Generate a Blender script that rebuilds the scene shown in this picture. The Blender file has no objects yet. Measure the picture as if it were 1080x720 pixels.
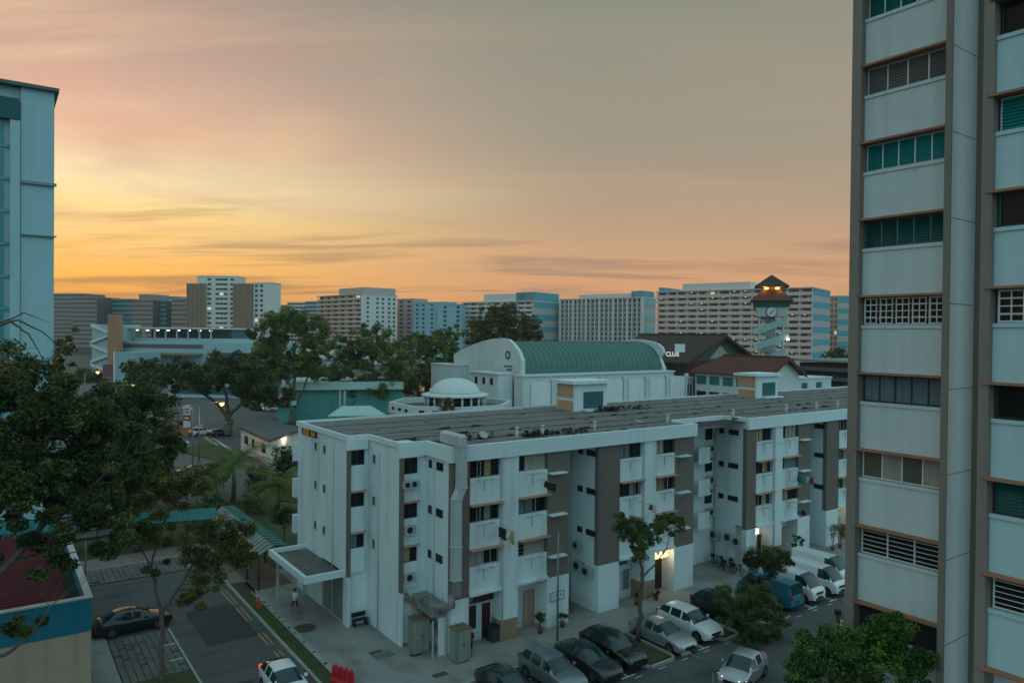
import bpy, bmesh, math, random
import numpy as np
from mathutils import Vector, Matrix, Euler

R = math.radians
sc = bpy.context.scene
COL = sc.collection

# ------------------------------------------------------------------ camera
FPX, EYE = 765.0, 19.7                      # focal length in pixels of a 1080 wide frame, eye height in metres
YAW, PITCH, ROLL = R(54.3), R(0.6), R(0.55)
FW0 = Vector((math.cos(YAW), math.sin(YAW), 0))
RT0 = Vector((math.sin(YAW), -math.cos(YAW), 0))
FW = FW0 * math.cos(PITCH) - Vector((0, 0, 1)) * math.sin(PITCH)
UP0 = RT0.cross(FW)
RT = RT0 * math.cos(ROLL) + UP0 * math.sin(ROLL)
UP = UP0 * math.cos(ROLL) - RT0 * math.sin(ROLL)
cam = bpy.data.cameras.new('camera')
cam.sensor_width = 36
cam.lens = 36 * FPX / 1080
cam.clip_start = 0.1
cam.clip_end = 9000
cam_ob = bpy.data.objects.new('camera', cam)
COL.objects.link(cam_ob)
cam_ob.matrix_world = Matrix(((RT.x, UP.x, -FW.x, 0), (RT.y, UP.y, -FW.y, 0), (RT.z, UP.z, -FW.z, EYE), (0, 0, 0, 1)))
sc.camera = cam_ob

# ------------------------------------------------------------------ sky and light
SUN_AZ = YAW + R(32)                        # the afterglow sits left of the view axis
SUN_DIR = Vector((math.cos(SUN_AZ), math.sin(SUN_AZ), 0))
world = bpy.data.worlds.new('World')
sc.world = world
world.use_nodes = True
wn, wl = world.node_tree.nodes, world.node_tree.links
wn.clear()
def wnode(t, **k):
    n = wn.new(t)
    for a, b in k.items(): setattr(n, a, b)
    return n
def wmath(op, a, b=None, clamp=False):
    n = wnode('ShaderNodeMath', operation=op, use_clamp=clamp)
    for i, x in enumerate((a, b)):
        if x is None: continue
        if isinstance(x, (int, float)): n.inputs[i].default_value = x
        else: wl.new(x, n.inputs[i])
    return n.outputs[0]
def wramp(fac, stops, interp='EASE'):
    n = wnode('ShaderNodeValToRGB')
    n.color_ramp.interpolation = interp
    e = n.color_ramp.elements
    while len(e) > 1: e.remove(e[-1])
    for i, (p, c) in enumerate(stops):
        s = e[0] if i == 0 else e.new(p)
        s.position = p
        s.color = (*c, 1) if len(c) == 3 else c
    wl.new(fac, n.inputs[0])
    return n.outputs[0]
def wmix(fac, a, b):
    n = wnode('ShaderNodeMix', data_type='RGBA')
    for s, x in ((n.inputs[0], fac), (n.inputs[6], a), (n.inputs[7], b)):
        if isinstance(x, (int, float)): s.default_value = x
        elif isinstance(x, tuple): s.default_value = (*x, 1)
        else: wl.new(x, s)
    return n.outputs[2]
def srgb(r, g, b):
    f = lambda c: (c / 255 / 12.92) if c <= 10 else ((c / 255 + 0.055) / 1.055) ** 2.4
    return (f(r), f(g), f(b))
tc = wnode('ShaderNodeTexCoord')
sep = wnode('ShaderNodeSeparateXYZ')
wl.new(tc.outputs['Generated'], sep.inputs[0])
dx, dy, dz = sep.outputs
elev = wmath('MULTIPLY', wmath('ARCSINE', dz), 2 / math.pi)       # 0 at the horizon, 1 overhead
hlen = wmath('MAXIMUM', wmath('SQRT', wmath('ADD', wmath('MULTIPLY', dx, dx), wmath('MULTIPLY', dy, dy))), 1e-4)
cosaz = wmath('DIVIDE', wmath('ADD', wmath('MULTIPLY', dx, SUN_DIR.x), wmath('MULTIPLY', dy, SUN_DIR.y)), hlen)
az = wmath('DIVIDE', wmath('ARCCOSINE', wmath('MINIMUM', wmath('MAXIMUM', cosaz, -1.0), 1.0)), math.pi)   # 0 towards the glow, 1 opposite
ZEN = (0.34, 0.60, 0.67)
# elevation stops are in units of 90 degrees
glow = wramp(elev, [(0.0, srgb(206, 130, 74)), (0.022, srgb(232, 158, 66)), (0.05, srgb(251, 188, 84)), (0.085, srgb(255, 216, 132)), (0.118, srgb(255, 236, 188)),
                    (0.15, srgb(238, 194, 160)), (0.205, srgb(198, 164, 148)), (0.27, srgb(154, 142, 132)), (0.36, srgb(134, 136, 124)), (0.7, ZEN)], 'LINEAR')
side = wramp(elev, [(0.0, srgb(190, 138, 106)), (0.03, srgb(216, 156, 110)), (0.065, srgb(206, 160, 122)), (0.11, srgb(174, 152, 128)),
                    (0.17, srgb(154, 146, 129)), (0.27, srgb(134, 138, 125)), (0.38, srgb(122, 134, 124)), (0.7, ZEN)], 'LINEAR')
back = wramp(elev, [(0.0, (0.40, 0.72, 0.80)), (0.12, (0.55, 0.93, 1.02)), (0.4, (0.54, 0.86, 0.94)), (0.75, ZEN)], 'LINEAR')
n1 = wnode('ShaderNodeMapRange', interpolation_type='SMOOTHSTEP')
wl.new(az, n1.inputs[0]); n1.inputs[1].default_value = -0.02; n1.inputs[2].default_value = 0.225
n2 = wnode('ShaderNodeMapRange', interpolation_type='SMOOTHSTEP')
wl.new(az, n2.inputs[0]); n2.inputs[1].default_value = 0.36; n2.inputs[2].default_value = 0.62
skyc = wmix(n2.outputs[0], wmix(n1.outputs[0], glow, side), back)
# clouds: streaks on a flat layer high above
lay = wmath('ADD', wmath('MAXIMUM', dz, 0.0), 0.07)
comb = wnode('ShaderNodeCombineXYZ')
rx = wmath('ADD', wmath('MULTIPLY', dx, RT0.x), wmath('MULTIPLY', dy, RT0.y))
ry = wmath('ADD', wmath('MULTIPLY', dx, FW0.x), wmath('MULTIPLY', dy, FW0.y))
u_, v_ = wmath('DIVIDE', rx, lay), wmath('DIVIDE', ry, lay)
wl.new(wmath('ADD', wmath('MULTIPLY', u_, 0.42), wmath('MULTIPLY', v_, 0.10)), comb.inputs[0]); wl.new(wmath('MULTIPLY', v_, 1.25), comb.inputs[1])
def cloud(scale, detail, dist, lo, hi, off):
    mp = wnode('ShaderNodeMapping'); mp.inputs[1].default_value = off
    wl.new(comb.outputs[0], mp.inputs[0])
    n = wnode('ShaderNodeTexNoise')
    n.inputs['Scale'].default_value = scale; n.inputs['Detail'].default_value = detail; n.inputs['Distortion'].default_value = dist; n.inputs['Roughness'].default_value = 0.58
    wl.new(mp.outputs[0], n.inputs['Vector'])
    m = wnode('ShaderNodeMapRange', interpolation_type='SMOOTHSTEP')
    wl.new(n.outputs[0], m.inputs[0]); m.inputs[1].default_value = lo; m.inputs[2].default_value = hi
    return m.outputs[0]
OFFS = [(8.3744, -8.7902, 4.2478), (-6.1558, 8.7541, -8.6961), (-4.0671, 5.5863, 3.4307), (1.8262, 1.0474, 2.9038)]
hi_band = wramp(elev, [(0.03, (0, 0, 0)), (0.09, (0.5, 0.5, 0.5)), (0.135, (1, 1, 1)), (0.18, (0.8, 0.8, 0.8)), (0.26, (0.3, 0.3, 0.3)), (0.4, (0, 0, 0))], 'LINEAR')
lo_band = wramp(elev, [(0.0, (0.95, 0.95, 0.95)), (0.04, (0.95, 0.95, 0.95)), (0.085, (0.6, 0.6, 0.6)), (0.13, (0.2, 0.2, 0.2)), (0.2, (0, 0, 0))], 'LINEAR')
pale = wmath('MULTIPLY', cloud(0.85, 8, 0.8, 0.44, 0.64, OFFS[2]), hi_band)
dark = wmath('MULTIPLY', wmath('MAXIMUM', cloud(0.62, 7, 0.35, 0.47, 0.62, OFFS[0]), cloud(1.05, 8, 0.5, 0.52, 0.66, OFFS[1])), lo_band)
mauve = wmath('MULTIPLY', cloud(0.45, 7, 1.2, 0.44, 0.66, OFFS[3]), hi_band)
palec = wmix(n1.outputs[0], srgb(255, 226, 168), srgb(206, 162, 124))
darkc = wmix(n1.outputs[0], srgb(150, 112, 78), srgb(152, 124, 108))
mauvec = wmix(n1.outputs[0], srgb(212, 156, 142), srgb(158, 142, 126))
calm = wmath('SUBTRACT', 1.0, wmath('MULTIPLY', n1.outputs[0], 0.65))
skyc = wmix(wmath('MULTIPLY', wmath('MULTIPLY', mauve, 0.7), calm), skyc, mauvec)
skyc = wmix(wmath('MULTIPLY', wmath('MULTIPLY', pale, 0.6), calm), skyc, palec)
skyc = wmix(wmath('MULTIPLY', dark, 0.72), skyc, darkc)
# below the horizon the world is plain dark ground
gr = wnode('ShaderNodeMapRange'); wl.new(dz, gr.inputs[0]); gr.inputs[1].default_value = -0.02; gr.inputs[2].default_value = 0.0
skyc = wmix(gr.outputs[0], (0.03, 0.045, 0.05), skyc)
nsky = wnode('ShaderNodeTexSky', sky_type='NISHITA')
nsky.sun_disc = False
nsky.sun_elevation = R(1.5)
nsky.sun_rotation = math.pi / 2 - SUN_AZ
nsky.dust_density = 2.0
bg1, bg2, add = wnode('ShaderNodeBackground'), wnode('ShaderNodeBackground'), wnode('ShaderNodeAddShader')
wl.new(nsky.outputs[0], bg1.inputs[0]); bg1.inputs[1].default_value = 0.006
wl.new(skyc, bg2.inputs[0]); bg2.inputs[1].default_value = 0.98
wl.new(bg1.outputs[0], add.inputs[0]); wl.new(bg2.outputs[0], add.inputs[1])
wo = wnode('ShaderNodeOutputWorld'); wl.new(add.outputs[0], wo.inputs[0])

sun = bpy.data.lights.new('sun', 'SUN')
sun.energy = 0.10                            # dusk: the sun is at the horizon behind cloud
sun.angle = R(12)
sun.color = (1.0, 0.66, 0.38)
sun_ob = bpy.data.objects.new('sun', sun)
COL.objects.link(sun_ob)
sd = Vector((SUN_DIR.x * math.cos(R(1.5)), SUN_DIR.y * math.cos(R(1.5)), math.sin(R(1.5))))
sun_ob.rotation_euler = sd.to_track_quat('Z', 'Y').to_euler()

vs = sc.view_settings
vs.view_transform = 'Standard'; vs.look = 'None'; vs.gamma = 1; vs.exposure = 0.12; vs.use_curve_mapping = False
sc.cycles.max_bounces = 5; sc.cycles.diffuse_bounces = 3; sc.cycles.glossy_bounces = 2; sc.cycles.transmission_bounces = 3
sc.cycles.use_denoising = True
sc.cycles.sample_clamp_indirect = 4

# ------------------------------------------------------------------ helpers
def ray(px, py):
    return FW + RT * ((px - 540) / FPX) + UP * ((360 - py) / FPX)
def gz(px, py, z=0.0):
    r = ray(px, py); t = (z - EYE) / r.z
    return Vector((0, 0, EYE)) + r * t
def gx(px, py, X):
    r = ray(px, py); return Vector((0, 0, EYE)) + r * (X / r.x)
def gy(px, py, Y):
    r = ray(px, py); return Vector((0, 0, EYE)) + r * (Y / r.y)
def gd(px, py, d):
    return Vector((0, 0, EYE)) + ray(px, py) * d

class MB:
    """collects polygons, then links them as ONE mesh object"""
    def __init__(self): self.v = []; self.f = []; self.m = []; self.s = []
    def poly(self, pts, mi=0, sm=False):
        b = len(self.v); self.v += [tuple(p) for p in pts]; self.f.append(tuple(range(b, b + len(pts)))); self.m.append(mi); self.s.append(sm)
    def mesh(self, vs, fs, mi=0, sm=False):
        b = len(self.v); self.v += [tuple(p) for p in vs]
        for f in fs: self.f.append(tuple(i + b for i in f)); self.m.append(mi); self.s.append(sm)
    def box(self, x0, x1, y0, y1, z0, z1, mi=0):
        vs = [(x, y, z) for z in (z0, z1) for y in (y0, y1) for x in (x0, x1)]
        self.mesh(vs, [(0, 2, 3, 1), (4, 5, 7, 6), (0, 1, 5, 4), (2, 6, 7, 3), (0, 4, 6, 2), (1, 3, 7, 5)], mi)
    def bbox(self, x0, x1, y0, y1, z0, z1, b=0.02, mi=0):
        """box with chamfered upright and top edges"""
        P = [(x0 + b, y0), (x1 - b, y0), (x1, y0 + b), (x1, y1 - b), (x1 - b, y1), (x0 + b, y1), (x0, y1 - b), (x0, y0 + b)]
        cx, cy = (x0 + x1) / 2, (y0 + y1) / 2
        Q = [(cx + (x - cx) * (1 - 2 * b / (x1 - x0)), cy + (y - cy) * (1 - 2 * b / (y1 - y0))) for x, y in P]
        vs = [(x, y, z0) for x, y in P] + [(x, y, z1 - b) for x, y in P] + [(x, y, z1) for x, y in Q]
        fs = [tuple(range(7, -1, -1)), tuple(range(16, 24))]
        for k in (0, 8):
            fs += [(k + i, k + (i + 1) % 8, k + 8 + (i + 1) % 8, k + 8 + i) for i in range(8)]
        self.mesh(vs, fs, mi)
    def prism(self, poly, z0, z1, mi=0, top=None):
        n = len(poly)
        a = sum(poly[i][0] * poly[(i + 1) % n][1] - poly[(i + 1) % n][0] * poly[i][1] for i in range(n))
        if a < 0: poly = poly[::-1]
        vs = [(x, y, z0) for x, y in poly] + [(x, y, z1) for x, y in poly]
        self.mesh(vs, [tuple(range(n - 1, -1, -1))] + [(i, (i + 1) % n, n + (i + 1) % n, n + i) for i in range(n)], mi)
        self.mesh(vs[n:], [tuple(range(n))], mi if top is None else top)
    def extrude(self, poly, vec, mi=0, sm=False):
        """closed 3D polygon pushed along vec"""
        n = len(poly); p = [Vector(q) for q in poly]; w = Vector(vec)
        vs = p + [q + w for q in p]
        self.mesh(vs, [tuple(range(n - 1, -1, -1)), tuple(range(n, 2 * n))], mi)
        self.mesh(vs, [(i, (i + 1) % n, n + (i + 1) % n, n + i) for i in range(n)], mi, sm)
    def tube(self, pts, rad, n=8, mi=0, sm=True, cap=True):
        pts = [Vector(p) for p in pts]
        if not hasattr(rad, '__len__'): rad = [rad] * len(pts)
        rings = []; b = len(self.v)
        prev = None
        for i, p in enumerate(pts):
            d = (pts[min(i + 1, len(pts) - 1)] - pts[max(i - 1, 0)]).normalized()
            if prev is None:
                a = d.cross(Vector((0, 0, 1)) if abs(d.z) < 0.9 else Vector((1, 0, 0))).normalized()
            else:
                a = (prev - d * prev.dot(d)).normalized()
            prev = a; c = d.cross(a)
            for k in range(n):
                t = 2 * math.pi * k / n
                self.v.append(tuple(p + (a * math.cos(t) + c * math.sin(t)) * rad[i]))
        for i in range(len(pts) - 1):
            for k in range(n):
                self.f.append((b + i * n + k, b + i * n + (k + 1) % n, b + (i + 1) * n + (k + 1) % n, b + (i + 1) * n + k)); self.m.append(mi); self.s.append(sm)
        if cap:
            self.f.append(tuple(b + k for k in range(n - 1, -1, -1))); self.m.append(mi); self.s.append(False)
            e = b + (len(pts) - 1) * n
            self.f.append(tuple(e + k for k in range(n))); self.m.append(mi); self.s.append(False)
    def lathe(self, prof, c=(0, 0, 0), n=24, mi=0, sm=True):
        b = len(self.v)
        for r, z in prof:
            for k in range(n):
                t = 2 * math.pi * k / n
                self.v.append((c[0] + r * math.cos(t), c[1] + r * math.sin(t), c[2] + z))
        for i in range(len(prof) - 1):
            for k in range(n):
                self.f.append((b + i * n + k, b + i * n + (k + 1) % n, b + (i + 1) * n + (k + 1) % n, b + (i + 1) * n + k)); self.m.append(mi); self.s.append(sm)
        self.f.append(tuple(b + k for k in range(n - 1, -1, -1))); self.m.append(mi); self.s.append(False)
        e = b + (len(prof) - 1) * n
        self.f.append(tuple(e + k for k in range(n))); self.m.append(mi); self.s.append(False)
    def build(self, name, mats, parent=None, world=True, loc=None):
        me = bpy.data.meshes.new(name)
        vs = self.v
        off = Vector(loc) if loc is not None else None
        if off is None and world and parent is not None:
            off = parent.location.copy()
            if parent.parent is not None: off += parent.parent.location
        if off is not None and off.length > 0: vs = [(x - off.x, y - off.y, z - off.z) for x, y, z in vs]
        me.from_pydata(vs, [], self.f)
        for m in (mats if isinstance(mats, (list, tuple)) else [mats]): me.materials.append(m)
        me.polygons.foreach_set('material_index', self.m)
        me.polygons.foreach_set('use_smooth', self.s)
        me.update()
        o = bpy.data.objects.new(name, me)
        COL.objects.link(o)
        if parent is not None: o.parent = parent
        elif loc is not None: o.location = loc
        return o

def tag(o, label=None, cat=None, group=None, kind=None):
    if label: o['label'] = label
    if cat: o['category'] = cat
    if group: o['group'] = group
    if kind: o['kind'] = kind
    return o
def thing(name, label, cat, loc=(0, 0, 0), rz=0.0, group=None):
    o = bpy.data.objects.new(name, None)
    o.empty_display_size = 0.3
    COL.objects.link(o)
    o.location = loc; o.rotation_euler = (0, 0, rz)
    return tag(o, label, cat, group)
def struct(name, mb, m): return tag(mb.build(name, m), kind='structure')
def copy_tree(o, parent=None):
    c = o.copy(); COL.objects.link(c)
    if parent is not None: c.parent = parent
    for ch in list(o.children): copy_tree(ch, c)
    return c
def dup(o, loc, rz, label, group=None, scale=None):
    c = copy_tree(o)
    c.location = loc; c.rotation_euler = (0, 0, rz); c['label'] = label
    if group: c['group'] = group
    if scale: c.scale = scale
    return c

# ------------------------------------------------------------------ materials
MATS = {}
def mat(name, col, rough=0.75, var=0.12, scale=1.2, streak=0.0, fine=0.06, metal=0.0, spec=0.35, bump=0.0, bscale=30, coat=0.0, dirt=None, stretch=(2.2, 2.2, 0.12)):
    """base colour broken up by soft blotches, fine grain and (optionally) rain streaks of their own shape"""
    if name in MATS: return MATS[name]
    m = bpy.data.materials.new(name); m.use_nodes = True
    nt = m.node_tree; n, l = nt.nodes, nt.links
    bs = n['Principled BSDF']
    bs.inputs['Roughness'].default_value = rough; bs.inputs['Metallic'].default_value = metal
    bs.inputs['Specular IOR Level'].default_value = spec; bs.inputs['Coat Weight'].default_value = coat; bs.inputs['Coat Roughness'].default_value = 0.06
    geo = n.new('ShaderNodeNewGeometry')
    tcn = n.new('ShaderNodeTexCoord')
    def noise(sc_, det, src):
        t = n.new('ShaderNodeTexNoise'); t.inputs['Scale'].default_value = sc_; t.inputs['Detail'].default_value = det
        l.new(src, t.inputs['Vector']); return t.outputs[0]
    def mul(a, k, c):   # 1 + (a-0.5)*k
        q = n.new('ShaderNodeMath'); q.operation = 'MULTIPLY_ADD'; l.new(a, q.inputs[0]); q.inputs[1].default_value = k; q.inputs[2].default_value = c; return q.outputs[0]
    src = geo.outputs['Position']
    f = mul(noise(scale, 4, src), var * 2, 1 - var)
    g = mul(noise(scale * 22, 2, src), fine * 2, 1 - fine)
    q = n.new('ShaderNodeMath'); q.operation = 'MULTIPLY'; l.new(f, q.inputs[0]); l.new(g, q.inputs[1]); fac = q.outputs[0]
    vm = n.new('ShaderNodeVectorMath'); vm.operation = 'SCALE'; vm.inputs[0].default_value = col; l.new(fac, vm.inputs['Scale'])
    out = vm.outputs[0]
    if streak > 0:
        mp = n.new('ShaderNodeMapping'); mp.inputs[3].default_value = stretch; l.new(src, mp.inputs[0])
        s = noise(1.0, 5, mp.outputs[0])
        mr = n.new('ShaderNodeMapRange'); l.new(s, mr.inputs[0]); mr.inputs[1].default_value = 0.5; mr.inputs[2].default_value = 0.78; mr.inputs[4].default_value = streak
        mx = n.new('ShaderNodeMix'); mx.data_type = 'RGBA'; l.new(mr.outputs[0], mx.inputs[0]); l.new(out, mx.inputs[6])
        d = dirt or (col[0] * 0.45, col[1] * 0.45, col[2] * 0.42); mx.inputs[7].default_value = (*d, 1); out = mx.outputs[2]
    l.new(out, bs.inputs['Base Color'])
    if bump > 0:
        b = n.new('ShaderNodeBump'); b.inputs['Strength'].default_value = bump; b.inputs['Distance'].default_value = 0.02
        l.new(noise(bscale, 3, src), b.inputs['Height']); l.new(b.outputs[0], bs.inputs['Normal'])
    MATS[name] = m
    return m
def emat(name, col, strength):
    if name in MATS: return MATS[name]
    m = bpy.data.materials.new(name); m.use_nodes = True
    bs = m.node_tree.nodes['Principled BSDF']
    bs.inputs['Base Color'].default_value = (*col, 1)
    bs.inputs['Emission Color'].default_value = (*col, 1); bs.inputs['Emission Strength'].default_value = strength
    MATS[name] = m
    return m
def glass(name, col, rough=0.08, spec=0.28, var=0.5, scale=0.35):
    """window pane seen from outside: a dark room behind reflecting glass"""
    return mat(name, col, rough, var, scale, fine=0.1, spec=spec)
def leafmat(name, a, b, c):
    if name in MATS: return MATS[name]
    m = bpy.data.materials.new(name); m.use_nodes = True
    n, l = m.node_tree.nodes, m.node_tree.links
    bs = n['Principled BSDF']; bs.inputs['Roughness'].default_value = 0.55; bs.inputs['Specular IOR Level'].default_value = 0.25
    at = n.new('ShaderNodeAttribute'); at.attribute_name = 'tint'
    r = n.new('ShaderNodeValToRGB'); e = r.color_ramp.elements
    e[0].position = 0.1; e[0].color = (*a, 1); e[1].position = 0.9; e[1].color = (*c, 1)
    k = e.new(0.55); k.color = (*b, 1)
    l.new(at.outputs['Fac'], r.inputs[0]); l.new(r.outputs[0], bs.inputs['Base Color'])
    tr = n.new('ShaderNodeBsdfTranslucent'); l.new(r.outputs[0], tr.inputs[0])
    mx = n.new('ShaderNodeMixShader'); mx.inputs[0].default_value = 0.25
    l.new(bs.outputs[0], mx.inputs[1]); l.new(tr.outputs[0], mx.inputs[2])
    l.new(mx.outputs[0], n['Material Output'].inputs[0])
    MATS[name] = m
    return m

WHITE = mat('white_paint', (0.57, 0.66, 0.68), 0.8, 0.10, 0.30, streak=0.5, stretch=(0.9, 0.9, 0.10), dirt=(0.20, 0.24, 0.245), spec=0.2, bump=0.05)
WHITE2 = mat('white_paint_clean', (0.58, 0.67, 0.695), 0.8, 0.05, 0.4, streak=0.15, spec=0.2, bump=0.04)
TAUPE = mat('taupe_paint', (0.155, 0.128, 0.115), 0.85, 0.10, 0.5, streak=0.25, spec=0.2, bump=0.05)
TAN = mat('tan_ledge_paint', (0.40, 0.24, 0.17), 0.8, 0.12, 2, streak=0.2, spec=0.2)
ORANGE_LEDGE = mat('terracotta_ledge_paint', (0.34, 0.155, 0.095), 0.75, 0.12, 2, streak=0.2, spec=0.25)
GLASS = glass('dark_window_glass', (0.010, 0.012, 0.013), spec=0.18)
TEALGLASS = glass('teal_window_glass', (0.015, 0.14, 0.15), 0.2, 0.5, 0.3)
FRAME = mat('grey_window_frame', (0.30, 0.32, 0.32), 0.5, 0.05, 2)
FRAMED = mat('dark_window_frame', (0.03, 0.035, 0.035), 0.5, 0.05, 2)
FRAMEW = mat('white_window_frame', (0.62, 0.66, 0.66), 0.5, 0.05, 2)
METAL = mat('galvanised_metal', (0.44, 0.47, 0.48), 0.45, 0.16, 1.5, streak=0.3, metal=0.2, spec=0.5)
RUST = mat('rusty_metal', (0.17, 0.10, 0.06), 0.8, 0.3, 3, streak=0.5)
CABINET = mat('grey_green_cabinet_paint', (0.20, 0.235, 0.20), 0.6, 0.25, 1.5, streak=0.85, dirt=(0.055, 0.042, 0.03))
DIRTYM = mat('greasy_metal', (0.22, 0.22, 0.21), 0.5, 0.3, 2.0, streak=0.8, dirt=(0.06, 0.045, 0.035), metal=0.2)
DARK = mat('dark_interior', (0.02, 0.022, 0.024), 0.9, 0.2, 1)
BLACK = mat('black_plastic', (0.015, 0.015, 0.017), 0.5, 0.1, 2)
CONC = mat('pavement_concrete', (0.245, 0.24, 0.225), 0.9, 0.30, 0.40, streak=0.75, fine=0.2, bump=0.15, dirt=(0.095, 0.085, 0.075), stretch=(0.55, 0.3, 0.5))
ASPHALT = mat('asphalt', (0.082, 0.085, 0.086), 0.85, 0.28, 0.35, streak=0.75, fine=0.25, bump=0.25, bscale=60, stretch=(0.3, 0.7, 0.3))
ASPHALT2 = mat('dark_asphalt', (0.038, 0.040, 0.042), 0.85, 0.18, 0.6, fine=0.2, bump=0.25, bscale=60)
KERB = mat('kerb_concrete', (0.30, 0.30, 0.28), 0.9, 0.16, 1.5, streak=0.3, fine=0.12)
LINEW = mat('white_road_paint', (0.55, 0.55, 0.53), 0.8, 0.22, 4, fine=0.2)
LINEY = mat('yellow_road_paint', (0.36, 0.20, 0.09), 0.8, 0.22, 4, fine=0.2)
GRASS = mat('grass_turf', (0.046, 0.060, 0.022), 0.95, 0.45, 0.9, fine=0.4, streak=0.6, dirt=(0.075, 0.060, 0.030), stretch=(0.8, 0.5, 1), bump=0.6, bscale=40)
BARK = mat('grey_brown_bark', (0.11, 0.085, 0.065), 0.9, 0.3, 4, fine=0.2, bump=0.5)
PAVER = None
SLABS = mat('roof_slab_concrete', (0.155, 0.152, 0.148), 0.92, 0.34, 0.8, streak=0.75, fine=0.2, dirt=(0.075, 0.072, 0.068), stretch=(0.5, 2.2, 1), bump=0.15)
ROOFDARK = mat('roof_joint_dark', (0.035, 0.034, 0.033), 0.95, 0.2, 2)
# ------------------------------------------------------------------ ground, road, pavements
def sheet(mb, x0, x1, y0, y1, z, mi=0): mb.poly([(x0, y0, z), (x1, y0, z), (x1, y1, z), (x0, y1, z)], mi)
FARG = mat('far_ground', (0.075, 0.080, 0.070), 0.95, 0.3, 0.05, fine=0.2)
b = MB(); b.poly([(-3500, -3500, -0.22), (3500, -3500, -0.22), (3500, 3500, -0.22), (-3500, 3500, -0.22)]); struct('ground', b, FARG)
b = MB(); sheet(b, 9.6, 15.0, 8, 52.2, -0.12); sheet(b, 5.2, 15.0, 52.2, 64.3, -0.12); sheet(b, 15.0, 120, 5, 29.9, -0.12)
sheet(b, 15.0, 16.2, 29.9, 34.4, -0.12); sheet(b, 15.0, 120, 5 - 25, 5, -0.12); sheet(b, -30, 9.6, 8, 38, -0.12)
struct('road', b, ASPHALT)
LOTA = mat('lot_asphalt', (0.056, 0.058, 0.060), 0.85, 0.25, 0.5, streak=0.9, fine=0.25, stretch=(0.9, 0.5, 1), bump=0.2)
b = MB(); sheet(b, 16.2, 120, 29.9, 34.4, -0.12); struct('parking_lot', b, LOTA)
b = MB(); sheet(b, 11.1, 14.25, 47.9, 54.7, -0.116); sheet(b, 10.0, 12.1, 40.2, 42.0, -0.116); struct('road_patch', b, ASPHALT2)
# front pavement in slabs
b = MB(); b.box(16.4, 104, 34.55, 39.0, -0.3, 0.0); b.box(16.4, 104, 39.0, 60, -0.3, -0.002); struct('pavement', b, CONC)
b = MB(); b.box(16.4, 104, 34.4, 34.55, -0.3, 0.03); b.box(14.97, 15.15, 33.0, 66.0, -0.3, 0.03); b.box(9.55, 9.7, 42, 52.2, -0.3, -0.06)
b.box(5.2, 13.4, 68.25, 68.4, -0.3, 0.02); b.box(15.15, 16.4, 36.2, 36.35, -0.3, 0.02)
struct('kerb', b, KERB)
b = MB(); b.box(15.15, 16.4, 34.4, 36.2, -0.3, -0.002); struct('pavement_corner', b, CONC)
b = MB(); b.box(15.15, 16.02, 36.35, 58.5, -0.3, 0.02); b.box(6.0, 9.55, 43.0, 45.15, -0.3, -0.05); b.box(5.2, 8.2, 53.9, 56.2, -0.3, -0.05)
b.box(-30, 20, 71.4, 79.5, -0.3, 0.0); b.box(19.4, 26, 58, 79.5, -0.3, -0.01)
b.box(31.9, 34.0, 30.3, 34.38, -0.3, 0.0); b.box(38.75, 40.25, 30.3, 34.38, -0.3, 0.0); b.box(43.3, 45.0, 30.3, 34.38, -0.3, 0.0)
tag(b.build('grass', GRASS), kind='stuff')
def lot_kerb(x0, x1):
    q = MB(); r = 0.16
    pts = [(x0, 34.38), (x0, 30.5), (x0 + 0.25, 30.05), (x1 - 0.25, 30.05), (x1, 30.5), (x1, 34.38)]
    for p, s in zip(pts, pts[1:]):
        d = (Vector(s) - Vector(p)).normalized(); nn = Vector((-d.y, d.x)) * r
        q.prism([p, s, (s[0] - nn.x, s[1] - nn.y), (p[0] - nn.x, p[1] - nn.y)], -0.3, 0.045)
    return q
for x0, x1 in ((31.75, 34.15), (38.6, 40.4), (43.15, 45.15)): struct('island_kerb', lot_kerb(x0, x1), KERB)
# open drain beside the grass: a concrete channel with cover slabs missing here and there
b = MB(); b.box(16.02, 16.10, 36.35, 56, -0.4, 0.015); b.box(16.32, 16.40, 36.35, 56, -0.4, 0.015)
rnd = random.Random(4)
y = 36.4
while y < 55.5:
    w = rnd.uniform(0.5, 0.95)
    b.box(16.105, 16.315, y, y + w, -0.06, 0.012); y += w + rnd.choice((0.03, 0.25, 0.35))
struct('drain_channel', b, KERB)
b = MB(); b.box(16.10, 16.32, 36.35, 56, -0.45, -0.40); struct('drain_bed', b, ROOFDARK)
# brick pavement near the walkway, tiled footpath beyond
BRICK = mat('brown_paving', (0.115, 0.082, 0.062), 0.9, 0.25, 1.2, streak=0.3, fine=0.2, stretch=(0.6, 0.6, 1))
b = MB(); b.box(16.4, 19.3, 56, 68.5, -0.3, 0.003); struct('brick_path', b, BRICK)
b = MB(); b.box(-30, 16.4, 68.4, 71.4, -0.3, 0.0); b.box(15.15, 16.4, 58.5, 68.4, -0.3, 0.0); struct('footpath', b, mat('footpath', (0.20, 0.165, 0.14), 0.9, 0.25, 0.7, streak=0.4, fine=0.15, stretch=(0.4, 1.2, 1)))
b = MB(); b.box(4.3, 6.0, 40, 53.0, -0.3, -0.03); b.box(13.4, 15.0, 64.3, 68.4, -0.3, -0.02); struct('concrete_apron', b, CONC)
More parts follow.
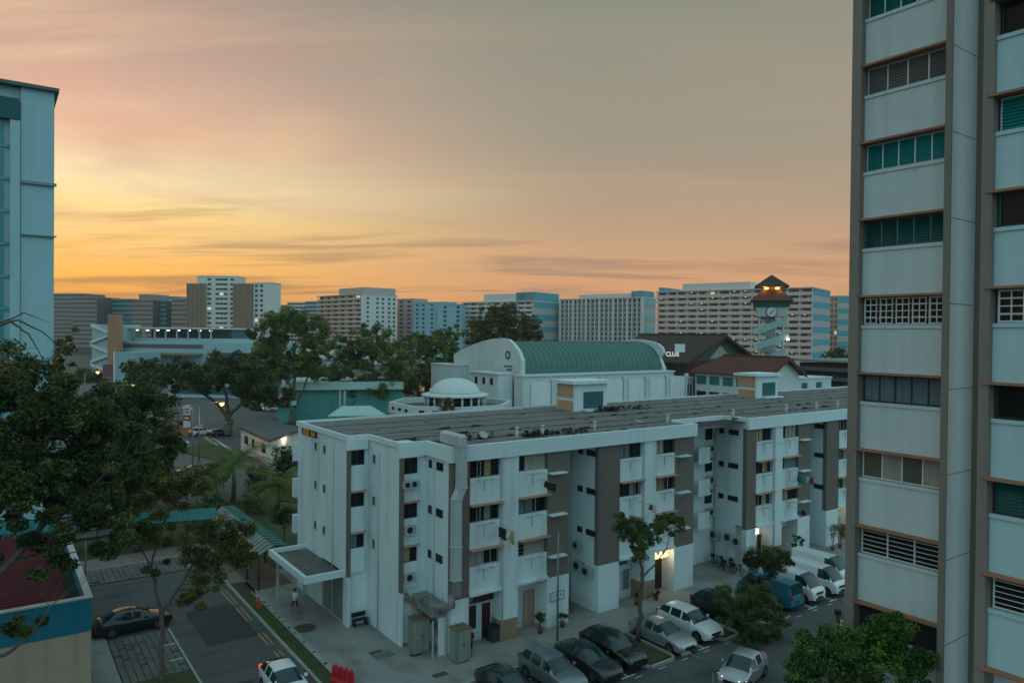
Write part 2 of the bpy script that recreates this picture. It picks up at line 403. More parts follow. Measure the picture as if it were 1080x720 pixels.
# perforated paver lots
def paver_lot(x0, x1, y0, y1):
    q = MB(); sheet(q, x0, x1, y0, y1, -0.10, 1)
    nx, ny = round((x1 - x0) / 0.40), round((y1 - y0) / 0.22)
    for i in range(nx):
        for j in range(ny):
            if rnd.random() < 0.06: continue
            a, c = x0 + (x1 - x0) * i / nx, y0 + (y1 - y0) * j / ny
            q.box(a + 0.025, a + (x1 - x0) / nx - 0.025, c + 0.03, c + (y1 - y0) / ny - 0.03, -0.10, -0.055 + rnd.uniform(-.008, .008))
    return q
PAVER = mat('perforated_paver', (0.15, 0.15, 0.14), 0.92, 0.35, 0.9, streak=0.8, fine=0.2, stretch=(0.8, 0.8, 1))
SOIL = mat('soil_and_moss', (0.035, 0.04, 0.024), 0.95, 0.3, 2)
struct('paver_lot', paver_lot(6.05, 9.5, 45.2, 52.1), [PAVER, SOIL]); struct('paver_lot', paver_lot(5.3, 13.3, 64.35, 68.2), [PAVER, SOIL])
# paint
b = MB()
for y in (46.9, 49.4):
    sheet(b, 8.7, 9.5, y, y + 0.1, -0.045)
for x in (21.9, 24.4, 27.4, 30.1, 36.8, 45.6, 48.9, 51.6, 54.3, 57.2):
    sheet(b, x - 0.05, x + 0.05, 29.95, 31.1, -0.114); sheet(b, x - 0.55, x + 0.55, 29.95, 30.05, -0.110); sheet(b, x - 0.05, x + 0.05, 33.3, 34.3, -0.114)
for x in range(22, 60, 2): sheet(b, x + 0.3, x + 0.9, 29.62, 29.68, -0.112)
struct('road_markings', b, LINEW)
b = MB()
for y0, y1 in ((54.2, 57.6), (50.6, 53.4), (46.0, 48.2), (36.0, 44.9)):
    sheet(b, 14.25, 14.36, y0, y1, -0.112); sheet(b, 14.55, 14.66, y0, y1, -0.112)
struct('yellow_lines', b, LINEY)
# manhole covers, gratings and patches on the pavement
b = MB(); b.lathe([(0.75, -0.01), (0.75, 0.008), (0.70, 0.012)], (17.0, 47.0, 0), 28); struct('manhole_ring', b, mat('cast_iron', (0.07, 0.055, 0.05), 0.8, 0.2, 3))
for (px, py, w, h, m) in ((407, 637, .9, .9, 0), (397, 688, .8, .6, 0), (431, 676, 0.9, 0.9, 1), (464, 711, .9, .5, 0), (438, 690, .7, .45, 0), (604, 646, .9, .6, 0), (745, 611, 1.1, .6, 0), (688, 648, 1.2, .7, 1), (404, 690, 1.3, .9, 1), (470, 640, .7, .4, 0)):
    p = gz(px, py); q = MB(); q.box(p.x - w / 2, p.x + w / 2, p.y - h / 2, p.y + h / 2, -0.02, 0.006 + 0.001 * (m + 1))
    if not (p.y > 37.5 and p.x > 22.5): struct('drain_cover', q, [mat('cast_iron', (0.07, 0.055, 0.05)), mat('patched_concrete', (0.14, 0.14, 0.135), 0.9, 0.3, 2)][m])
# ------------------------------------------------------------------ the road, verges and car park in the middle distance
b = MB(); sheet(b, -60, 30.5, 79.5, 330, -0.14); sheet(b, 30.5, 330, 61, 330, -0.14)
struct('far_road', b, mat('far_asphalt', (0.085, 0.095, 0.10), 0.85, 0.25, 0.12, streak=0.3, stretch=(0.05, 0.25, 1)))
b = MB()
for pts in ([(190, 476), (215, 466), (240, 472), (246, 482), (225, 484)], [(170, 468), (205, 452), (196, 447), (166, 455)], [(262, 508), (300, 496), (320, 508), (318, 530), (255, 522)]):
    b.prism([tuple(gz(*p))[:2] for p in pts], -0.3, 0.0)
b.prism([(15, 79.5), (27, 79.5), (27, 86), (15, 88)], -0.3, 0.0)
tag(b.build('verge_grass', GRASS), kind='stuff')
b = MB()
for (a, c) in (((196, 452), (214, 447)), ((216, 460), (236, 473)), ((221, 459), (243, 473)), ((190, 460), (199, 466)), ((203, 455), (215, 455))):
    p, q = gz(*a), gz(*c); d = (q - p).normalized(); nn = Vector((-d.y, d.x, 0)) * 0.22
    b.poly([tuple(v)[:2] + (-0.132,) for v in (p + nn, q + nn, q - nn, p - nn)])
struct('road_lines', b, LINEW)
# ------------------------------------------------------------------ the four-storey block in front
def Pm(ax, plane, a, d, z): return (a, plane + d, z) if ax == 'y' else (plane + d, a, z)
def bx(mb, ax, plane, a0, a1, d0, d1, z0, z1, mi=0):
    if ax == 'y': mb.box(a0, a1, plane + d0, plane + d1, z0, z1, mi)
    else: mb.box(plane + d0, plane + d1, a0, a1, z0, z1, mi)
CURTS = []
CURTAIN = mat('pale_curtain', (0.30, 0.29, 0.25), 0.9, 0.35, 3, streak=0.6, stretch=(9, 9, 0.2))
WARMCURT = mat('patterned_curtain', (0.34, 0.25, 0.13), 0.9, 0.55, 6, fine=0.3)
BLUECURT = mat('bluish_curtain', (0.12, 0.17, 0.20), 0.9, 0.3, 3, streak=0.6, stretch=(9, 9, 0.2)); BLIND = mat('grey_blind', (0.20, 0.20, 0.19), 0.8, 0.1, 3, streak=0.5, stretch=(0.3, 0.3, 14))
rw = random.Random(12)
def window(parent, ax, plane, a0, a1, z0, z1, n=4, frame=None, curtain=None, bars=0, depth=0.10, side=1, pane=None):
    """framed casement; d grows into the wall; the pane is a sub-part"""
    q = MB(); t = 0.045; frame = frame or FRAMED
    bx(q, ax, plane, a0, a1, 0, 0.06, z0, z0 + t); bx(q, ax, plane, a0, a1, 0, 0.06, z1 - t, z1)
    for k in range(n + 1):
        a = a0 + (a1 - a0 - t) * k / n
        bx(q, ax, plane, a, a + t, 0.001, 0.058, z0 + t, z1 - t)
    for k in range(1, bars + 1):
        z = z0 + (z1 - z0) * k / (bars + 1)
        bx(q, ax, plane, a0 + t, a1 - t, 0.004, 0.02, z - 0.012, z + 0.012)
    w = q.build('window', frame, parent)
    g = MB(); e = 0.03
    segs = range(n)
    for k in segs:
        b0, b1 = a0 + (a1 - a0) * k / n, a0 + (a1 - a0) * (k + 1) / n
        mi = 1 if curtain and k in curtain else 0
        bx(g, ax, plane, b0 + e * 0.5, b1 - e * 0.5, 0.03 + 0.004 * mi, 0.05, z0 + 0.02, z1 - 0.02, mi)
    g.build('pane', [pane or GLASS, rw.choice((CURTAIN, CURTAIN, WARMCURT, BLUECURT, BLIND))], w)
    return w
LEDZ = [11.83, 9.05, 6.27]                  # tops of the three window rows
SILL = 1.14
block = thing('apartment_block', 'white four storey apartment block with taupe strips and flat grey slab roof in front', 'building', (22.85, 37.9, 0))
class Each:
    """every box becomes a part of its own"""
    def __init__(self, name, m): self.n, self.m_ = name, m
    def box(self, *a):
        q = MB(); q.box(*a); return q.build(self.n, self.m_, block)
wall, roofb = MB(), MB()
taupe, ledges = Each('taupe_wall', TAUPE), Each('window_ledge', TAN)
tanb = Each('tiled_pilaster_base', mat('tan_tiles', (0.27, 0.19, 0.12), 0.7, 0.2, 2, streak=0.5))
def spandrels(ax, plane, a0, a1, d1, ztops, zbot):
    """white panels under each window, from its sill to the ledge of the next window down"""
    for i, zt in enumerate(ztops):
        lo = ztops[i + 1] + 0.02 if i + 1 < len(ztops) else zbot
        bx(wall, ax, plane, a0, a1, 0, d1, lo, zt - SILL)
def ledge(ax, plane, a0, a1, z, out=0.35):
    bx(ledges, ax, plane, a0, a1, -out, 0.25, z - 0.07, z + 0.02)
def rack(ax, plane, a, z, length):
    """laundry pole holder: a vertical bracket with a cross bar and tubes"""
    q = MB()
    bx(q, ax, plane, a - 0.02, a + 0.02, -0.05, -0.005, z - 0.75, z); bx(q, ax, plane, a - length / 2, a + length / 2, -0.42, -0.36, z - 0.02, z + 0.03)
    for s in (-0.4, 0.4): bx(q, ax, plane, a + s * length - 0.02, a + s * length + 0.02, -0.36, -0.005, z - 0.02, z + 0.02)
    if rw.random() < 0.5:
        for s in (-0.3, 0.05, 0.35)[:rw.choice((1, 2, 3))]: q.tube([Pm(ax, plane, a + s * length, -0.1, z + 0.06), Pm(ax, plane, a + s * length + rw.uniform(-.1, .1), -1.7, z + rw.uniform(-.05, .12))], 0.016, 5)
    q.build('laundry_rack', METAL, block)
def bay(x0, x1, kind):
    """one flat's window column on the long facade"""
    for i, z in enumerate(LEDZ):
        if i: ledge('y', 37.9, x0 - 0.05, x1 + 0.12, z)
        style = rw.randrange(4)
        cur = [None, {0, 1}, {1, 2, 3}, {2}][style]
        w = window(block, 'y', 38.12, x0 + 0.06, x1 - 0.04, z - SILL, z - (0.0 if i == 0 else 0.07), 4, FRAMED if rw.random() < .6 else FRAME, cur, rw.choice((0, 0, 3)))
        if rw.random() < 0.45:
            a = x0 + (x1 - x0) * rw.choice((0.26, 0.5, 0.74)); o = MB()
            for (d0, d1, e0, e1) in ((0, .04, 0, 1), (.38, .42, 0, 1), (.04, .38, 0, .045), (.04, .38, .955, 1)): o.box(a, a + 0.03, 38.1 - d1, 38.1 - d0, z - SILL + 0.06 + 0.98 * e0, z - SILL + 0.06 + 0.98 * e1)
            o.build('open_casement', FRAME, w)
        rack('y', 37.9, (x0 + x1) / 2 - 0.1, z - SILL - 0.12, 1.3)
    spandrels('y', 37.9, x0, x1, 0.4, LEDZ, 3.55)
def half(dx, first=False):
    """one half of the block: two pairs of window columns either side of a recessed light well"""
    X = lambda x: x + dx
    # bodies behind the facade
    wall.box(X(22.86), X(30.3), 38.31, 55.2, 3.6, 11.9); wall.box(X(30.3), X(32.2), 38.31, 55.2, 0, 11.9)
    wall.box(X(32.2), X(34.9), 41.0, 55.2, 0, 11.9)
    wall.box(X(34.9), X(36.95), 38.31, 55.2, 0, 11.9); wall.box(X(36.95), X(42.8), 38.31, 55.2, 3.6, 11.9); wall.box(X(42.8), X(45.0), 38.31, 55.2, 0, 11.9)
    wall.box(X(22.86), X(30.3), 39.0, 55.2, -0.1, 3.6); wall.box(X(36.95), X(42.8), 39.0, 55.2, -0.1, 3.6)
    # taupe strips above, white below
    for a, c in ((22.85, 24.12), (30.3, 32.2), (34.9, 36.95), (42.8, 45.0)):
        z0 = 3.35
        taupe.box(X(a), X(c), 37.9, 38.31, z0, 11.83)
        wall.box(X(a), X(c), 37.88, 38.31, 0, z0)
    # pilasters
    for a, c in ((26.5, 27.85), (39.3, 40.65)):
        wall.box(X(a), X(c), 37.85, 38.31, 1.35, 11.83); wall.box(X(a), X(c), 38.31, 39.0, 1.35, 3.6)
        tanb.box(X(a) - 0.01, X(c) + 0.01, 37.84, 38.98, 0, 1.35)
    bay(X(24.15), X(26.45), 0); bay(X(27.9), X(30.27), 0); bay(X(36.98), X(39.25), 0); bay(X(40.7), X(42.77), 0)
    # slab over the shops
    wall.box(X(24.12), X(26.5), 37.7, 39.0, 3.38, 3.55); wall.box(X(27.85), X(30.3), 37.7, 39.0, 3.38, 3.55)
    wall.box(X(36.95), X(39.3), 37.7, 39.0, 3.38, 3.55); wall.box(X(40.65), X(42.8), 37.7, 39.0, 3.38, 3.55)
    # short ledges on the taupe walls
    for a in (30.35, 42.85):
        for z in (10.35, 7.55, 4.75):
            wall.box(X(a), X(a) + 1.35, 37.45, 37.9, z, z + 0.09)
    # small windows in the side wall of the light well, seen from the left
    for z in (11.45, 8.72, 5.75):
        for (y0, y1) in ((39.6, 40.1), (38.15, 39.15)):
            window(block, 'x', X(34.9) - 0.065, y0, y1, z - 0.42, z, 1 if y1 - y0 < .6 else 2, FRAMED, None)
    # roof slab edge over this half
    for x0, x1, y0, y1 in ((X(22.85), X(45.15), 37.7, 38.0),):
        roofb.box(x0, x1, y0, y1, 11.83, 12.80)
    roofb.box(X(22.85), X(45.15), 38.0, 55.4, 11.9, 12.45)
for k, dx in enumerate((0.0, 28.85, 57.7)):
    half(dx, k == 0)
    if k < 2:
        # notch with the stair between two halves
        X = lambda x: x + dx
        wall.box(X(45.0), X(51.7), 41.3, 55.2, 0, 11.9)
        roofb.box(X(45.15), X(51.7), 40.2, 40.5, 11.83, 12.80); roofb.box(X(45.15), X(51.7), 40.5, 55.4, 11.9, 12.45)
        roofb.box(X(44.85), X(45.15), 38.0, 40.2, 12.45, 12.80); roofb.box(X(51.7), X(52.0), 38.0, 40.2, 12.45, 12.80)
        for i, z in enumerate((11.75, 9.0, 6.2)):
            window(block, 'y', 41.22, X(50.45), X(51.35), z - 1.1, z, 2, FRAMED, None)
            ledges.box(X(50.4), X(51.45), 40.95, 41.3, z, z + 0.08) if i else None
            wall.box(X(48.5), X(49.9), 40.3, 40.45, z - 2.9, z - 1.5)          # stair parapets
            wall.box(X(48.5), X(50.3), 40.45, 41.3, z - 2.9, z - 2.75)
            for (y0, y1, n) in ((40.25, 40.75, 1), (38.75, 39.75, 3)):
                window(block, 'x', X(51.7) - 0.065, y0, y1, z - 0.62 + (0.1 if i == 0 else 0), z - 0.18 + (0.1 if i == 0 else 0), n, FRAMED, None)
# left end of the block, stepping back twice
wall.box(19.35, 20.9, 45.76, 55.2, 3.55, 12.45); wall.box(20.9, 22.86, 41.11, 55.2, 0, 12.45)
wall.box(19.35, 20.9, 50.2, 55.2, 0, 3.55); wall.box(19.35, 19.75, 45.76, 46.25, 0, 3.55); wall.box(19.75, 20.9, 45.76, 46.0, 0, 3.55)
roofb.box(22.60, 22.85, 37.7, 41.0, 12.45, 12.80); roofb.box(22.60, 22.84, 37.7, 38.3, 11.83, 12.45)
roofb.box(22.60, 22.84, 38.3, 41.0, 11.90, 12.45)
roofb.box(20.80, 22.60, 40.90, 41.1, 11.83, 12.80); roofb.box(20.80, 20.98, 41.1, 45.6, 12.45, 12.80)
roofb.box(19.25, 20.80, 45.50, 45.74, 11.83, 12.80); roofb.box(19.25, 19.43, 45.74, 55.4, 12.45, 12.80); roofb.box(19.43, 104, 55.22, 55.4, 12.45, 12.80)
roofb.box(20.98, 22.85, 41.11, 55.22, 12.452, 12.50); roofb.box(19.43, 20.98, 45.76, 55.22, 12.452, 12.50)
for (x0, x1, y) in ((19.35, 20.9, 45.74), (20.9, 22.85, 41.09)):
    taupe.box(x0 - 0.012, x0 + 0.19, y - 0.30, y + 0.012, 3.35, 11.83)
    wall.box(x0 - 0.01, x0 + 0.19, y - 0.28, y, 0 if y > 44 else 0, 3.35)
    for i, z in enumerate((11.78, 8.98, 6.2)):
        window(block, 'y', y - 0.12, x0 + 0.22, x0 + 1.2, z - 1.0, z, 2, FRAMED, {0} if i == 2 else None)
        if i: ledges.box(x0 + 0.19, x0 + 1.3, y - 0.42, y + 0.01, z, z + 0.09)
        lo = (8.98, 6.2, 3.5)[i]
        wall.box(x0 + 0.19, x0 + 1.22, y - 0.2, y, lo + 0.09, z - 1.0)
# windows of the end walls
for (y0, y1) in ((51.15, 51.55), (49.45, 49.85)):
    for z in (11.65, 8.85, 5.9): window(block, 'x', 19.285, y0, y1, z - 0.62, z, 1, FRAME, None)
for z in (11.55, 8.75, 5.85):
    window(block, 'x', 20.835, 44.55, 44.9, z - 0.62, z, 1, FRAME, None)
    window(block, 'x', 22.83, 41.0 - 0.05, 41.08 - 0.0 + 0.0, z - 0.5, z, 1, FRAMED, None) if False else None
for z in (11.62, 8.7, 5.85):
    window(block, 'x', 22.785, 40.35, 40.75, z - 0.5, z, 1, FRAMED, None); window(block, 'x', 22.785, 38.95, 39.75, z - 0.5, z, 2, FRAMED, None)
wall.box(22.835, 22.86, 38.32, 41.1, 3.6, 11.9); wall.box(22.86, 23.3, 38.32, 38.9, -0.1, 3.6)
# small balconies seen edge-on at the far corner
wall.box(19.1, 19.6, 55.21, 55.75, 6.9, 8.3); wall.box(19.1, 19.6, 55.21, 55.75, 9.7, 11.1); wall.box(19.1, 19.6, 55.21, 55.75, 4.1, 5.5)
# horizontal seam over the shop floor
for (x, y0, y1) in ((19.335, 45.8, 49.0), (20.885, 41.15, 45.4)): ledges_seam = None
wall.build('wall', WHITE, block)
roof = roofb.build('roof', WHITE2, block)
# roof slabs in rows with dark gaps
rows = [(38.6, 40.55), (41.0, 43.1), (43.65, 46.0), (46.45, 48.65), (49.2, 51.45), (51.95, 54.9)]
slab = MB(); rs = random.Random(8)
for j, (y0, y1) in enumerate(rows):
    x = 19.7 if y0 > 45.8 else (21.2 if y0 > 41.2 else 23.1)
    while x < 104:
        w = 0.62
        if y0 < 40.4 and (45.0 < x + w and x < 52.1 or 73.8 < x + w and x < 81): x += w; continue
        n = 4
        for i in range(n):
            a, c = y0 + (y1 - y0) * i / n, y0 + (y1 - y0) * (i + 1) / n
            if rs.random() < 0.025: continue
            dz = rs.uniform(-0.012, 0.012)
            slab.box(x + 0.012, x + w - 0.012, a + 0.012, c - 0.012, 12.56, 12.66 + dz + 0.02 * (j % 2))
        x += w
slab.build('roof_slabs', SLABS, roof)
deck = MB(); deck.box(23.0, 103.9, 38.05, 55.2, 12.452, 12.47); deck.build('roof_deck', ROOFDARK, roof)
# block number sign
sg = MB(); sg.box(19.27, 19.345, 51.15, 54.2, 11.95, 12.42); sign = sg.build('sign_board', mat('dark_sign_board', (0.03, 0.028, 0.028), 0.6), block)
def text(s, size, loc, rot, m, parent, ext=0.01, name='lettering', align='CENTER', bold=0.0, sx=1.0):
    cu = bpy.data.curves.new(name, 'FONT'); cu.body = s; cu.size = size; cu.extrude = ext; cu.align_x = align; cu.align_y = 'CENTER'; cu.offset = bold
    cu.resolution_u = 3
    cu.materials.append(m)
    o = bpy.data.objects.new(name, cu); COL.objects.link(o)
    off = Vector((0, 0, 0))
    if parent is not None:
        o.parent = parent; off = parent.location.copy()
        if parent.parent is not None: off += parent.parent.location
    me = bpy.data.meshes.new_from_object(o); me.name = name
    bpy.data.objects.remove(o); bpy.data.curves.remove(cu)
    if not me.materials: me.materials.append(m)
    o = bpy.data.objects.new(name, me); COL.objects.link(o)
    if parent is not None: o.parent = parent
    o.location = Vector(loc) - off; o.rotation_euler = rot; o.scale = (sx, 1, 1)
    return o
ORANGEP = mat('orange_sign_paint', (0.75, 0.33, 0.02), 0.6, 0.05, 2)
text('828', 0.62, (19.258, 53.25, 12.18), (R(90), 0, R(-90)), ORANGEP, sign, 0.008, bold=0.016, sx=1.25)
text('828', 0.44, (19.258, 51.85, 12.17), (R(90), 0, R(-90)), ORANGEP, sign, 0.008, bold=0.012, sx=1.15)
# canopy on the left end
can = MB()
can.box(16.55, 16.80, 45.9, 53.4, 3.3, 3.75); can.box(16.80, 19.34, 45.9, 46.15, 3.3, 3.75); can.box(16.80, 19.34, 53.15, 53.4, 3.3, 3.75); can.box(16.80, 19.34, 46.15, 53.15, 3.3, 3.42)
canopy = can.build('canopy', WHITE2, block)
q = MB(); q.box(16.82, 19.32, 46.17, 53.13, 3.422, 3.46); q.build('canopy_deck', mat('wet_stained_deck', (0.075, 0.068, 0.062), 0.5, 0.7, 0.9, streak=0.6, fine=0.2, dirt=(0.22, 0.21, 0.2), stretch=(1.1, 0.6, 1), spec=0.5), canopy)
q = MB(); q.box(17.0, 17.16, 52.8, 52.96, 0, 3.3); q.box(19.0, 19.16, 52.8, 52.96, 0, 3.3); q.build('canopy_post', METAL, canopy)
# glazed shop front in the end wall, under the canopy
q = MB(); q.box(19.42, 19.5, 46.3, 50.15, 0.0, 0.1); q.box(19.42, 19.5, 46.3, 50.15, 3.0, 3.3)
for y in (46.3, 48.2, 50.05): q.box(19.42, 19.5, y, y + 0.08, 0.1, 3.0)
dr = q.build('shop_front', METAL, block); q = MB(); q.box(19.45, 19.48, 46.35, 50.1, 0.1, 3.0); q.build('pane', mat('frosted_glass_door', (0.17, 0.19, 0.15), 0.3, 0.2, 0.8), dr)
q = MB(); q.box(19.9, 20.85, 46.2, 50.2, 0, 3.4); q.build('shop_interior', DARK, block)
# doors and shop fronts on the street side (recessed to y = 39)
DKRED = mat('dark_red_door_paint', (0.05, 0.013, 0.014), 0.5, 0.2, 2)
WOOD = mat('pale_door_wood', (0.36, 0.25, 0.19), 0.6, 0.2, 1.5, streak=0.3, stretch=(6, 6, 0.4))
def door(x0, x1, z1, m, bars=0, frame=FRAMEW, two=False, y=39.0):
    q = MB(); q.box(x0 - 0.08, x0, y - 0.1, y, 0, z1 + 0.08); q.box(x1, x1 + 0.08, y - 0.1, y, 0, z1 + 0.08); q.box(x0, x1, y - 0.1, y, z1, z1 + 0.08)
    f = q.build('door', frame, block)
    q = MB()
    n = 2 if two else 1
    for k in range(n):
        a, c = x0 + (x1 - x0) * k / n, x0 + (x1 - x0) * (k + 1) / n
        q.bbox(a + 0.01, c - 0.01, y - 0.06, y - 0.005, 0.02, z1, 0.01); q.box(a + 0.12, c - 0.12, y - 0.075, y - 0.061, 0.2, z1 * 0.45); q.box(a + 0.12, c - 0.12, y - 0.075, y - 0.061, z1 * 0.52, z1 - 0.15)
    q.build('door_leaf', m, f)
    if bars:
        q = MB()
        for k in range(bars): a = x0 + (x1 - x0) * (k + 0.5) / bars; q.box(a - 0.015, a + 0.015, y - 0.11, y - 0.08, 0.05, z1 - 0.05)
        for k in range(4): z = 0.2 + (z1 - 0.4) * k / 3; q.box(x0, x1, y - 0.115, y - 0.078, z - 0.015, z + 0.015)
        q.build('grille', FRAMED, f)
    return f
def shopwin(x0, x1, z0, z1, n=1, m=None, frame=None, y=39.0): return window(block, 'y', y - 0.07, x0, x1, z0, z1, n, frame or FRAMEW, None, 0, pane=m)
for dx in (0.0, 28.85, 57.7):
    door(25.75 + dx, 26.45 + dx, 2.3, DKRED); shopwin(24.6 + dx, 25.4 + dx, 0.75, 2.35, 1, mat('poster_covered_glass', (0.03, 0.02, 0.018), 0.3, 0.8, 5))
    door(29.0 + dx, 30.1 + dx, 2.5, WOOD, 0, FRAMEW, True); shopwin(28.1 + dx, 28.6 + dx, 0.4, 2.2, 1, WOOD); shopwin(28.1 + dx, 28.6 + dx, 2.5, 3.1, 1)
    door(37.3 + dx, 37.9 + dx, 2.2, mat('dark_teal_door', (0.02, 0.035, 0.038), 0.5)); shopwin(38.3 + dx, 39.1 + dx, 0.6, 2.2, 1, mat('bluish_glass_door', (0.16, 0.22, 0.23), 0.25, 0.2, 1)); shopwin(37.2 + dx, 38.9 + dx, 2.5, 3.2, 1, TEALGLASS)
    door(41.3 + dx, 42.6 + dx, 2.35, mat('dark_brown_door', (0.045, 0.022, 0.018), 0.5), 7)
q = MB(); q.box(24.25, 26.4, 38.55, 38.68, 2.6, 3.28); shop_sign = q.build('shop_sign', mat('dark_shop_sign', (0.022, 0.018, 0.02), 0.5), block)
q = MB(); q.lathe([(0.24, 0.0), (0.22, 0.02)], (0, 0, 0), 20)
emb = q.build('sign_emblem', mat('faded_sign_print', (0.16, 0.19, 0.17), 0.6, 0.6, 8), shop_sign, world=False); emb.location = Vector((24.62, 38.545, 2.93)) - block.location; emb.rotation_euler = (R(90), 0, 0)
q = MB()
for k in range(9): q.box(25.02 + k * 0.14, 25.02 + k * 0.14 + 0.10, 38.53, 38.545, 2.95 + 0.015 * k - 0.05, 3.09 + 0.012 * k - 0.05 * (k % 3))
q.build('sign_print', mat('red_sign_print', (0.24, 0.07, 0.05), 0.6, 0.4, 8), shop_sign)
LIT = emat('lit_sign_face', (1.0, 0.74, 0.42), 0.75); LITW = emat('lit_white_sign', (1.0, 0.86, 0.74), 0.8)
def litsign(x0, x1, z0, z1, m, y=38.45, glyph=2):
    q = MB(); q.box(x0, x1, y, y + 0.12, z0, z1); s = q.build('lit_sign', m, block)
    q = MB(); w = (x1 - x0) / (glyph + 0.6)
    for k in range(glyph):
        a = x0 + w * (k + 0.4)
        q.box(a, a + 0.55 * w, y - 0.02, y - 0.001, z0 + (z1 - z0) * 0.52, z0 + (z1 - z0) * 0.72); q.box(a + w * .2, a + w * .34, y - 0.02, y - 0.001, z0 + (z1 - z0) * 0.3, z0 + (z1 - z0) * 0.5)
    q.build('sign_print', mat('dark_sign_print', (0.02, 0.015, 0.012), 0.6), s)
    return s
litsign(41.25, 42.75, 2.55, 3.25, LIT)
litsign(53.75, 54.9, 2.35, 2.95, LITW, 38.9, 1)
litsign(65.95, 67.7, 2.85, 3.35, emat('lit_yellow_sign', (1.0, 0.72, 0.32), 0.9), 38.9, 3)
def lamp(loc, e, col, size=0.15):
    d = bpy.data.lights.new('lamp_light', 'POINT'); d.energy = e; d.color = col; d.shadow_soft_size = size
    o = bpy.data.objects.new('lamp_light', d); COL.objects.link(o); o.location = loc; return o
lamp((42.0, 38.0, 2.9), 26, (1, .72, .42)); lamp((54.3, 38.5, 2.6), 7, (1, .85, .7)); lamp((66.8, 38.4, 3.0), 14, (1, .7, .35))
q = MB(); q.box(30.55, 31.75, 37.82, 37.878, 1.75, 2.35); nb = q.build('name_board', mat('white_board', (0.55, 0.6, 0.62), 0.6), block)
q = MB()
for a, c, e, f in ((30.55, 31.75, 2.31, 2.35), (30.55, 31.75, 1.75, 1.79), (30.55, 30.59, 1.79, 2.31), (31.71, 31.75, 1.79, 2.31)): q.box(a, c, 37.80, 37.819, e, f)
q.build('board_border', mat('blue_sign_print', (0.06, 0.11, 0.22), 0.6), nb)
text('\u535c\u5c3a\u5927', 0.3, (31.15, 37.812, 2.05), (R(90), 0, 0), mat('blue_sign_print', (0.06, 0.11, 0.22)), nb, 0.004)
q = MB(); q.box(19.36, 19.5, 50.3, 50.8, 1.2, 2.9); q.build('red_notice', mat('red_notice_paint', (0.25, 0.03, 0.02), 0.6), block) if False else None
# rain water pipes down the walls
for (x, y) in ((22.80, 40.0), (20.85, 44.0), (19.30, 48.0), (26.6, 37.80), (39.4, 37.80), (55.5, 37.80), (51.64, 41.15), (34.85, 40.8), (68.2, 37.80)):
    q = MB(); q.tube([(x, y, 0.1), (x, y, 11.8)], 0.045, 8)
    for z in (2.5, 5.4, 8.2, 11.0): q.lathe([(0.065, 0), (0.065, 0.08)], (x, y, z), 8)
    q.build('drain_pipe', mat('pale_pvc_pipe', (0.42, 0.46, 0.46), 0.6), block)
# rooftop stair heads
for k, x in enumerate((43.3, 70.3)):
    t = thing('roof_stairhead', ['tan panelled stair head standing mid way along the slab roof', 'tan panelled stair head on the slab roof near the tall tower, before the gabled hall'][k], 'roof hut', (x, 51, 12.6))
    a = MB(); a.box(x, x + 4.0, 50.4, 52.9, 12.6, 15.15); a.build('wall', WHITE2, t)
    a = MB(); a.box(x - 0.06, x - 0.001, 50.6, 52.8, 13.9, 15.2); a.box(x - 0.06, x - 0.001, 50.6, 52.8, 12.65, 13.6); a.build('tan_panel', mat('tan_stairhead_panel', (0.46, 0.29, 0.175), 0.8, 0.15, 1, streak=0.4), t)
    a = MB(); a.box(x + 1.1, x + 3.5, 50.34, 50.399, 12.9, 14.4); a.build('opening', mat('teal_shutter', (0.02, 0.10, 0.10), 0.5), t)
    a = MB(); a.box(x - 0.35, x + 4.35, 50.0, 53.3, 15.15, 15.45); a.build('roof', WHITE2, t)
    a = MB(); a.box(x + 1.0, x + 4.2, 49.7, 50.33, 12.62, 12.82); a.build('step', WHITE2, t)
# odds and ends on the roof
rp = random.Random(2)
for k, px in enumerate((548, 576, 630, 708, 776, 833, 864, 887)):
    x = gy(px, 460, 38.9).x
    q = MB(); q.tube([(x, 39.2 + 0.1 * (k % 2), 12.5), (x, 39.2 + 0.1 * (k % 2), 13.35)], 0.11, 10); q.lathe([(0.16, 0), (0.16, 0.06), (0.05, 0.12)], (x, 39.2 + 0.1 * (k % 2), 13.35), 10)
    q.build('vent_pipe', mat('pale_pvc_pipe', (0.5, 0.5, 0.48), 0.6), roof)
# ------------------------------------------------------------------ the tall tower on the right
tower = thing('tower_block', 'tall pale residential tower with taupe fins and terracotta window ledges at the right edge', 'building', (26.3, 14.3, 0))
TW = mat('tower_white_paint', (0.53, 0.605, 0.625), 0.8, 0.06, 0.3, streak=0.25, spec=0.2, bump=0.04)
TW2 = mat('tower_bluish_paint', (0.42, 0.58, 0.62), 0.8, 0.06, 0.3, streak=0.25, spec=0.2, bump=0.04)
PANE_T = [glass('louvre_teal', (0.012, 0.13, 0.125), 0.25), glass('louvre_grey', (0.12, 0.125, 0.12), 0.3), glass('louvre_bright_teal', (0.012, 0.20, 0.21), 0.25),
          glass('louvre_deep_teal', (0.008, 0.075, 0.075), 0.2), GLASS, GLASS, glass('louvre_brown', (0.10, 0.095, 0.075), 0.3), GLASS, DARK]
def louvres(w, x, y0, y1, z0, z1, m, n=9):
    q = MB()
    for k in range(n):
        z = z0 + (z1 - z0) * (k + 0.5) / n
        q.poly([(x - 0.035, y0, z - 0.05), (x - 0.035, y1, z - 0.05), (x + 0.012, y1, z + 0.055), (x + 0.012, y0, z + 0.055)])
    q.build('louvre', m, w)
tb = MB()
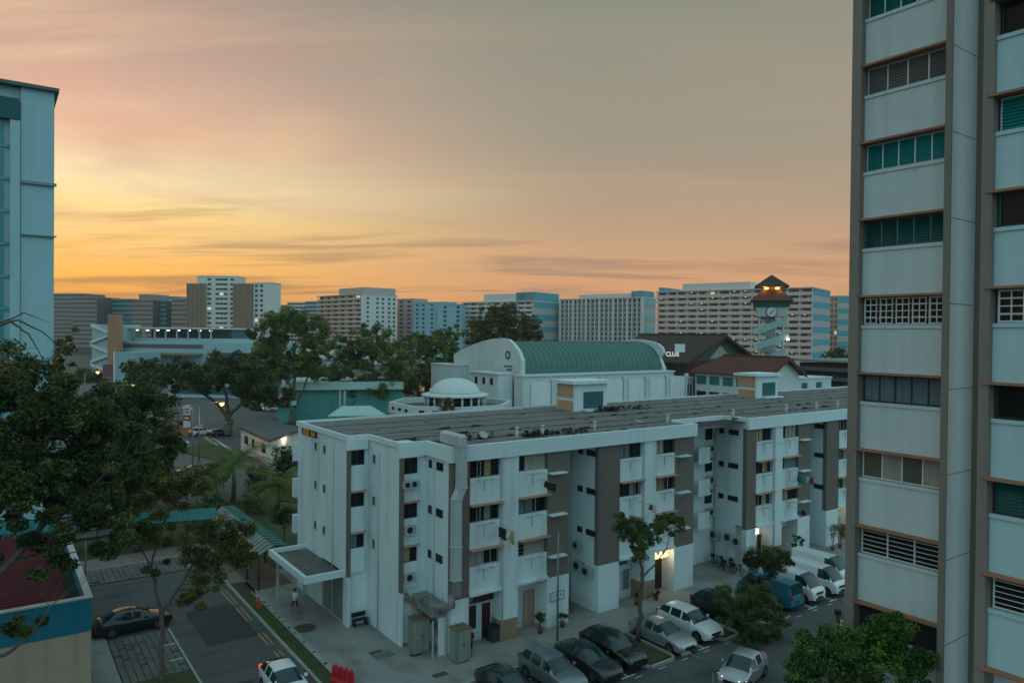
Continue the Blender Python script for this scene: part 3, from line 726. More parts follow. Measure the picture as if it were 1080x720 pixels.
tb.box(26.55, 40, 11.36, 14.32, 0, 46); tb.box(24.6, 26.3, 2, 9.16, 0, 46); tb.box(33, 40, 2, 11.36, 0, 46); tb.box(27.42, 27.8, 9.7, 11.36, 0, 46); tb.box(26.45, 27.42, 11.165, 11.36, 0, 46)  # unseen gap behind the projecting bay, left open to light the white fin
tb.build('wall', TW, tower)
for z in [32.44 - 2.82 * k for k in range(-5, 9)]:
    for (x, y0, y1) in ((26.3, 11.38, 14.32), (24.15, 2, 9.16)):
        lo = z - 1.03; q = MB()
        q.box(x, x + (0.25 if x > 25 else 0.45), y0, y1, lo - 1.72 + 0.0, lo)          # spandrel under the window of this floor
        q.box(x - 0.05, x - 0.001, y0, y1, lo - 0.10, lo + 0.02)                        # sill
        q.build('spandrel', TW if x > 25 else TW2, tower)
for z in [32.44 - 2.82 * k for k in range(-5, 9)]:
    for (x, y0, y1) in ((26.3, 11.38, 14.36), (24.15, 2, 9.28)):
        q = MB(); q.box(x - 0.28, x + 0.12, y0, y1, z, z + 0.075); q.build('window_ledge', ORANGE_LEDGE, tower)
NP = [5, 4, 5, 5, 5, 5, 4, 3, 3]
for k in range(-3, 8):
    z = 32.44 - 2.82 * k
    s = k if k >= 0 else (1, 4, 6)[k + 3]
    fr = [FRAMEW, FRAMEW, FRAMEW, TEALGLASS, FRAMEW, FRAMED, FRAMEW, FRAMEW, FRAMED][s]
    n = NP[s]
    for bayno, (x, y0, y1) in enumerate(((26.42, 11.40, 14.28), (24.3, 3.4, 9.1))):
        if bayno: s2 = [5, 5, 2, 5, 4, 5, 3, 7, 8][s]; fr2 = [FRAMED, FRAMED, FRAMEW, TEALGLASS, FRAMEW, FRAMED, FRAMED, FRAMEW, FRAMED][s]; n2 = 7
        else: s2, fr2, n2 = s, fr, n
        cur = {5: {0, 1, 2, 3, 4}, 6: {0, 2}}.get(s2) if not bayno else {5: {1, 4}}.get(s2)
        w = window(tower, 'x', x, y0, y1, z - 1.0, z - 0.01, n2, fr2, cur, {4: 3, 7: 5}.get(s2, 0), pane=PANE_T[s2])
        if s2 in (0, 1, 2, 3):
            for i in range(n2):
                a = y0 + (y1 - y0) * i / n2
                louvres(w, x + 0.015, a + 0.06, a + (y1 - y0) / n2 - 0.03, z - 0.95, z - 0.06, PANE_T[s2])
        if s2 == 4:      # open white grille casements standing out from the wall
            for i in range(n2):
                a = y0 + (y1 - y0) * (i + 0.1) / n2; d = (y1 - y0) / n2 * 0.8
                g = MB()
                for j in range(5): g.box(x - 0.14, x - 0.12, a, a + d, z - 0.96 + 0.22 * j, z - 0.93 + 0.22 * j)
                for j in range(3): g.box(x - 0.142, x - 0.118, a + (d - 0.03) * j / 2, a + (d - 0.03) * j / 2 + 0.03, z - 0.955, z - 0.05)
                g.build('grille', FRAMEW, w)
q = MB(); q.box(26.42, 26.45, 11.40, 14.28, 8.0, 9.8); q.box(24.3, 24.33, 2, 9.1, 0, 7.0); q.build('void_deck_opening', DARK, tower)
for (x0, x1, y0, y1) in ((26.02, 40, 14.32, 14.68), (25.48, 25.53, 10.955, 11.17), (23.93, 24.9, 9.165, 9.44), (27.36, 27.42, 9.44, 11.0)):
    q = MB(); q.box(x0, x1, y0, y1, 0, 46); q.build('fin', mat('grey_taupe_fin_paint', (0.235, 0.205, 0.18), 0.85, 0.1, 0.5, streak=0.35, spec=0.2), tower)
q = MB(); q.box(25.535, 27.42, 10.97, 11.16, 0, 46)
for z in [32.1 - 2.82 * k for k in range(-4, 12)]:
    q.box(25.536, 27.42, 10.964, 10.97, z, z + 0.025, 1)
q.build('white_fin', [mat('bright_fin_paint', (0.80, 0.82, 0.82), 0.75, 0.05, 0.3, streak=0.12), mat('wall_joint', (0.22, 0.23, 0.23), 0.9)], tower)
q = MB(); q.box(25.3, 40.5, 9.6, 14.9, 46, 46.8); q.box(23.8, 26.6, 1.8, 9.4, 46, 46.8); q.build('roof', TW, tower)

# ------------------------------------------------------------------ the tall slab on the left edge
left = thing('slab_block', 'tall teal slab block with a plain end bay at the left edge', 'building', (5.4, 89.7, 0))
LT = mat('left_block_paint', (0.30, 0.46, 0.50), 0.8, 0.05, 0.2, streak=0.15, spec=0.2)
LT2 = mat('left_block_teal_paint', (0.09, 0.33, 0.36), 0.8, 0.05, 0.2, streak=0.1, spec=0.2)
q = MB(); q.box(2.45, 5.35, 89.75, 102, 0, 44.4); q.box(-26, 2.45, 90.2, 102, 0, 44.4); q.box(1.55, 2.40, 89.5, 90.2, 0, 40.9); q.build('wall', LT, left)
q = MB(); q.box(-26, 2.3, 89.42, 90.19, 40.95, 43.1); q.build('dark_parapet', mat('left_block_dark_teal', (0.015, 0.085, 0.10), 0.8), left)
q = MB(); q.box(-26.5, 5.75, 89.2, 102.5, 44.4, 44.75); q.build('roof', mat('dark_roof_edge', (0.07, 0.12, 0.12), 0.8), left)
for z in (34.6, 29.3):
    q = MB(); q.box(2.45, 5.55, 89.45, 89.75, z, z + (0.3 if z > 30 else 0.15)); q.build('string_course', mat('grey_string_course', (0.16, 0.24, 0.25), 0.8), left)
for k in range(12):
    z = 2.2 + 3.3 * k
    q = MB(); q.box(-26, 1.0, 90.05, 90.19, z, z + 2.9); q.build('window', mat('left_block_glass', (0.03, 0.22, 0.24), 0.3, 0.1, 0.3), left)
    q = MB(); q.box(-26, 1.5, 90.0, 90.04, z + 2.95, z + 3.25); q.build('balcony_parapet', LT2, left)

# ------------------------------------------------------------------ low building at the bottom left
lo = thing('low_building', 'low cream building with teal band and maroon metal roof at the bottom left corner', 'building', (4.4, 44.35, 0))
CREAM = mat('cream_wall_paint', (0.36, 0.28, 0.21), 0.85, 0.12, 0.6, streak=0.35, spec=0.2)
TEALP = mat('teal_band_paint', (0.008, 0.135, 0.19), 0.75, 0.10, 0.6, streak=0.25, spec=0.25)
q = MB(); q.box(-14, 4.38, 44.37, 63.5, -0.2, 3.66); q.build('wall', CREAM, lo)
q = MB(); q.box(-14, 4.4, 44.35, 44.6, 3.66, 5.42); q.box(4.15, 4.4, 44.6, 63.5, 3.66, 5.42); q.build('parapet', TEALP, lo)
q = MB(); q.box(-14, 4.45, 44.30, 44.65, 5.42, 5.5); q.box(4.10, 4.45, 44.65, 63.5, 5.42, 5.5); q.build('coping', mat('pale_coping', (0.42, 0.38, 0.36), 0.8, 0.2, 1, streak=0.4), lo)
q = MB()
for k in range(34):
    y = 44.9 + k * 0.52
    q.poly([(-14, y, 4.75 + 0.02), (3.5, y, 4.75), (3.5, y + 0.40, 4.75), (-14, y + 0.40, 4.77)])
    q.poly([(-14, y + 0.40, 4.77), (3.5, y + 0.40, 4.75), (3.5, y + 0.43, 4.82), (-14, y + 0.43, 4.84)])
    q.poly([(-14, y + 0.43, 4.84), (3.5, y + 0.43, 4.82), (3.5, y + 0.49, 4.82), (-14, y + 0.49, 4.84)])
    q.poly([(-14, y + 0.49, 4.84), (3.5, y + 0.49, 4.82), (3.5, y + 0.52, 4.75), (-14, y + 0.52, 4.77)])
q.build('roof', mat('maroon_metal_roof', (0.085, 0.013, 0.018), 0.7, 0.25, 0.8, streak=0.6, stretch=(0.4, 3, 1), spec=0.2), lo)
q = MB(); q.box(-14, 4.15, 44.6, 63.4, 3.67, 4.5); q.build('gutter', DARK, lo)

# ------------------------------------------------------------------ covered walkway
TEALROOF = mat('teal_metal_roof', (0.016, 0.150, 0.150), 0.6, 0.25, 0.7, streak=0.5, stretch=(0.6, 0.6, 1), spec=0.25)
GREYROOF = mat('grey_green_metal_roof', (0.11, 0.17, 0.165), 0.45, 0.2, 0.7, streak=0.4, stretch=(0.6, 0.6, 1), spec=0.45)
BROWNP = mat('brown_post_paint', (0.06, 0.04, 0.03), 0.6)
def ribbed(mb, a, b_, c, d, n, mi=0, h=0.05):
    """sheet a-b (eave) to d-c (ridge) with n standing ribs running up the slope"""
    a, b_, c, d = map(Vector, (a, b_, c, d)); nn = (b_ - a).cross(d - a).normalized()
    if nn.z < 0: nn = -nn
    mb.extrude([a, b_, c, d], -nn * 0.05, mi)
    for k in range(n + 1):
        t = k / n; p, q_ = a.lerp(b_, t), d.lerp(c, t); w = (b_ - a).normalized() * 0.02
        mb.extrude([p - w + nn * .003, p + w + nn * .003, q_ + w + nn * .003, q_ - w + nn * .003], nn * h, mi)
walk = thing('covered_walkway', 'teal roofed covered walkway along the footpath behind the parking bays', 'walkway', (0, 72, 0))
q = MB(); A0, A1 = Vector((-14, 77.2, 2.7)), Vector((16.6, 69.0, 2.7)); n_ = Vector((0.26, 0.965, 0)) * 1.9
ribbed(q, A0, A1, A1 + n_ + Vector((0, 0, .55)), A0 + n_ + Vector((0, 0, .55)), 70); q.build('roof', TEALROOF, walk)
q = MB(); ribbed(q, A1 + n_ * 2, A0 + n_ * 2, A0 + n_ + Vector((0, 0, .55)), A1 + n_ + Vector((0, 0, .55)), 70); q.build('roof', TEALROOF, walk)
for k in range(9):
    p = A0.lerp(A1, (k + .3) / 9) + n_ * 0.25
    q = MB(); q.tube([(p.x, p.y, 0), (p.x, p.y, 2.72)], 0.07, 8); q.build('post', BROWNP, walk)
walk2 = thing('covered_walkway', 'grey green ribbed covered walkway on brown posts leading to the block canopy', 'walkway', (17.8, 62, 0))
q = MB(); ribbed(q, (16.25, 55.2, 2.75), (16.25, 69.6, 2.75), (17.75, 71.2, 3.2), (17.75, 56.0, 3.2), 20); q.build('roof', GREYROOF, walk2)
q = MB(); ribbed(q, (19.25, 72.8, 2.75), (19.25, 56.9, 2.75), (17.78, 56.0, 3.2), (17.78, 71.2, 3.2), 20); q.build('roof', TEALROOF, walk2)
for y in (55.9, 58.9, 62.2, 65.5, 68.8):
    for x in (16.6, 19.0):
        if x > 18 and y < 57: continue
        q = MB(); q.tube([(x, y, 0), (x, y, 2.83)], 0.07, 8); q.build('post', BROWNP, walk2)

# ------------------------------------------------------------------ white community hall with the green vaulted roof
CHW = mat('hall_white_paint', (0.52, 0.58, 0.58), 0.8, 0.07, 0.25, streak=0.35, spec=0.2)
GREENR = mat('green_vault_roof', (0.045, 0.135, 0.115), 0.55, 0.12, 0.25, streak=0.3, stretch=(1.2, 0.2, 0.2), spec=0.4)
hall = thing('vaulted_hall', 'long white hall with a green vaulted roof and curved end walls', 'building', (89, 121, 0))
prof = [(120.8, 11.2), (120.8, 12.5), (121.3, 14.0), (122.2, 15.4), (123.6, 16.6), (125.4, 17.5), (127.6, 18.0), (130, 18.05), (134, 17.7), (138, 17.0), (142, 16.0), (145, 15.0), (147, 14.2), (147, 9.0)]
q = MB(); q.extrude([(89.8, y, z) for y, z in prof] + [(89.8, 120.8, 9.0)], (41.5, 0, 0), 0, True); 
for k in range(29):
    x = 90.4 + k * 1.42
    q.extrude([(x, y - 0.05, z + 0.07) for y, z in prof[1:-1]] + [(x, y, z - 0.2) for y, z in prof[-2:0:-1]], (0.09, 0, 0))
q.build('roof', GREENR, hall)
def grow(k): return [(y + (0 if i in (0, len(prof) - 1) else (-0.5 if y < 126 else 0)), z + k) for i, (y, z) in enumerate(prof)]
pr = [(120.2, 10.5), (120.2, 14.2), (121.6, 16.2), (123.4, 17.6), (125.2, 18.5), (128, 18.75), (131, 18.6), (135, 18.0), (139, 17.2), (143, 16.1), (147.2, 14.7), (147.2, 0), (120.2, 0)]
q = MB(); q.extrude([(88.9, y, z) for y, z in pr], (0.9, 0, 0)); ew = q.build('end_wall', CHW, hall)
q = MB(); q.lathe([(0.95, 0.0), (0.95, 0.12)], (0, 0, 0), 20); e = q.build('round_emblem', mat('dark_blue_emblem', (0.02, 0.07, 0.10), 0.5), ew, world=False); e.location = (-0.14, 4.2, 15.2); e.rotation_euler = (0, R(90), 0)
q = MB(); q.lathe([(0.5, 0.0), (0.5, 0.05)], (0, 0, 0), 20); e2 = q.build('emblem_centre', mat('pale_emblem', (0.35, 0.45, 0.48), 0.6), e, world=False); e2.location = (0, 0, -0.06)
q = MB(); q.box(88.84, 88.9, 123.4, 126.4, 12.7, 13.0); q.box(88.84, 88.9, 123.6, 125.4, 12.0, 12.35); q.build('wall_lettering', mat('dark_blue_emblem', (0.02, 0.07, 0.10)), ew)
pr2 = [(120.2, 9.5), (120.0, 11.8), (120.9, 13.4), (121.4, 14.3), (120.9, 14.8), (120.2, 15.5), (120.7, 16.7), (122.0, 17.6), (124.2, 18.2), (127.5, 18.6), (131, 18.7), (135, 18.1), (139, 17.2), (143, 16.1), (147.2, 14.7), (147.2, 0), (120.2, 0)]
q = MB(); q.extrude([(131.2, y, z) for y, z in pr2], (0.8, 0, 0)); q.build('end_wall', CHW, hall)
q = MB(); q.box(87.4, 132, 117.6, 120.75, 0, 11.0); q.box(87.2, 132.2, 117.3, 121, 11.0, 11.35); q.box(87.3, 132.1, 117.45, 117.6, 0, 3.2); q.build('front_wall', CHW, hall)
for k in range(7):
    x = 88.3 + k * 6.9
    q = MB(); q.box(x + 1.0, x + 6.0, 117.38, 117.595, 4.0, 9.6); q.build('wall_panel', mat('hall_panel_paint', (0.60, 0.65, 0.65), 0.8, 0.05, 0.3, streak=0.3), hall)
    q = MB(); q.box(x + 6.3, x + 6.7, 117.2, 117.59, 2.0, 9.9); q.prism([(x + 6.0, 117.15), (x + 7.0, 117.15), (x + 7.0, 117.59), (x + 6.0, 117.59)], 9.9, 10.6); q.build('pilaster', CHW, hall)
q = MB(); q.box(83.6, 87.3, 121.2, 131.5, 0, 11.4); q.box(83.2, 87.3, 121.0, 131.7, 11.4, 11.7); q.build('side_wing', CHW, hall)
for y in (123.4, 126.3, 129.2): window(hall, 'x', 83.55, y - 0.5, y + 0.5, 9.2, 10.6, 1, FRAMED)
q = MB(); q.box(88.8, 88.88, 132.2, 135.0, 6.5, 11.0); q.build('side_door', DARK, hall)
q = MB(); q.box(85.5, 88.85, 141, 152, 0, 12.3); q.box(85.3, 88.85, 140.8, 152.2, 12.3, 12.6); q.build('side_wing', CHW, hall)
# link wing with slit windows to the right of the hall
wing = thing('link_wing', 'low white wing with tall slit windows between the vaulted hall and gabled hall', 'building', (133, 121, 0))
q = MB(); q.box(132.6, 143, 121, 127, 0, 9.0); q.box(132.4, 143.2, 120.8, 127.2, 9.0, 9.4); q.build('wall', CHW, wing)
for k in range(8):
    x = 133.4 + k * 1.0 + (1.4 if k > 3 else 0)
    q = MB(); q.box(x, x + 0.5, 120.95, 120.99, 4.6, 7.6); q.build('window', GLASS, wing)

# ------------------------------------------------------------------ domed building
DC = gd(480, 410, 132); DX, DY = DC.x, DC.y
dome = thing('domed_pavilion', 'white pavilion with a shallow round dome on columns in front of the vaulted hall', 'building', (DX, DY, 0))
q = MB(); q.lathe([(4.6, 0), (4.5, 0.4), (4.25, 0.9), (3.8, 1.45), (3.15, 1.95), (2.3, 2.35), (1.2, 2.62), (0.05, 2.7)], (DX, DY, 8.9), 48); q.build('dome_roof', CHW, dome)
q = MB(); q.lathe([(5.7, 0), (6.1, 0.1), (6.1, 0.4), (5.3, 0.6), (4.7, 0.65)], (DX, DY, 8.3), 48); q.build('ring_slab', CHW, dome)
q = MB(); q.lathe([(4.8, 6.4), (4.8, 8.35)], (DX, DY, 0), 32); q.build('drum', GLASS, dome)
for k in range(20):
    a = 2 * math.pi * k / 20; x, y = DX + 5.5 * math.cos(a), DY + 5.5 * math.sin(a)
    q = MB(); q.tube([(x, y, 6.4), (x, y, 8.35)], 0.2, 8); q.build('column', CHW, dome)
def octo(r, rot=22.5): return [(DX - 0.8 + r * math.cos(R(rot + 45 * k)), DY + r * math.sin(R(rot + 45 * k))) for k in range(8)]
q = MB(); q.prism(octo(10.9), 0, 5.6); q.build('wall', CHW, dome)
q = MB(); o1, o2 = octo(11.2), octo(10.6)
for k in range(8):
    j = (k + 1) % 8; q.prism([o1[k], o1[j], o2[j], o2[k]], 5.6, 7.4)
q.build('parapet', CHW, dome)
q = MB(); q.prism(octo(10.55), 5.6, 6.4); q.build('flat_roof', mat('dark_flat_roof', (0.06, 0.075, 0.075), 0.8, 0.3, 0.4), dome)
for k in range(8):
    j = (k + 1) % 8; a, c = Vector((*o1[k], 0)), Vector((*o1[j], 0))
    nn = Vector(((a + c) / 2 - Vector((DX - .8, DY, 0)))).normalized()
    for (s, t) in ((0.12, 0.3), (0.38, 0.6), (0.68, 0.88)):
        p, r_ = a.lerp(c, s), a.lerp(c, t); q = MB()
        q.extrude([p + Vector((0, 0, 3.4)), r_ + Vector((0, 0, 3.4)), r_ + Vector((0, 0, 5.2)), p + Vector((0, 0, 5.2))], -nn * 0.38 + nn * 0.0); w = q.build('window', GLASS, dome)
        q = MB(); q.extrude([p.lerp(r_, .2) + Vector((0, 0, 6.2)) + nn * .03, p.lerp(r_, .8) + Vector((0, 0, 6.2)) + nn * .03, p.lerp(r_, .8) + Vector((0, 0, 6.7)) + nn * .03, p.lerp(r_, .2) + Vector((0, 0, 6.7)) + nn * .03], -nn * 0.1); q.build('parapet_slot', GLASS, dome)

# ------------------------------------------------------------------ teal flat-roofed market building
tl = thing('market_hall', 'low teal building with pale flat roof slabs behind the two bare trunk trees', 'building', (*gd(350, 430, 158)[:2], 0))
TEALW = mat('teal_wall_paint', (0.085, 0.29, 0.285), 0.8, 0.1, 0.4, streak=0.3)
PALEG = mat('pale_green_roof_edge', (0.38, 0.52, 0.49), 0.8, 0.1, 0.4, streak=0.3)
def quad_prism(mb, pts, z0, z1): mb.prism([tuple(p)[:2] for p in pts], z0, z1)
def ground_quad(pxa, pxb, da, db, thick):
    """footprint whose front edge runs from pixel column pxa (depth da) to pxb (depth db), thick metres deep"""
    a, c = gd(pxa, 352, da), gd(pxb, 352, db); a.z = c.z = 0
    n = Vector((-(c - a).y, (c - a).x, 0)).normalized()
    if n.dot(FW0) < 0: n = -n
    return [a, c, c + n * thick, a + n * thick]
q = MB(); quad_prism(q, ground_quad(310, 424, 160, 166, 16), 0, 6.9); q.build('wall', TEALW, tl)
q = MB(); quad_prism(q, ground_quad(306, 426, 158.5, 164.5, 19), 6.9, 8.6); q.build('roof', PALEG, tl)
q = MB(); quad_prism(q, ground_quad(293, 311, 156, 157, 12), 0, 3.9); q.build('annex_wall', TEALW, tl)
q = MB(); quad_prism(q, ground_quad(290, 313, 155, 156, 13), 3.9, 5.3); q.build('annex_roof', PALEG, tl)
q = MB(); quad_prism(q, ground_quad(352, 398, 150, 152, 8), 0, 2.6); q.build('porch_wall', mat('porch_dark', (0.05, 0.07, 0.07), 0.8), tl)
a_ = ground_quad(346, 408, 148, 151, 10)
q = MB(); q.extrude([a_[0] + Vector((0, 0, 2.6)), a_[1] + Vector((0, 0, 2.6)), a_[1].lerp(a_[2], .5) * .75 + a_[0] * .25 + Vector((0, 0, 4.2)), a_[0].lerp(a_[3], .5) * .75 + a_[1] * .25 + Vector((0, 0, 4.2))], (0, 0, -0.25)); q.build('porch_roof', PALEG, tl)
for px in (358, 363):
    q = MB(); quad_prism(q, ground_quad(px, px + 2, 159.3, 159.4, 0.5), 0, 6.8); q.build('drain_pipe', METAL, tl)

# ------------------------------------------------------------------ small white guard house with a lamp on its wall
gh = thing('guard_house', 'small white flat roofed guard house with lamp lit pale wall beside the far road', 'building', (*gz(285, 482)[:2], 0))
a = gz(262, 478); WARMW = mat('warm_white_wall', (0.60, 0.58, 0.53), 0.8, 0.1, 0.5, streak=0.3)
fp = [gz(254, 474), gz(284, 490), gz(316, 477), gz(284, 465)]
q = MB(); quad_prism(q, fp, -0.2, 3.5); q.build('wall', WARMW, gh)
cx_ = sum((p for p in fp), Vector()) / 4
q = MB(); quad_prism(q, [cx_ + (p - cx_) * 1.08 for p in fp], 3.5, 3.85); q.build('roof', mat('grey_slab_roof', (0.08, 0.09, 0.09), 0.9), gh)
for (t0, t1) in ((0.15, 0.28), (0.42, 0.5), (0.75, 0.88)):
    p, r_ = fp[0].lerp(fp[1], t0), fp[0].lerp(fp[1], t1); nn = Vector(((fp[1] - fp[0]).y, -(fp[1] - fp[0]).x, 0)).normalized() * 0.05
    q = MB(); q.extrude([p + Vector((0, 0, 1.4)), r_ + Vector((0, 0, 1.4)), r_ + Vector((0, 0, 2.7)), p + Vector((0, 0, 2.7))], nn); q.build('window', GLASS, gh)
nn = Vector(((fp[2] - fp[1]).y, -(fp[2] - fp[1]).x, 0)).normalized()
p = fp[1].lerp(fp[2], 0.45) + nn * 0.5; lamp((p.x, p.y, 3.1), 90, (1, .78, .5), 0.2)
q = MB(); q.lathe([(0.12, -0.1), (0.16, 0), (0.1, 0.12)], (p.x - nn.x * .35, p.y - nn.y * .35, 3.1), 10); q.build('wall_lamp', emat('warm_lamp', (1, .75, .42), 6), gh)

# ------------------------------------------------------------------ dark tiled roofs and the clock tower
TILE = mat('dark_brown_roof_tiles', (0.045, 0.026, 0.020), 0.8, 0.25, 0.5, streak=0.4, stretch=(1.5, 1.5, 0.4), fine=0.2)
TILE2 = mat('reddish_roof_tiles', (0.090, 0.030, 0.022), 0.8, 0.25, 0.5, streak=0.4, stretch=(1.5, 1.5, 0.4), fine=0.2)
def gable(name, lab, x, y0, y1, half, zw, zr, over, m, wallm, hip=0.0, gablem=None):
    """hall whose ridge runs away from the street (along y), gable end facing the street"""
    t = thing(name, lab, 'building', (x, y0, 0)); sl = (zr - zw) / half
    q = MB(); q.box(x - half, x + half, y0, y1, 0, zw); q.build('wall', wallm, t)
    q = MB(); q.extrude([(x - half, y0, zw), (x + half, y0, zw), (x, y0, zr - 0.15)], (0, y1 - y0 - hip, 0)); q.build('gable_wall', gablem or wallm, t)
    ze = zw - over * sl; r0, r1 = y0 - over, y1 + over
    for s in (-1, 1):
        q = MB(); q.extrude([(x + s * (half + over), r0, ze), (x + s * (half + over), r1, ze), (x, r1 - hip, zr), (x, r0, zr)], (0, 0, 0.35)); q.build('roof', m, t)
        q = MB(); q.extrude([(x + s * (half + over), r0 - 0.05, ze - 0.35), (x + s * (half + over), r0 - 0.05, ze + 0.42), (x, r0 - 0.05, zr + 0.42), (x, r0 - 0.05, zr - 0.35)], (0, -0.25, 0)); q.build('barge_board', m, t)
    if hip:
        q = MB(); q.extrude([(x - half - over, r1, ze), (x + half + over, r1, ze), (x, r1 - hip, zr)], (0, 0, 0.35)); q.build('roof', m, t)
    q = MB(); q.box(x - 0.25, x + 0.25, r0, r1 - hip, zr + 0.36, zr + 0.62); q.build('ridge_cap', m, t)
    return t
g1 = gable('gabled_hall', 'big hall under a dark brown tiled gable roof left of the clock tower', 159.7, 126, 154, 13.5, 13.2, 19.6, 1.8, TILE, mat('maroon_hall_wall', (0.07, 0.03, 0.028), 0.8, 0.15, 0.4), gablem=mat('dark_gable_wall', (0.06, 0.08, 0.075), 0.8, 0.4, 0.3))
q = MB(); q.extrude([(155, 125.9, 13.6), (164, 125.9, 13.6), (159.6, 125.9, 17.2)], (0, -0.15, 0)); q.build('gable_light', mat('pale_gable_panel', (0.28, 0.30, 0.26), 0.8, 0.3, 1), g1)
g2 = gable('gabled_hall', 'white two storey hall under a red brown hipped roof before the clock tower', 147.4, 98.5, 119, 6.0, 11.2, 14.6, 1.2, TILE2, CHW, hip=5)
for k in range(5):
    y = 100 + k * 3.9
    for z in (7.9, 4.2): window(g2, 'x', 141.32, y, y + 2.9, z, z + 2.0, 3, FRAMED, None, pane=TEALGLASS if z > 5 else GLASS)
q = MB(); q.box(153.4, 168, 99, 108, 0, 9.6); q.box(153.2, 168.2, 98.8, 108.2, 9.6, 10.0); q.build('side_wing', CHW, g2)
for x in (155.5, 161.5): window(g2, 'y', 98.9, x, x + 2.2, 6.4, 8.8, 2, FRAMED, None, pane=TEALGLASS)
clubp = gd(703, 373.5, 180)
cl = thing('club_sign', 'white lit CLUB lettering on a dark frame beside the curved end of the vaulted hall', 'sign', (clubp.x, clubp.y, 0))
q = MB()
for k in (0.3, 3.0): q.tube([clubp + RT0 * k, (clubp + RT0 * k).xy.to_3d() + Vector((0, 0, 9.4))], 0.06, 6)
q.build('support', FRAMED, cl)
text('CLUB', 1.6, clubp + RT0 * 1.45, (R(90), 0, YAW - R(90)), emat('lit_sign_letters', (0.80, 0.86, 0.82), 0.42), cl, 0.1, bold=0.03, sx=0.82)
sgb = gd(716, 367, 177)
ts = thing('panel_sign', 'plain white three panel board standing on the dark roof above the CLUB sign', 'sign', (sgb.x, sgb.y, 0))
for k in range(3):
    q = MB(); q.box(sgb.x - 1.3 + k * 1.2, sgb.x - 0.15 + k * 1.2, sgb.y, sgb.y + 0.15, sgb.z - 1.0, sgb.z + 1.0); q.build('panel', mat('white_panel', (0.62, 0.66, 0.66), 0.7), ts)
q = MB()
for k in range(2): q.tube([(sgb.x - 0.6 + 2 * k, sgb.y + 0.25, 9.4), (sgb.x - 0.6 + 2 * k, sgb.y + 0.25, sgb.z + 0.9)], 0.06, 6)
q.build('post', FRAMED, ts)
# clock tower: stair shaft, glazed lantern, two tiers of hipped roof
CT = gd(813, 352, 205); TX, TY = CT.x, CT.y; CR = YAW - R(90) + R(-17)
ct = thing('clock_tower', 'stair tower with a clock, green lantern windows and a two tier lamp lit pagoda roof', 'clock tower', (TX, TY, 0), CR)
def lbuild(q, name, m, parent): return q.build(name, m, parent, world=False)
TPW = mat('clock_tower_paint', (0.40, 0.48, 0.47), 0.8, 0.08, 0.4, streak=0.3)
def frus(q, h0, z0, h1, z1, mi=0):
    vs = [(sx * h0, sy * h0, z0) for sx, sy in ((-1, -1), (1, -1), (1, 1), (-1, 1))] + [(sx * h1, sy * h1, z1) for sx, sy in ((-1, -1), (1, -1), (1, 1), (-1, 1))]
    q.mesh(vs, [(3, 2, 1, 0), (4, 5, 6, 7), (0, 1, 5, 4), (1, 2, 6, 5), (2, 3, 7, 6), (3, 0, 4, 7)], mi)
q = MB(); q.box(-1.2, 1.2, 1.4, 3.4, 0, 25.2)
for sx in (-1, 1):
    for sy in (-1, 1): q.box(sx * 3.2 - .2, sx * 3.2 + .2, sy * 3.0 - .2, sy * 3.0 + .2, 0, 25.2)
lbuild(q, 'shaft', TPW, ct)
STAIRP = mat('pale_teal_stair_paint', (0.27, 0.40, 0.40), 0.8, 0.1, 0.5)
for k in range(5):
    z = 3.2 + k * 4.4
    q = MB(); q.extrude([(-3.6, -3.3, z - 0.5), (3.6, -3.3, z + 2.3), (3.6, -3.3, z + 4.2), (-3.6, -3.3, z + 1.4)], (0, 0.25, 0)); q.extrude([(-3.6, -3.0, z - 0.5), (3.6, -3.0, z + 2.3), (3.6, -3.0, z + 2.6), (-3.6, -3.0, z - 0.2)], (0, 1.8, 0)); lbuild(q, 'stair_flight', STAIRP, ct)
    q = MB(); q.extrude([(3.6, 0.6, z + 2.0), (-3.6, 0.6, z + 3.9), (-3.6, 0.6, z + 4.9), (3.6, 0.6, z + 3.0)], (0, 1.0, 0)); lbuild(q, 'stair_flight', TPW, ct)
    q = MB(); q.box(-4.6, -3.62, -3.3, 1.6, z - 0.5, z + 1.3); q.box(3.62, 4.6, -3.3, 1.6, z + 2.3, z + 4.0); lbuild(q, 'landing', TPW, ct)
q = MB(); frus(q, 3.7, 25.2, 4.1, 27.8); lbuild(q, 'clock_storey', TPW, ct)
q = MB(); frus(q, 4.4, 27.85, 4.6, 29.8); lbuild(q, 'lantern_window', glass('green_lantern_glass', (0.01, 0.10, 0.065), 0.15), ct)
for k in range(5):
    a = -4.6 + 9.0 * k / 4
    q = MB(); q.box(a, a + 0.2, -4.75, -4.45, 27.8, 29.8); q.box(-4.75, -4.45, a, a + 0.2, 27.8, 29.8); lbuild(q, 'mullion', FRAMED, ct)
q = MB(); frus(q, 5.7, 29.6, 2.2, 32.8); lbuild(q, 'lower_roof', TILE2, ct)
q = MB(); frus(q, 2.1, 32.8, 2.1, 33.7); lbuild(q, 'roof_lantern', mat('ochre_lantern_wall', (0.45, 0.25, 0.08), 0.8), ct)
q = MB(); frus(q, 4.5, 33.5, 4.5, 33.7); frus(q, 4.5, 33.7, 0.15, 37.0); lbuild(q, 'upper_roof', TILE, ct)
for sx in (-1.4, 1.4):
    q = MB(); q.box(sx - 0.45, sx + 0.45, -2.4, -2.2, 32.85, 33.35); lbuild(q, 'lantern_lamp', emat('amber_lamp', (1.0, 0.50, 0.10), 4), ct)
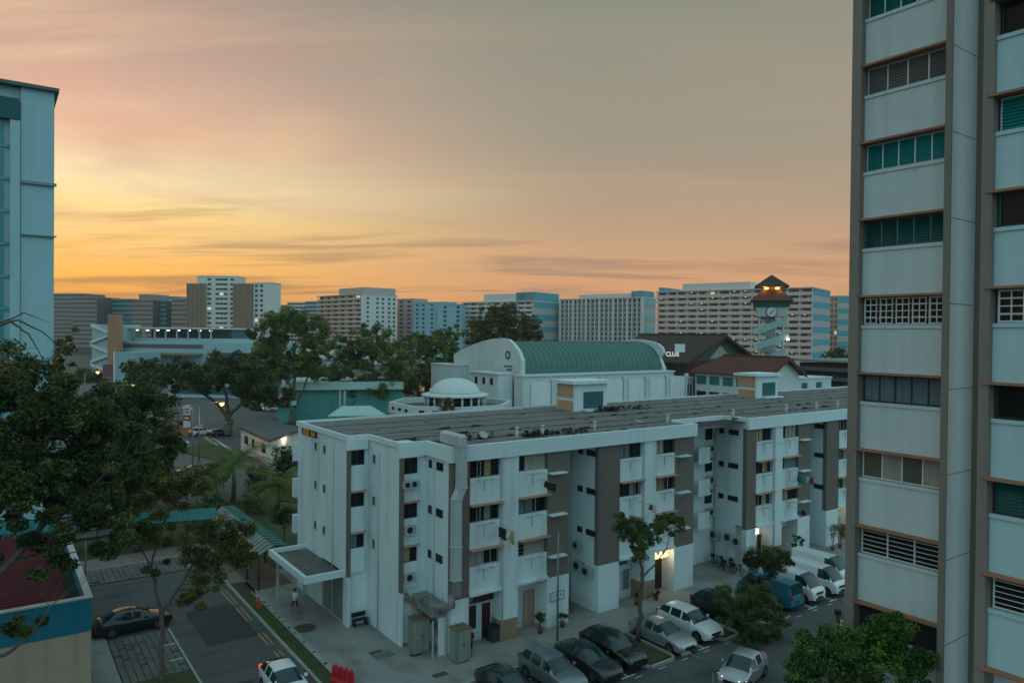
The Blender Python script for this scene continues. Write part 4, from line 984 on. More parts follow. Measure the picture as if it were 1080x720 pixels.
q = MB(); q.lathe([(1.55, 0), (1.55, 0.25), (1.35, 0.3), (1.35, 0.12)], (0, 0, 0), 28); cf = lbuild(q, 'clock_rim', mat('dark_clock_rim', (0.05, 0.06, 0.06), 0.5), ct); cf.location = (0, -3.95, 26.5); cf.rotation_euler = (R(97), 0, 0)
q = MB(); q.lathe([(1.35, 0), (1.35, 0.2)], (0, 0, 0), 28); c2 = lbuild(q, 'clock_face', mat('white_clock_face', (0.55, 0.6, 0.6), 0.6), cf); c2.location = (0, 0, 0.1)
q = MB(); q.extrude([(-0.09, -0.2, 0.31), (0.09, -0.2, 0.31), (0.7, 0.8, 0.31), (0.55, 0.9, 0.31)], (0, 0, 0.05)); q.extrude([(-0.1, 0.1, 0.31), (0.05, -0.1, 0.31), (-0.5, -0.7, 0.31), (-0.6, -0.6, 0.31)], (0, 0, 0.05)); lbuild(q, 'clock_hand', BLACK, cf)
M4 = Matrix.Translation((TX, TY, 0)) @ Matrix.Rotation(CR, 4, 'Z')
for sx in (-2.2, 2.2): lamp(M4 @ Vector((sx, -3.1, 33.2)), 150, (1, .5, .14), 0.3)
q = MB(); q.lathe([(0.3, -0.3), (0.35, 0), (0.1, 0.3)], (4.3, -4.0, 19.0), 10); lbuild(q, 'flood_lamp', emat('white_lamp', (1, .95, .85), 8), ct)
# multi-storey car park far right
cp = thing('car_park', 'open sided multi storey car park with pale slab edges at right of the halls', 'building', (*gd(870, 390, 190)[:2], 0))
fpq = ground_quad(838, 905, 196, 180, 40)
for k in range(6):
    z = 1.2 + k * 2.4
    q = MB(); quad_prism(q, fpq, z, z + (0.95 if k < 5 else 0.5)); q.build('deck_slab', mat('car_park_concrete', (0.20, 0.235, 0.235), 0.85, 0.15, 0.3, streak=0.3) if k == 5 else mat('car_park_dark_band', (0.09, 0.095, 0.09), 0.85, 0.15, 0.3), cp)
cq = sum(fpq, Vector()) / 4
q = MB(); quad_prism(q, [cq + (p - cq) * 0.93 for p in fpq], 0, 12.8); q.build('dark_core', DARK, cp)
# ------------------------------------------------------------------ far housing blocks
PINK = mat('pinkish_block_paint', (0.60, 0.44, 0.385), 0.85, 0.05, 0.05)
PALE = mat('pale_block_paint', (0.58, 0.565, 0.545), 0.85, 0.05, 0.05)
BLUEP = mat('blue_block_paint', (0.24, 0.40, 0.45), 0.85, 0.05, 0.05)
TEALS = mat('teal_stripe_paint', (0.085, 0.30, 0.36), 0.85, 0.05, 0.05)
GREENS = mat('grey_green_stripe', (0.28, 0.33, 0.29), 0.85, 0.05, 0.05)
GREYS = mat('grey_stripe', (0.42, 0.375, 0.355), 0.85, 0.05, 0.05)
BROWNB = mat('brown_brick_paint', (0.24, 0.155, 0.115), 0.85, 0.08, 0.05)
OFFICE = mat('office_cladding', (0.235, 0.21, 0.20), 0.8, 0.05, 0.05)
TGLASS = glass('far_tinted_glass', (0.03, 0.10, 0.12), 0.15)
FARWIN = glass('far_window', (0.030, 0.036, 0.038), 0.3, 0.4, 0.5, 0.2)
LITWIN = emat('lit_far_window', (1.0, 0.72, 0.40), 0.5)
TUBE = emat('corridor_tube_light', (0.9, 0.95, 0.8), 0.8)
def front(px0, px1, d0, d1, ytop):
    """local frame of a facade: origin P0 (left), unit vector along it, inward normal, length, height"""
    a, c = gd(px0, ytop, d0), gd(px1, ytop, d1); h = c.z if d1 < d0 else a.z
    a.z = c.z = 0; u = (c - a); L = u.length; u.normalize(); n = Vector((-u.y, u.x, 0))
    if n.dot(FW0) < 0: n = -n
    return a, u, n, L, h
def thick_to(a, u, n, L, px2, right=True):
    """depth of a block whose far side corner shows at pixel column px2"""
    c = a + u * L if right else a
    best = min(range(2, 400), key=lambda t: abs(540 + FPX * ((c + n * t * .25).dot(RT0)) / ((c + n * t * .25).dot(FW0)) - px2))
    return best * .25
class Fac:
    def __init__(self, name, label, px0, px1, d0, d1, ytop, px2=None, thick=12, right=True):
        self.a, self.u, self.n, self.L, self.h = front(px0, px1, d0, d1, ytop)
        self.t = thick_to(self.a, self.u, self.n, self.L, px2, right) if px2 is not None else thick
        self.th = thing(name, label, 'building', self.a, math.atan2(self.u.y, self.u.x))
        self.flip = self.n.dot(Vector((-self.u.y, self.u.x, 0))) < 0
        self.right = right
    def box(self, mb, x0, x1, y0, y1, z0, z1, mi=0):
        if self.flip: y0, y1 = -y1, -y0
        mb.box(x0, x1, y0, y1, z0, z1, mi)
    def part(self, name, m, boxes, parent=None):
        q = MB()
        for b_ in boxes: self.box(q, *b_)
        return q.build(name, m, parent or self.th, world=False)
    def many(self, name, m, boxes, limit=98):
        for b_ in boxes[:limit]: self.part(name, m, [b_])
        if len(boxes) > limit: self.part(name, m, boxes[limit:])['kind'] = 'stuff'
    def endx(self, z0, z1, e=0.06, y0=0.0, y1=None):
        y1 = self.t if y1 is None else y1
        return (self.L, self.L + e, y0, y1, z0, z1) if self.right else (-e, 0, y0, y1, z0, z1)
ZLO = 5.0
def corridor(f, m_par, fl=2.8, bayw=6.5, lights=0.25, seed=1, par=1.15, rec=1.5, m_pier=None, extra=None):
    r = random.Random(seed); nfl = int((f.h - 0.6) / fl)
    f.part('wall', m_par, [(0, f.L, rec, f.t, 0, f.h - 0.5)])
    f.part('roof', m_par, [(-0.3, f.L + 0.3, -0.3, f.t, f.h - 0.5, f.h)])
    zs = [f.h - 0.5 - fl * (k + 1) for k in range(nfl)]
    zs = [z for z in zs if z > ZLO - fl]
    nb = max(2, round(f.L / bayw)); wb = f.L / nb
    wins, tubes = [], []
    for z in zs:
        f.part('corridor_parapet', m_par, [(0, f.L, 0, 0.25, z - 0.25, z + par), (0, f.L, 0.25, rec, z - 0.25, z - 0.05)])
        for b_ in range(nb):
            x = b_ * wb
            wins.append((x + wb * r.uniform(.08, .2), x + wb * r.uniform(.5, .88), rec - 0.08, rec - 0.01, z + 0.3, z + 2.35))
            if r.random() < lights: tubes.append((x + wb * .3, x + wb * .3 + 0.8, 0.5, 0.7, z + fl - 0.6, z + fl - 0.4))
    f.many('window', FARWIN, [w_ for i, w_ in enumerate(wins) if i % 61 != 5]); f.many('lit_window', LITWIN, [w_ for i, w_ in enumerate(wins) if i % 61 == 5])
    if tubes: f.many('corridor_light', TUBE, tubes)
    f.many('pier', m_pier or m_par, [(b_ * wb - 0.16, b_ * wb + 0.16, -0.08, 0.24, 0, f.h - 0.5) for b_ in range(nb + 1)])
def grid(f, m, fl=2.8, cols=(0.15, 0.35, 0.6, 0.85), ww=1.6, wh=1.3, m_roof=None, glassm=None, sill=0.9):
    f.part('wall', m, [(0, f.L, 0, f.t, 0, f.h - 0.3)]); f.part('roof', m_roof or m, [(-0.2, f.L + 0.2, -0.2, f.t + 0.2, f.h - 0.3, f.h + 0.2)])
    nfl = int((f.h - 1.0) / fl)
    zs = [f.h - 0.6 - fl * (k + 1) for k in range(nfl)]
    allw = [(c * f.L - ww / 2, c * f.L + ww / 2, -0.05, 0.0 - 0.002, z + sill, z + sill + wh) for z in zs if z > ZLO - 2 for c in cols]
    r = random.Random(len(f.th.name) + int(f.L * 10)); lit = [w_ for w_ in allw if r.random() < 0.025]
    f.many('window', glassm or FARWIN, [w_ for w_ in allw if w_ not in lit]); f.many('lit_window', LITWIN, lit)
def stripes(f, ms, step=5.6, y0=0.0, y1=None):
    z, k = f.h - 0.6, 0
    while z > ZLO:
        f.part('end_stripe', ms[k % len(ms)], [f.endx(max(z - step / 2, 0), z, 0.07 + 0.01 * (k % 2), y0, y1)]); z -= step / 2; k += 1
def roofbox(f, x0, x1, h, m=None, y0=2, y1=None): f.part('roof_hut', m or PALE, [(x0 * f.L, x1 * f.L, y0, y1 or f.t - 1, f.h, f.h + h)])

# right: the long pinkish corridor block with blue striped end
f = Fac('corridor_block', 'long pinkish corridor block with blue striped end wall behind the clock tower', 693, 857, 362, 318, 302.5, 875)
corridor(f, PINK, 2.8, 5.2, 0.2, 5, m_pier=PALE, par=1.3); stripes(f, [TEALS, GREYS]); roofbox(f, 0.17, 0.62, 3.4); roofbox(f, 0.0, 0.04, 2.0, TEALS)
f = Fac('corridor_block', 'grey corridor block with blue striped end just left of the right hand tower', 875, 884, 372, 365, 312, 903)
grid(f, GREYS, 2.8, (0.3, 0.75), 1.6, 1.6); stripes(f, [TEALS, GREYS])
# pale block with tall vertical fins
f = Fac('finned_block', 'pale block with tall white vertical fins above the green vaulted roof', 591, 677, 455, 420, 313.5, 691)
f.part('wall', GREYS, [(0, f.L, 1.2, f.t, 0, f.h - 0.5)]); f.part('roof', PINK, [(-0.3, f.L + 0.3, -0.4, f.t, f.h - 0.5, f.h + 0.3)])
zs = [f.h - 0.6 - 2.8 * (k + 1) for k in range(int(f.h / 2.8) - 1)]; zs = [z for z in zs if z > 2]
nb = 18; wb = f.L / nb
f.many('fin', PALE, [(b_ * wb - (0.35 if b_ % 3 else 0.7), b_ * wb + (0.35 if b_ % 3 else 0.7), -0.3, 1.2, 0, f.h - 0.5) for b_ in range(nb + 1)])
f.many('window', FARWIN, [(b_ * wb + 0.75, b_ * wb + wb - 0.55, 1.1, 1.19, z + 0.9, z + 2.3) for z in zs for b_ in range(nb)])
for z in zs: f.part('spandrel', GREYS, [(0.4, f.L - .4, 0.55, 1.19, z - 0.2, z + 0.75)])
stripes(f, [BLUEP, GREENS, GREYS]); roofbox(f, 0.22, 0.92, 2.6, PALE); roofbox(f, 0.86, 0.99, 4.0, TEALS)
# block behind the dense tree, striped end
f = Fac('corridor_block', 'pale corridor block with teal striped end wall partly hidden by the dense round tree', 487, 562, 470, 438, 317, 590)
corridor(f, PALE, 2.8, 6, 0.1, 7, m_pier=PINK); stripes(f, [TEALS, GREYS], 7.5); roofbox(f, 0.3, 0.98, 4.6, PALE); roofbox(f, 0.75, 1.0, 5.4, TEALS)
# blue and white group
f = Fac('corridor_block', 'white balcony block with bright piers and white end wall left of the blue blocks', 335, 381, 478, 440, 309.5, 418)
corridor(f, PINK, 2.8, 9, 0.05, 9, m_pier=PALE, par=1.0); roofbox(f, 0.45, 1.0, 4.0, GREYS)
f.part('end_wall', PALE, [f.endx(0, f.h, 0.05)])
for z in [f.h - 3.4 - 2.8 * k for k in range(12)]:
    for y in (0.18, 0.45, 0.6, 0.78, 0.92):
        f.part('window', FARWIN, [f.endx(z, z + 1.4, 0.09, y * f.t - 0.8, y * f.t + 0.8)])
f = Fac('apartment_block', 'narrow recessed pale block between the white balcony block and the blue block', 419, 437, 480, 470, 315, thick=12); grid(f, GREYS, 2.8, (0.25, 0.7), 3.2, 1.2)
f = Fac('apartment_block', 'pale blue slab block with dark window columns right of the white balcony block', 436, 472, 462, 452, 318.5, thick=12); grid(f, BLUEP, 2.8, (0.12, 0.3, 0.55, 0.8), 1.7, 1.3)
f = Fac('apartment_block', 'taller blue slab block with dark vertical joints beside the dense round tree', 462, 487, 450, 447, 321, thick=10); grid(f, BLUEP, 2.8, (0.3, 0.85), 2.0, 1.6)
# brown and white tower pair
f = Fac('tower_block', 'brown winged white tower block, tallest on the left skyline', 208, 251, 420, 420, 291, thick=12); grid(f, PALE, 2.8, (0.30, 0.50, 0.60, 0.70, 0.86), 2.2, 1.2); tw_ = f
for (x0, x1) in ((-0.21, 0.22),):
    tw_.part('brown_wing', BROWNB, [(x0 * f.L, x1 * f.L, -1.8, -0.06, 0, f.h - 4.5), (x0 * f.L, -0.06, -0.06, 11, 0, f.h - 4.5)])
    for k in range(5): tw_.part('wing_pier', mat('brown_pier_paint', (0.30, 0.20, 0.15), 0.85), [((x0 + (x1 - x0) * k / 4) * f.L - 0.2, (x0 + (x1 - x0) * k / 4) * f.L + 0.25, -2.3, -1.81, 0, f.h - 4.2)])
f = Fac('tower_block', 'white tower block with a brown left wing beside the tallest tower on the left skyline', 267, 287, 415, 412, 298, thick=9); grid(f, PALE, 2.8, (0.18, 0.45), 1.8, 1.5)
f.part('brown_wing', BROWNB, [(-0.95 * f.L, -0.02 * f.L, -1.5, 8, 0, f.h - 0.5)])
for k in range(4): f.part('wing_pier', mat('brown_pier_paint', (0.30, 0.20, 0.15), 0.85), [((-0.95 + 0.93 * k / 3) * f.L - 0.2, (-0.95 + 0.93 * k / 3) * f.L + 0.25, -2.0, -1.51, 0, f.h - 0.4)])
# offices on the far left
def office(label, px0, px1, d, ytop, m1, m2, fl=3.6, thick=25, frac=0.5, pent=None):
    f = Fac('office_block', label, px0, px1, d, d - 6, ytop, thick=thick)
    f.part('wall', m2, [(0, f.L, 0.3, f.t, 0, f.h - 0.4)]); f.part('roof', m1, [(-0.3, f.L + .3, 0, f.t, f.h - 0.4, f.h + 0.5)])
    z = f.h - 0.4 - fl
    while z > ZLO: f.part('cladding_band', m1, [(0, f.L, 0, 0.3, z, z + fl * frac), (-0.3, 0, 0, f.t * .5, z, z + fl * frac)]); z -= fl
    if pent: f.part('penthouse', OFFICE, [(pent[0] * f.L, pent[1] * f.L, 2, f.t - 2, f.h + 0.5, f.h + pent[2])])
    return f
DG = glass('far_dark_glass', (0.075, 0.082, 0.085), 0.2, 0.5, 0.3, 0.1)
BAND2 = mat('office_band_brown', (0.27, 0.20, 0.175), 0.8, 0.05, 0.05)
BLG = mat('blue_grey_cladding', (0.16, 0.27, 0.31), 0.7, 0.05, 0.05)
office('dark banded office block nearest the left slab block', 52, 89, 640, 310, OFFICE, DG, 3.6)
office('banded office block with pale bands overlapping the one at far left', 76, 102, 590, 313.5, OFFICE, DG, 3.6)
office('slim teal glass office block right of the banded offices', 101, 113, 640, 316, BLG, TGLASS, 3.6, frac=.25)
office('pale teal glass slab office behind the tan stair building', 115, 140, 600, 315.5, BLG, TGLASS, 3.8, frac=.3)
office('brown banded office block with a small penthouse', 139, 161, 580, 316, BAND2, DG, 3.6, pent=(0.25, 0.75, 4.5))
office('blue glass office block between two brown banded offices', 161, 175, 585, 317, BLG, TGLASS, 3.6, frac=.3)
office('pale narrow office block with a small roof box', 174, 182, 600, 316, PALE, DG, 3.6, pent=(0.1, 0.9, 3))
office('reddish banded office block left of the brown winged tower', 181, 201, 570, 315.5, BAND2, DG, 3.6)
office('small distant grey block right of the white and brown tower', 291, 305, 700, 322, OFFICE, DG, 3.6)
office('distant pale block with a blue roof box left of the white balcony block', 303, 322, 690, 319, PALE, DG, 3.4)
office('distant blue block just left of the white balcony block', 322, 336, 640, 318, BLUEP, DG, 3.4)
# ------------------------------------------------------------------ mall and odd buildings below the skyline on the left
mall = Fac('shopping_mall', 'long low pale mall with a row of ceiling lights under its top roof', 121, 296, 300, 280, 362, thick=50)
MALLW = mat('mall_pale_teal_paint', (0.28, 0.42, 0.44), 0.8, 0.08, 0.1, streak=0.2)
mall.part('wall', MALLW, [(0, mall.L, 0, mall.t, 0, mall.h)])
mall.part('upper_deck', MALLW, [(4, mall.L * .62, 6, mall.t, mall.h, mall.h + 1.4)])
mall.part('top_roof', mat('pale_mall_roof', (0.50, 0.55, 0.52), 0.8), [(2, mall.L * .58, 4, 30, mall.h + 5.2, mall.h + 5.8)])
mall.part('recess', mat('mall_recess', (0.05, 0.10, 0.10), 0.8), [(4, mall.L * .57, 16, 28, mall.h + 1.4, mall.h + 5.2)])
for k in range(8): mall.part('ceiling_light', emat('white_ceiling_lamp', (1, .95, .85), 2.5), [(5 + k * mall.L * .066, 5.8 + k * mall.L * .066, 6, 6.8, mall.h + 4.4, mall.h + 4.8)])
for k in range(8): mall.part('post', MALLW, [(4 + k * mall.L * .07, 4.5 + k * mall.L * .07, 5, 5.5, mall.h + 1.4, mall.h + 5.2)])
mall.part('window_band', DG, [(mall.L * .05, mall.L * .55, -0.12, -0.01, mall.h - 2.6, mall.h - 1.0)])
mall.part('window_band', TGLASS, [(mall.L * .6, mall.L * .97, -0.12, -0.01, mall.h - 9, mall.h - 4)])
mall.part('brown_canopy', BROWNB, [(mall.L * .18, mall.L * .55, -6, -0.2, mall.h - 5.2, mall.h - 4.4)])
f = Fac('stair_building', 'pale building with zigzag stairs and a tan end slab below the glass offices', 97, 118, 300, 296, 342, thick=14); f.part('wall', MALLW, [(0, f.L, 0, f.t, 0, f.h)])
for k in range(5):
    z = f.h - 4 * (k + 1)
    q = MB(); y_ = -1.2 if not f.flip else 0.2
    q.extrude([(0.5, y_, z if k % 2 else z + 3), (f.L - .5, y_, z + 3 if k % 2 else z), (f.L - .5, y_, z + 4 if k % 2 else z + 1), (0.5, y_, z + 1 if k % 2 else z + 4)], (0, 1.0, 0)); q.build('stair_flight', PALE, f.th, world=False)
f.part('tan_slab', mat('tan_orange_panel', (0.34, 0.18, 0.11), 0.8, 0.08, 0.3), [(f.L * 1.0, f.L * 1.5, -2, 0.5, f.h - 16, f.h + 4)])
f = Fac('annex_building', 'blue grey box building with a white edge beside the stair building', 121, 141, 270, 268, 371.5, thick=14); f.part('wall', mat('blue_grey_annex', (0.22, 0.34, 0.38), 0.8), [(0, f.L, 0, f.t, 0, f.h)]); f.part('white_edge', PALE, [(-0.3, 0.3, -0.3, 0, 0, f.h + 0.3)]); f.part('red_banner', mat('red_banner_print', (0.17, 0.05, 0.06), 0.7, 0.6, 0.6), [(-5, -0.5, -0.4, -0.3, 2, 7)])
f = Fac('columned_building', 'teal white building with brown columns behind the left tall tree', 262, 305, 235, 230, 378, thick=18); f.part('wall', mat('columned_teal_wall', (0.24, 0.45, 0.48), 0.8), [(0, f.L, 0, f.t, 0, f.h)])
for k in range(5): f.part('column', BROWNB if k % 2 else PALE, [(f.L * (.15 + .18 * k), f.L * (.15 + .18 * k) + 0.9, -0.7, -0.02, 0, f.h - 1.5)]); f.part('window', DG, [(f.L * (.15 + .18 * k) + 1.1, f.L * (.15 + .18 * k) + 2.0, -0.06, -0.003, 3, f.h - 1.8)])
f = Fac('pitched_hall', 'pale hall with a sloping grey roof seen through the tall trees', 318, 345, 220, 220, 372, thick=14); f.part('wall', mat('bluish_white_wall', (0.38, 0.47, 0.52), 0.8), [(0, f.L, 0, f.t, 0, f.h - 2)])
q = MB(); s_ = -1 if f.flip else 1
q.extrude([(-1, -1 * s_, f.h - 2), (f.L + 1, -1 * s_, f.h - 2), (f.L + 1, f.t / 2 * s_, f.h + 1), (-1, f.t / 2 * s_, f.h + 1)], (0, 0, 0.4)); q.build('roof', GREYS, f.th, world=False)
f = Fac('signed_shop', 'little shop with maroon sign band glimpsed between trees left of the domed pavilion', 443, 455, 210, 208, 382, thick=8); f.part('wall', PALE, [(0, f.L, 0, f.t, 0, f.h)]); f.part('sign_band', mat('maroon_sign_band', (0.16, 0.04, 0.06), 0.7), [(0, f.L, -0.2, -0.02, f.h - 5.3, f.h - 3)]); f.part('awning', emat('warm_lit_awning', (0.9, 0.6, 0.2), 0.5), [(0.3, f.L + 1, -0.8, -0.25, f.h - 9, f.h - 7)])
f = Fac('low_office', 'long pale low building under the umbrella tree beyond the car park', 178, 262, 215, 212, 400, thick=14); f.part('wall', mat('bluish_white_wall', (0.38, 0.47, 0.52)), [(0, f.L, 0, f.t, 0, f.h)]); f.part('window_band', TGLASS, [(1, f.L - 1, -0.1, -0.01, f.h - 4.6, f.h - 2.2)])
# orange hoarding by the far road
hq = MB(); a, c = gz(176, 449), gz(198, 461); d_ = (c - a).normalized(); nn = Vector((-d_.y, d_.x, 0)) * 0.05
hq.extrude([a, c, c + Vector((0, 0, 1.6)), a + Vector((0, 0, 1.6))], nn)
tag(hq.build('hoarding', mat('orange_brown_hoarding', (0.30, 0.15, 0.05), 0.8, 0.2, 0.6), loc=a), 'orange brown hoarding beside the far road left of the umbrella tree', 'fence')
# ------------------------------------------------------------------ trees
LF_DARK = leafmat('leaves_dark', (0.017, 0.036, 0.012), (0.044, 0.078, 0.021), (0.110, 0.140, 0.038))
LF_MID = leafmat('leaves_mid', (0.030, 0.057, 0.016), (0.070, 0.111, 0.027), (0.162, 0.196, 0.043))
LF_OLIVE = leafmat('leaves_olive', (0.041, 0.046, 0.014), (0.092, 0.095, 0.024), (0.216, 0.169, 0.041))
LF_FEATH = leafmat('leaves_feathery', (0.050, 0.085, 0.020), (0.115, 0.165, 0.035), (0.235, 0.270, 0.060))
LF_BRIGHT = leafmat('leaves_bright', (0.022, 0.058, 0.012), (0.053, 0.127, 0.022), (0.122, 0.204, 0.039))
LF_AUTUMN = leafmat('leaves_yellowing', (0.061, 0.061, 0.022), (0.108, 0.095, 0.030), (0.257, 0.169, 0.047))
def leaf_mesh(clumps, per, size, rng, flat=0.8, ratio=2.1, droop=0.0):
    """clumps: (n,4) centre and radius; one rhombic blade per leaf, scattered through each clump's volume"""
    C = np.array(clumps, float); n = len(C)
    idx = np.repeat(np.arange(n), np.maximum(4, rng.poisson(per, n)))
    m = len(idx)
    d = rng.normal(size=(m, 3)); d /= np.linalg.norm(d, axis=1)[:, None]
    rad = rng.random(m) ** 0.55
    P = C[idx, :3] + d * (C[idx, 3] * rad)[:, None] * np.array([1, 1, flat])
    nrm = d * 0.5 + rng.normal(size=(m, 3)) * 0.55 + np.array([0, 0, 0.55]); nrm /= np.linalg.norm(nrm, axis=1)[:, None]
    t = rng.normal(size=(m, 3)) + d * 0.8 - np.array([0, 0, droop]); t -= nrm * (t * nrm).sum(1)[:, None]; t /= np.linalg.norm(t, axis=1)[:, None]
    s = np.cross(nrm, t)
    L = size * rng.uniform(0.45, 1.5, m)[:, None]; W = L / ratio
    V = np.stack([P - t * L * .5, P + s * W * .5 + t * L * .05 - nrm * L * .06, P + t * L * .5, P - s * W * .5 + t * L * .05 - nrm * L * .06], 1).reshape(-1, 3)
    tint = np.clip(0.5 + rng.normal(0, .20, n)[idx] + rng.normal(0, .18, m) , 0, 1)
    return V, tint
def crown(name, V, tint, m, parent):
    n = len(V) // 4
    me = bpy.data.meshes.new(name)
    off = np.array(parent.location)
    me.vertices.add(len(V)); me.vertices.foreach_set('co', (V - off).astype(np.float32).ravel())
    me.loops.add(4 * n); me.loops.foreach_set('vertex_index', np.arange(4 * n, dtype=np.int32))
    me.polygons.add(n); me.polygons.foreach_set('loop_start', np.arange(0, 4 * n, 4, dtype=np.int32))
    a = me.attributes.new('tint', 'FLOAT', 'FACE'); a.data.foreach_set('value', tint.astype(np.float32))
    me.materials.append(m); me.update(calc_edges=True); me.validate()
    o = bpy.data.objects.new(name, me); COL.objects.link(o); o.parent = parent
    return o
def blob_clumps(blobs, rng):
    out = []
    for (c, r, n, cr) in blobs:
        r = (r, r, r * .8) if not hasattr(r, '__len__') else r
        for _ in range(n):
            d = rng.normal(size=3); d /= np.linalg.norm(d)
            k = rng.random() ** 0.42
            p = np.array(c) + d * np.array(r) * k * rng.uniform(.88, 1.1)
            out.append((*p, cr * rng.uniform(.6, 1.3)))
    return out
def tree(name, label, cat, base, stems, blobs, per, size, m, seed, group=None, twig=0.022, **kw):
    """stems: list of (points, radii) trunk and limbs; blobs: (centre, radii, clumps, clump radius) of the crown"""
    rng = np.random.default_rng(seed)
    t = thing(name, label, cat, base, group=group)
    cl = blob_clumps(blobs, rng)
    q = MB(); nodes = []
    for pts, rad in stems:
        pts = [Vector(p) for p in pts]
        fine, fr = [], []
        for i in range(len(pts) - 1):
            for k in range(4):
                s = k / 4; j = Vector(rng.normal(0, 1, 3)) * (rad[i] * 0.35 if i + k > 0 else 0)
                fine.append(pts[i].lerp(pts[i + 1], s) + j); fr.append(rad[i] * (1 - s) + rad[i + 1] * s)
        fine.append(pts[-1]); fr.append(rad[-1])
        if stems.index((pts, rad) if (pts, rad) in stems else stems[0]) == 0 and False: pass
        q.tube(fine, fr, 8)
        nodes += list(zip(fine, fr))[2:]
    for c in cl:
        p = Vector(c[:3])
        b_, r_ = min(nodes, key=lambda z: (z[0] - p).length + max(0, z[0].z - p.z) * 1.5)
        if (b_ - p).length > 0.3:
            mid = b_.lerp(p, .55) + Vector(rng.normal(0, .12, 3)) * (b_ - p).length * .6
            rr = min(r_ * .55, twig * (1 + (b_ - p).length * .35)); q.tube([b_, mid, p], [rr, rr * .7, rr * .3], 5, cap=False)
    q.build('trunk', BARK, t)
    V, tint = leaf_mesh(cl, per, size, rng, **kw)
    crown('crown', V, tint, m, t)
    return t
def G(px, py, d): return tuple(gd(px, py, d))

# big dark trees at the left
b_ = (-1.9, 40.2, -0.2)
tree('broadleaf_tree', 'big dark leafy tree filling the left edge over the maroon roof', 'tree', b_,
     [([b_, (-1.9, 40.0, 4), (-1.2, 40.2, 8)], [.38, .32, .26]), ([(-1.2, 40.2, 8), G(10, 520, 33), G(50, 460, 34), G(80, 420, 35)], [.24, .19, .13, .05]),
      ([(-1.6, 40.1, 6), G(10, 590, 33), G(60, 540, 34), G(110, 500, 35)], [.2, .16, .1, .05]), ([(-1.2, 40.2, 8), G(-20, 450, 34), G(0, 400, 34)], [.2, .14, .06]),
      ([(-1.7, 40.0, 4.5), G(5, 690, 32), G(35, 668, 32), G(52, 640, 32)], [.12, .09, .06, .02])],
     [(G(35, 450, 34), (3.6, 3.4, 2.9), 62, .62), (G(5, 405, 33), (2.6, 2.4, 2.0), 26, .55), (G(88, 452, 36), (2.7, 2.6, 2.0), 44, .6), (G(68, 428, 36), (1.6, 1.5, 0.9), 14, .5), (G(110, 495, 36), (2.4, 2.2, 2.1), 34, .55),
      (G(20, 520, 33), (3.2, 2.8, 2.2), 40, .6), (G(80, 540, 34), (2.6, 2.2, 1.9), 26, .5), (G(40, 590, 33), (2.2, 1.8, 1.2), 10, .42), (G(-30, 470, 33), (3, 3, 3.5), 30, .6), (G(125, 555, 36), (1.5, 1.4, 1.6), 14, .45), (G(30, 650, 32), (0.9, .8, .8), 5, .3)],
     330, 0.20, LF_DARK, 3)
b_ = (10.6, 71.9, 0)
tree('broadleaf_tree', 'dark dense tree standing behind the perforated bays, right of the big left edge tree', 'tree', b_,
     [([b_, (10.5, 71.9, 4), (10.2, 71.6, 8)], [.3, .24, .18]), ([(10.5, 71.9, 4), G(175, 470, 64), G(180, 450, 64)], [.18, .12, .05]), ([(10.5, 71.9, 5), G(135, 450, 63), G(125, 430, 63)], [.18, .12, .05])],
     [(G(150, 440, 64), (3.6, 3.4, 3.4), 60, .75), (G(168, 478, 64), (2.3, 2.3, 2.6), 40, .7), (G(160, 424, 65), (1.5, 1.5, 1.1), 16, .5), (G(120, 440, 62), (2.6, 2.6, 2.8), 30, .7), (G(130, 490, 62), (2.5, 2.3, 2.3), 22, .6)],
     170, 0.29, LF_DARK, 5)
b_ = (-2.0, 30.0, -0.2)
tree('bare_branch_tree', 'sparse tree with bare twigs and yellowing leaves reaching in at the left edge', 'tree', b_,
     [([b_, (-2.2, 30.0, 8), (-2.0, 30.3, 15)], [.3, .22, .14]), ([(-2.0, 30.3, 15), G(-10, 345, 27), G(20, 338, 27), G(45, 350, 27.4), G(62, 365, 28)], [.09, .06, .04, .025, .01]), ([G(12, 340, 27), G(30, 352, 27.2), G(40, 368, 27.4), G(46, 382, 27.6)], [.04, .03, .02, .008]), ([G(-5, 343, 27), G(25, 330, 27), G(52, 340, 27)], [.04, .025, .006]),
      ([G(-10, 345, 27), G(0, 372, 26), G(22, 392, 26)], [.05, .04, .01])],
     [(G(70, 365, 28), (.55, .5, .5), 7, .26), (G(64, 388, 28), (.5, .5, .55), 6, .24), (G(8, 385, 27), (.95, .9, .75), 11, .3), (G(78, 352, 28.4), (.3, .3, .3), 3, .2)],
     30, 0.19, LF_AUTUMN, 8, twig=0.012)
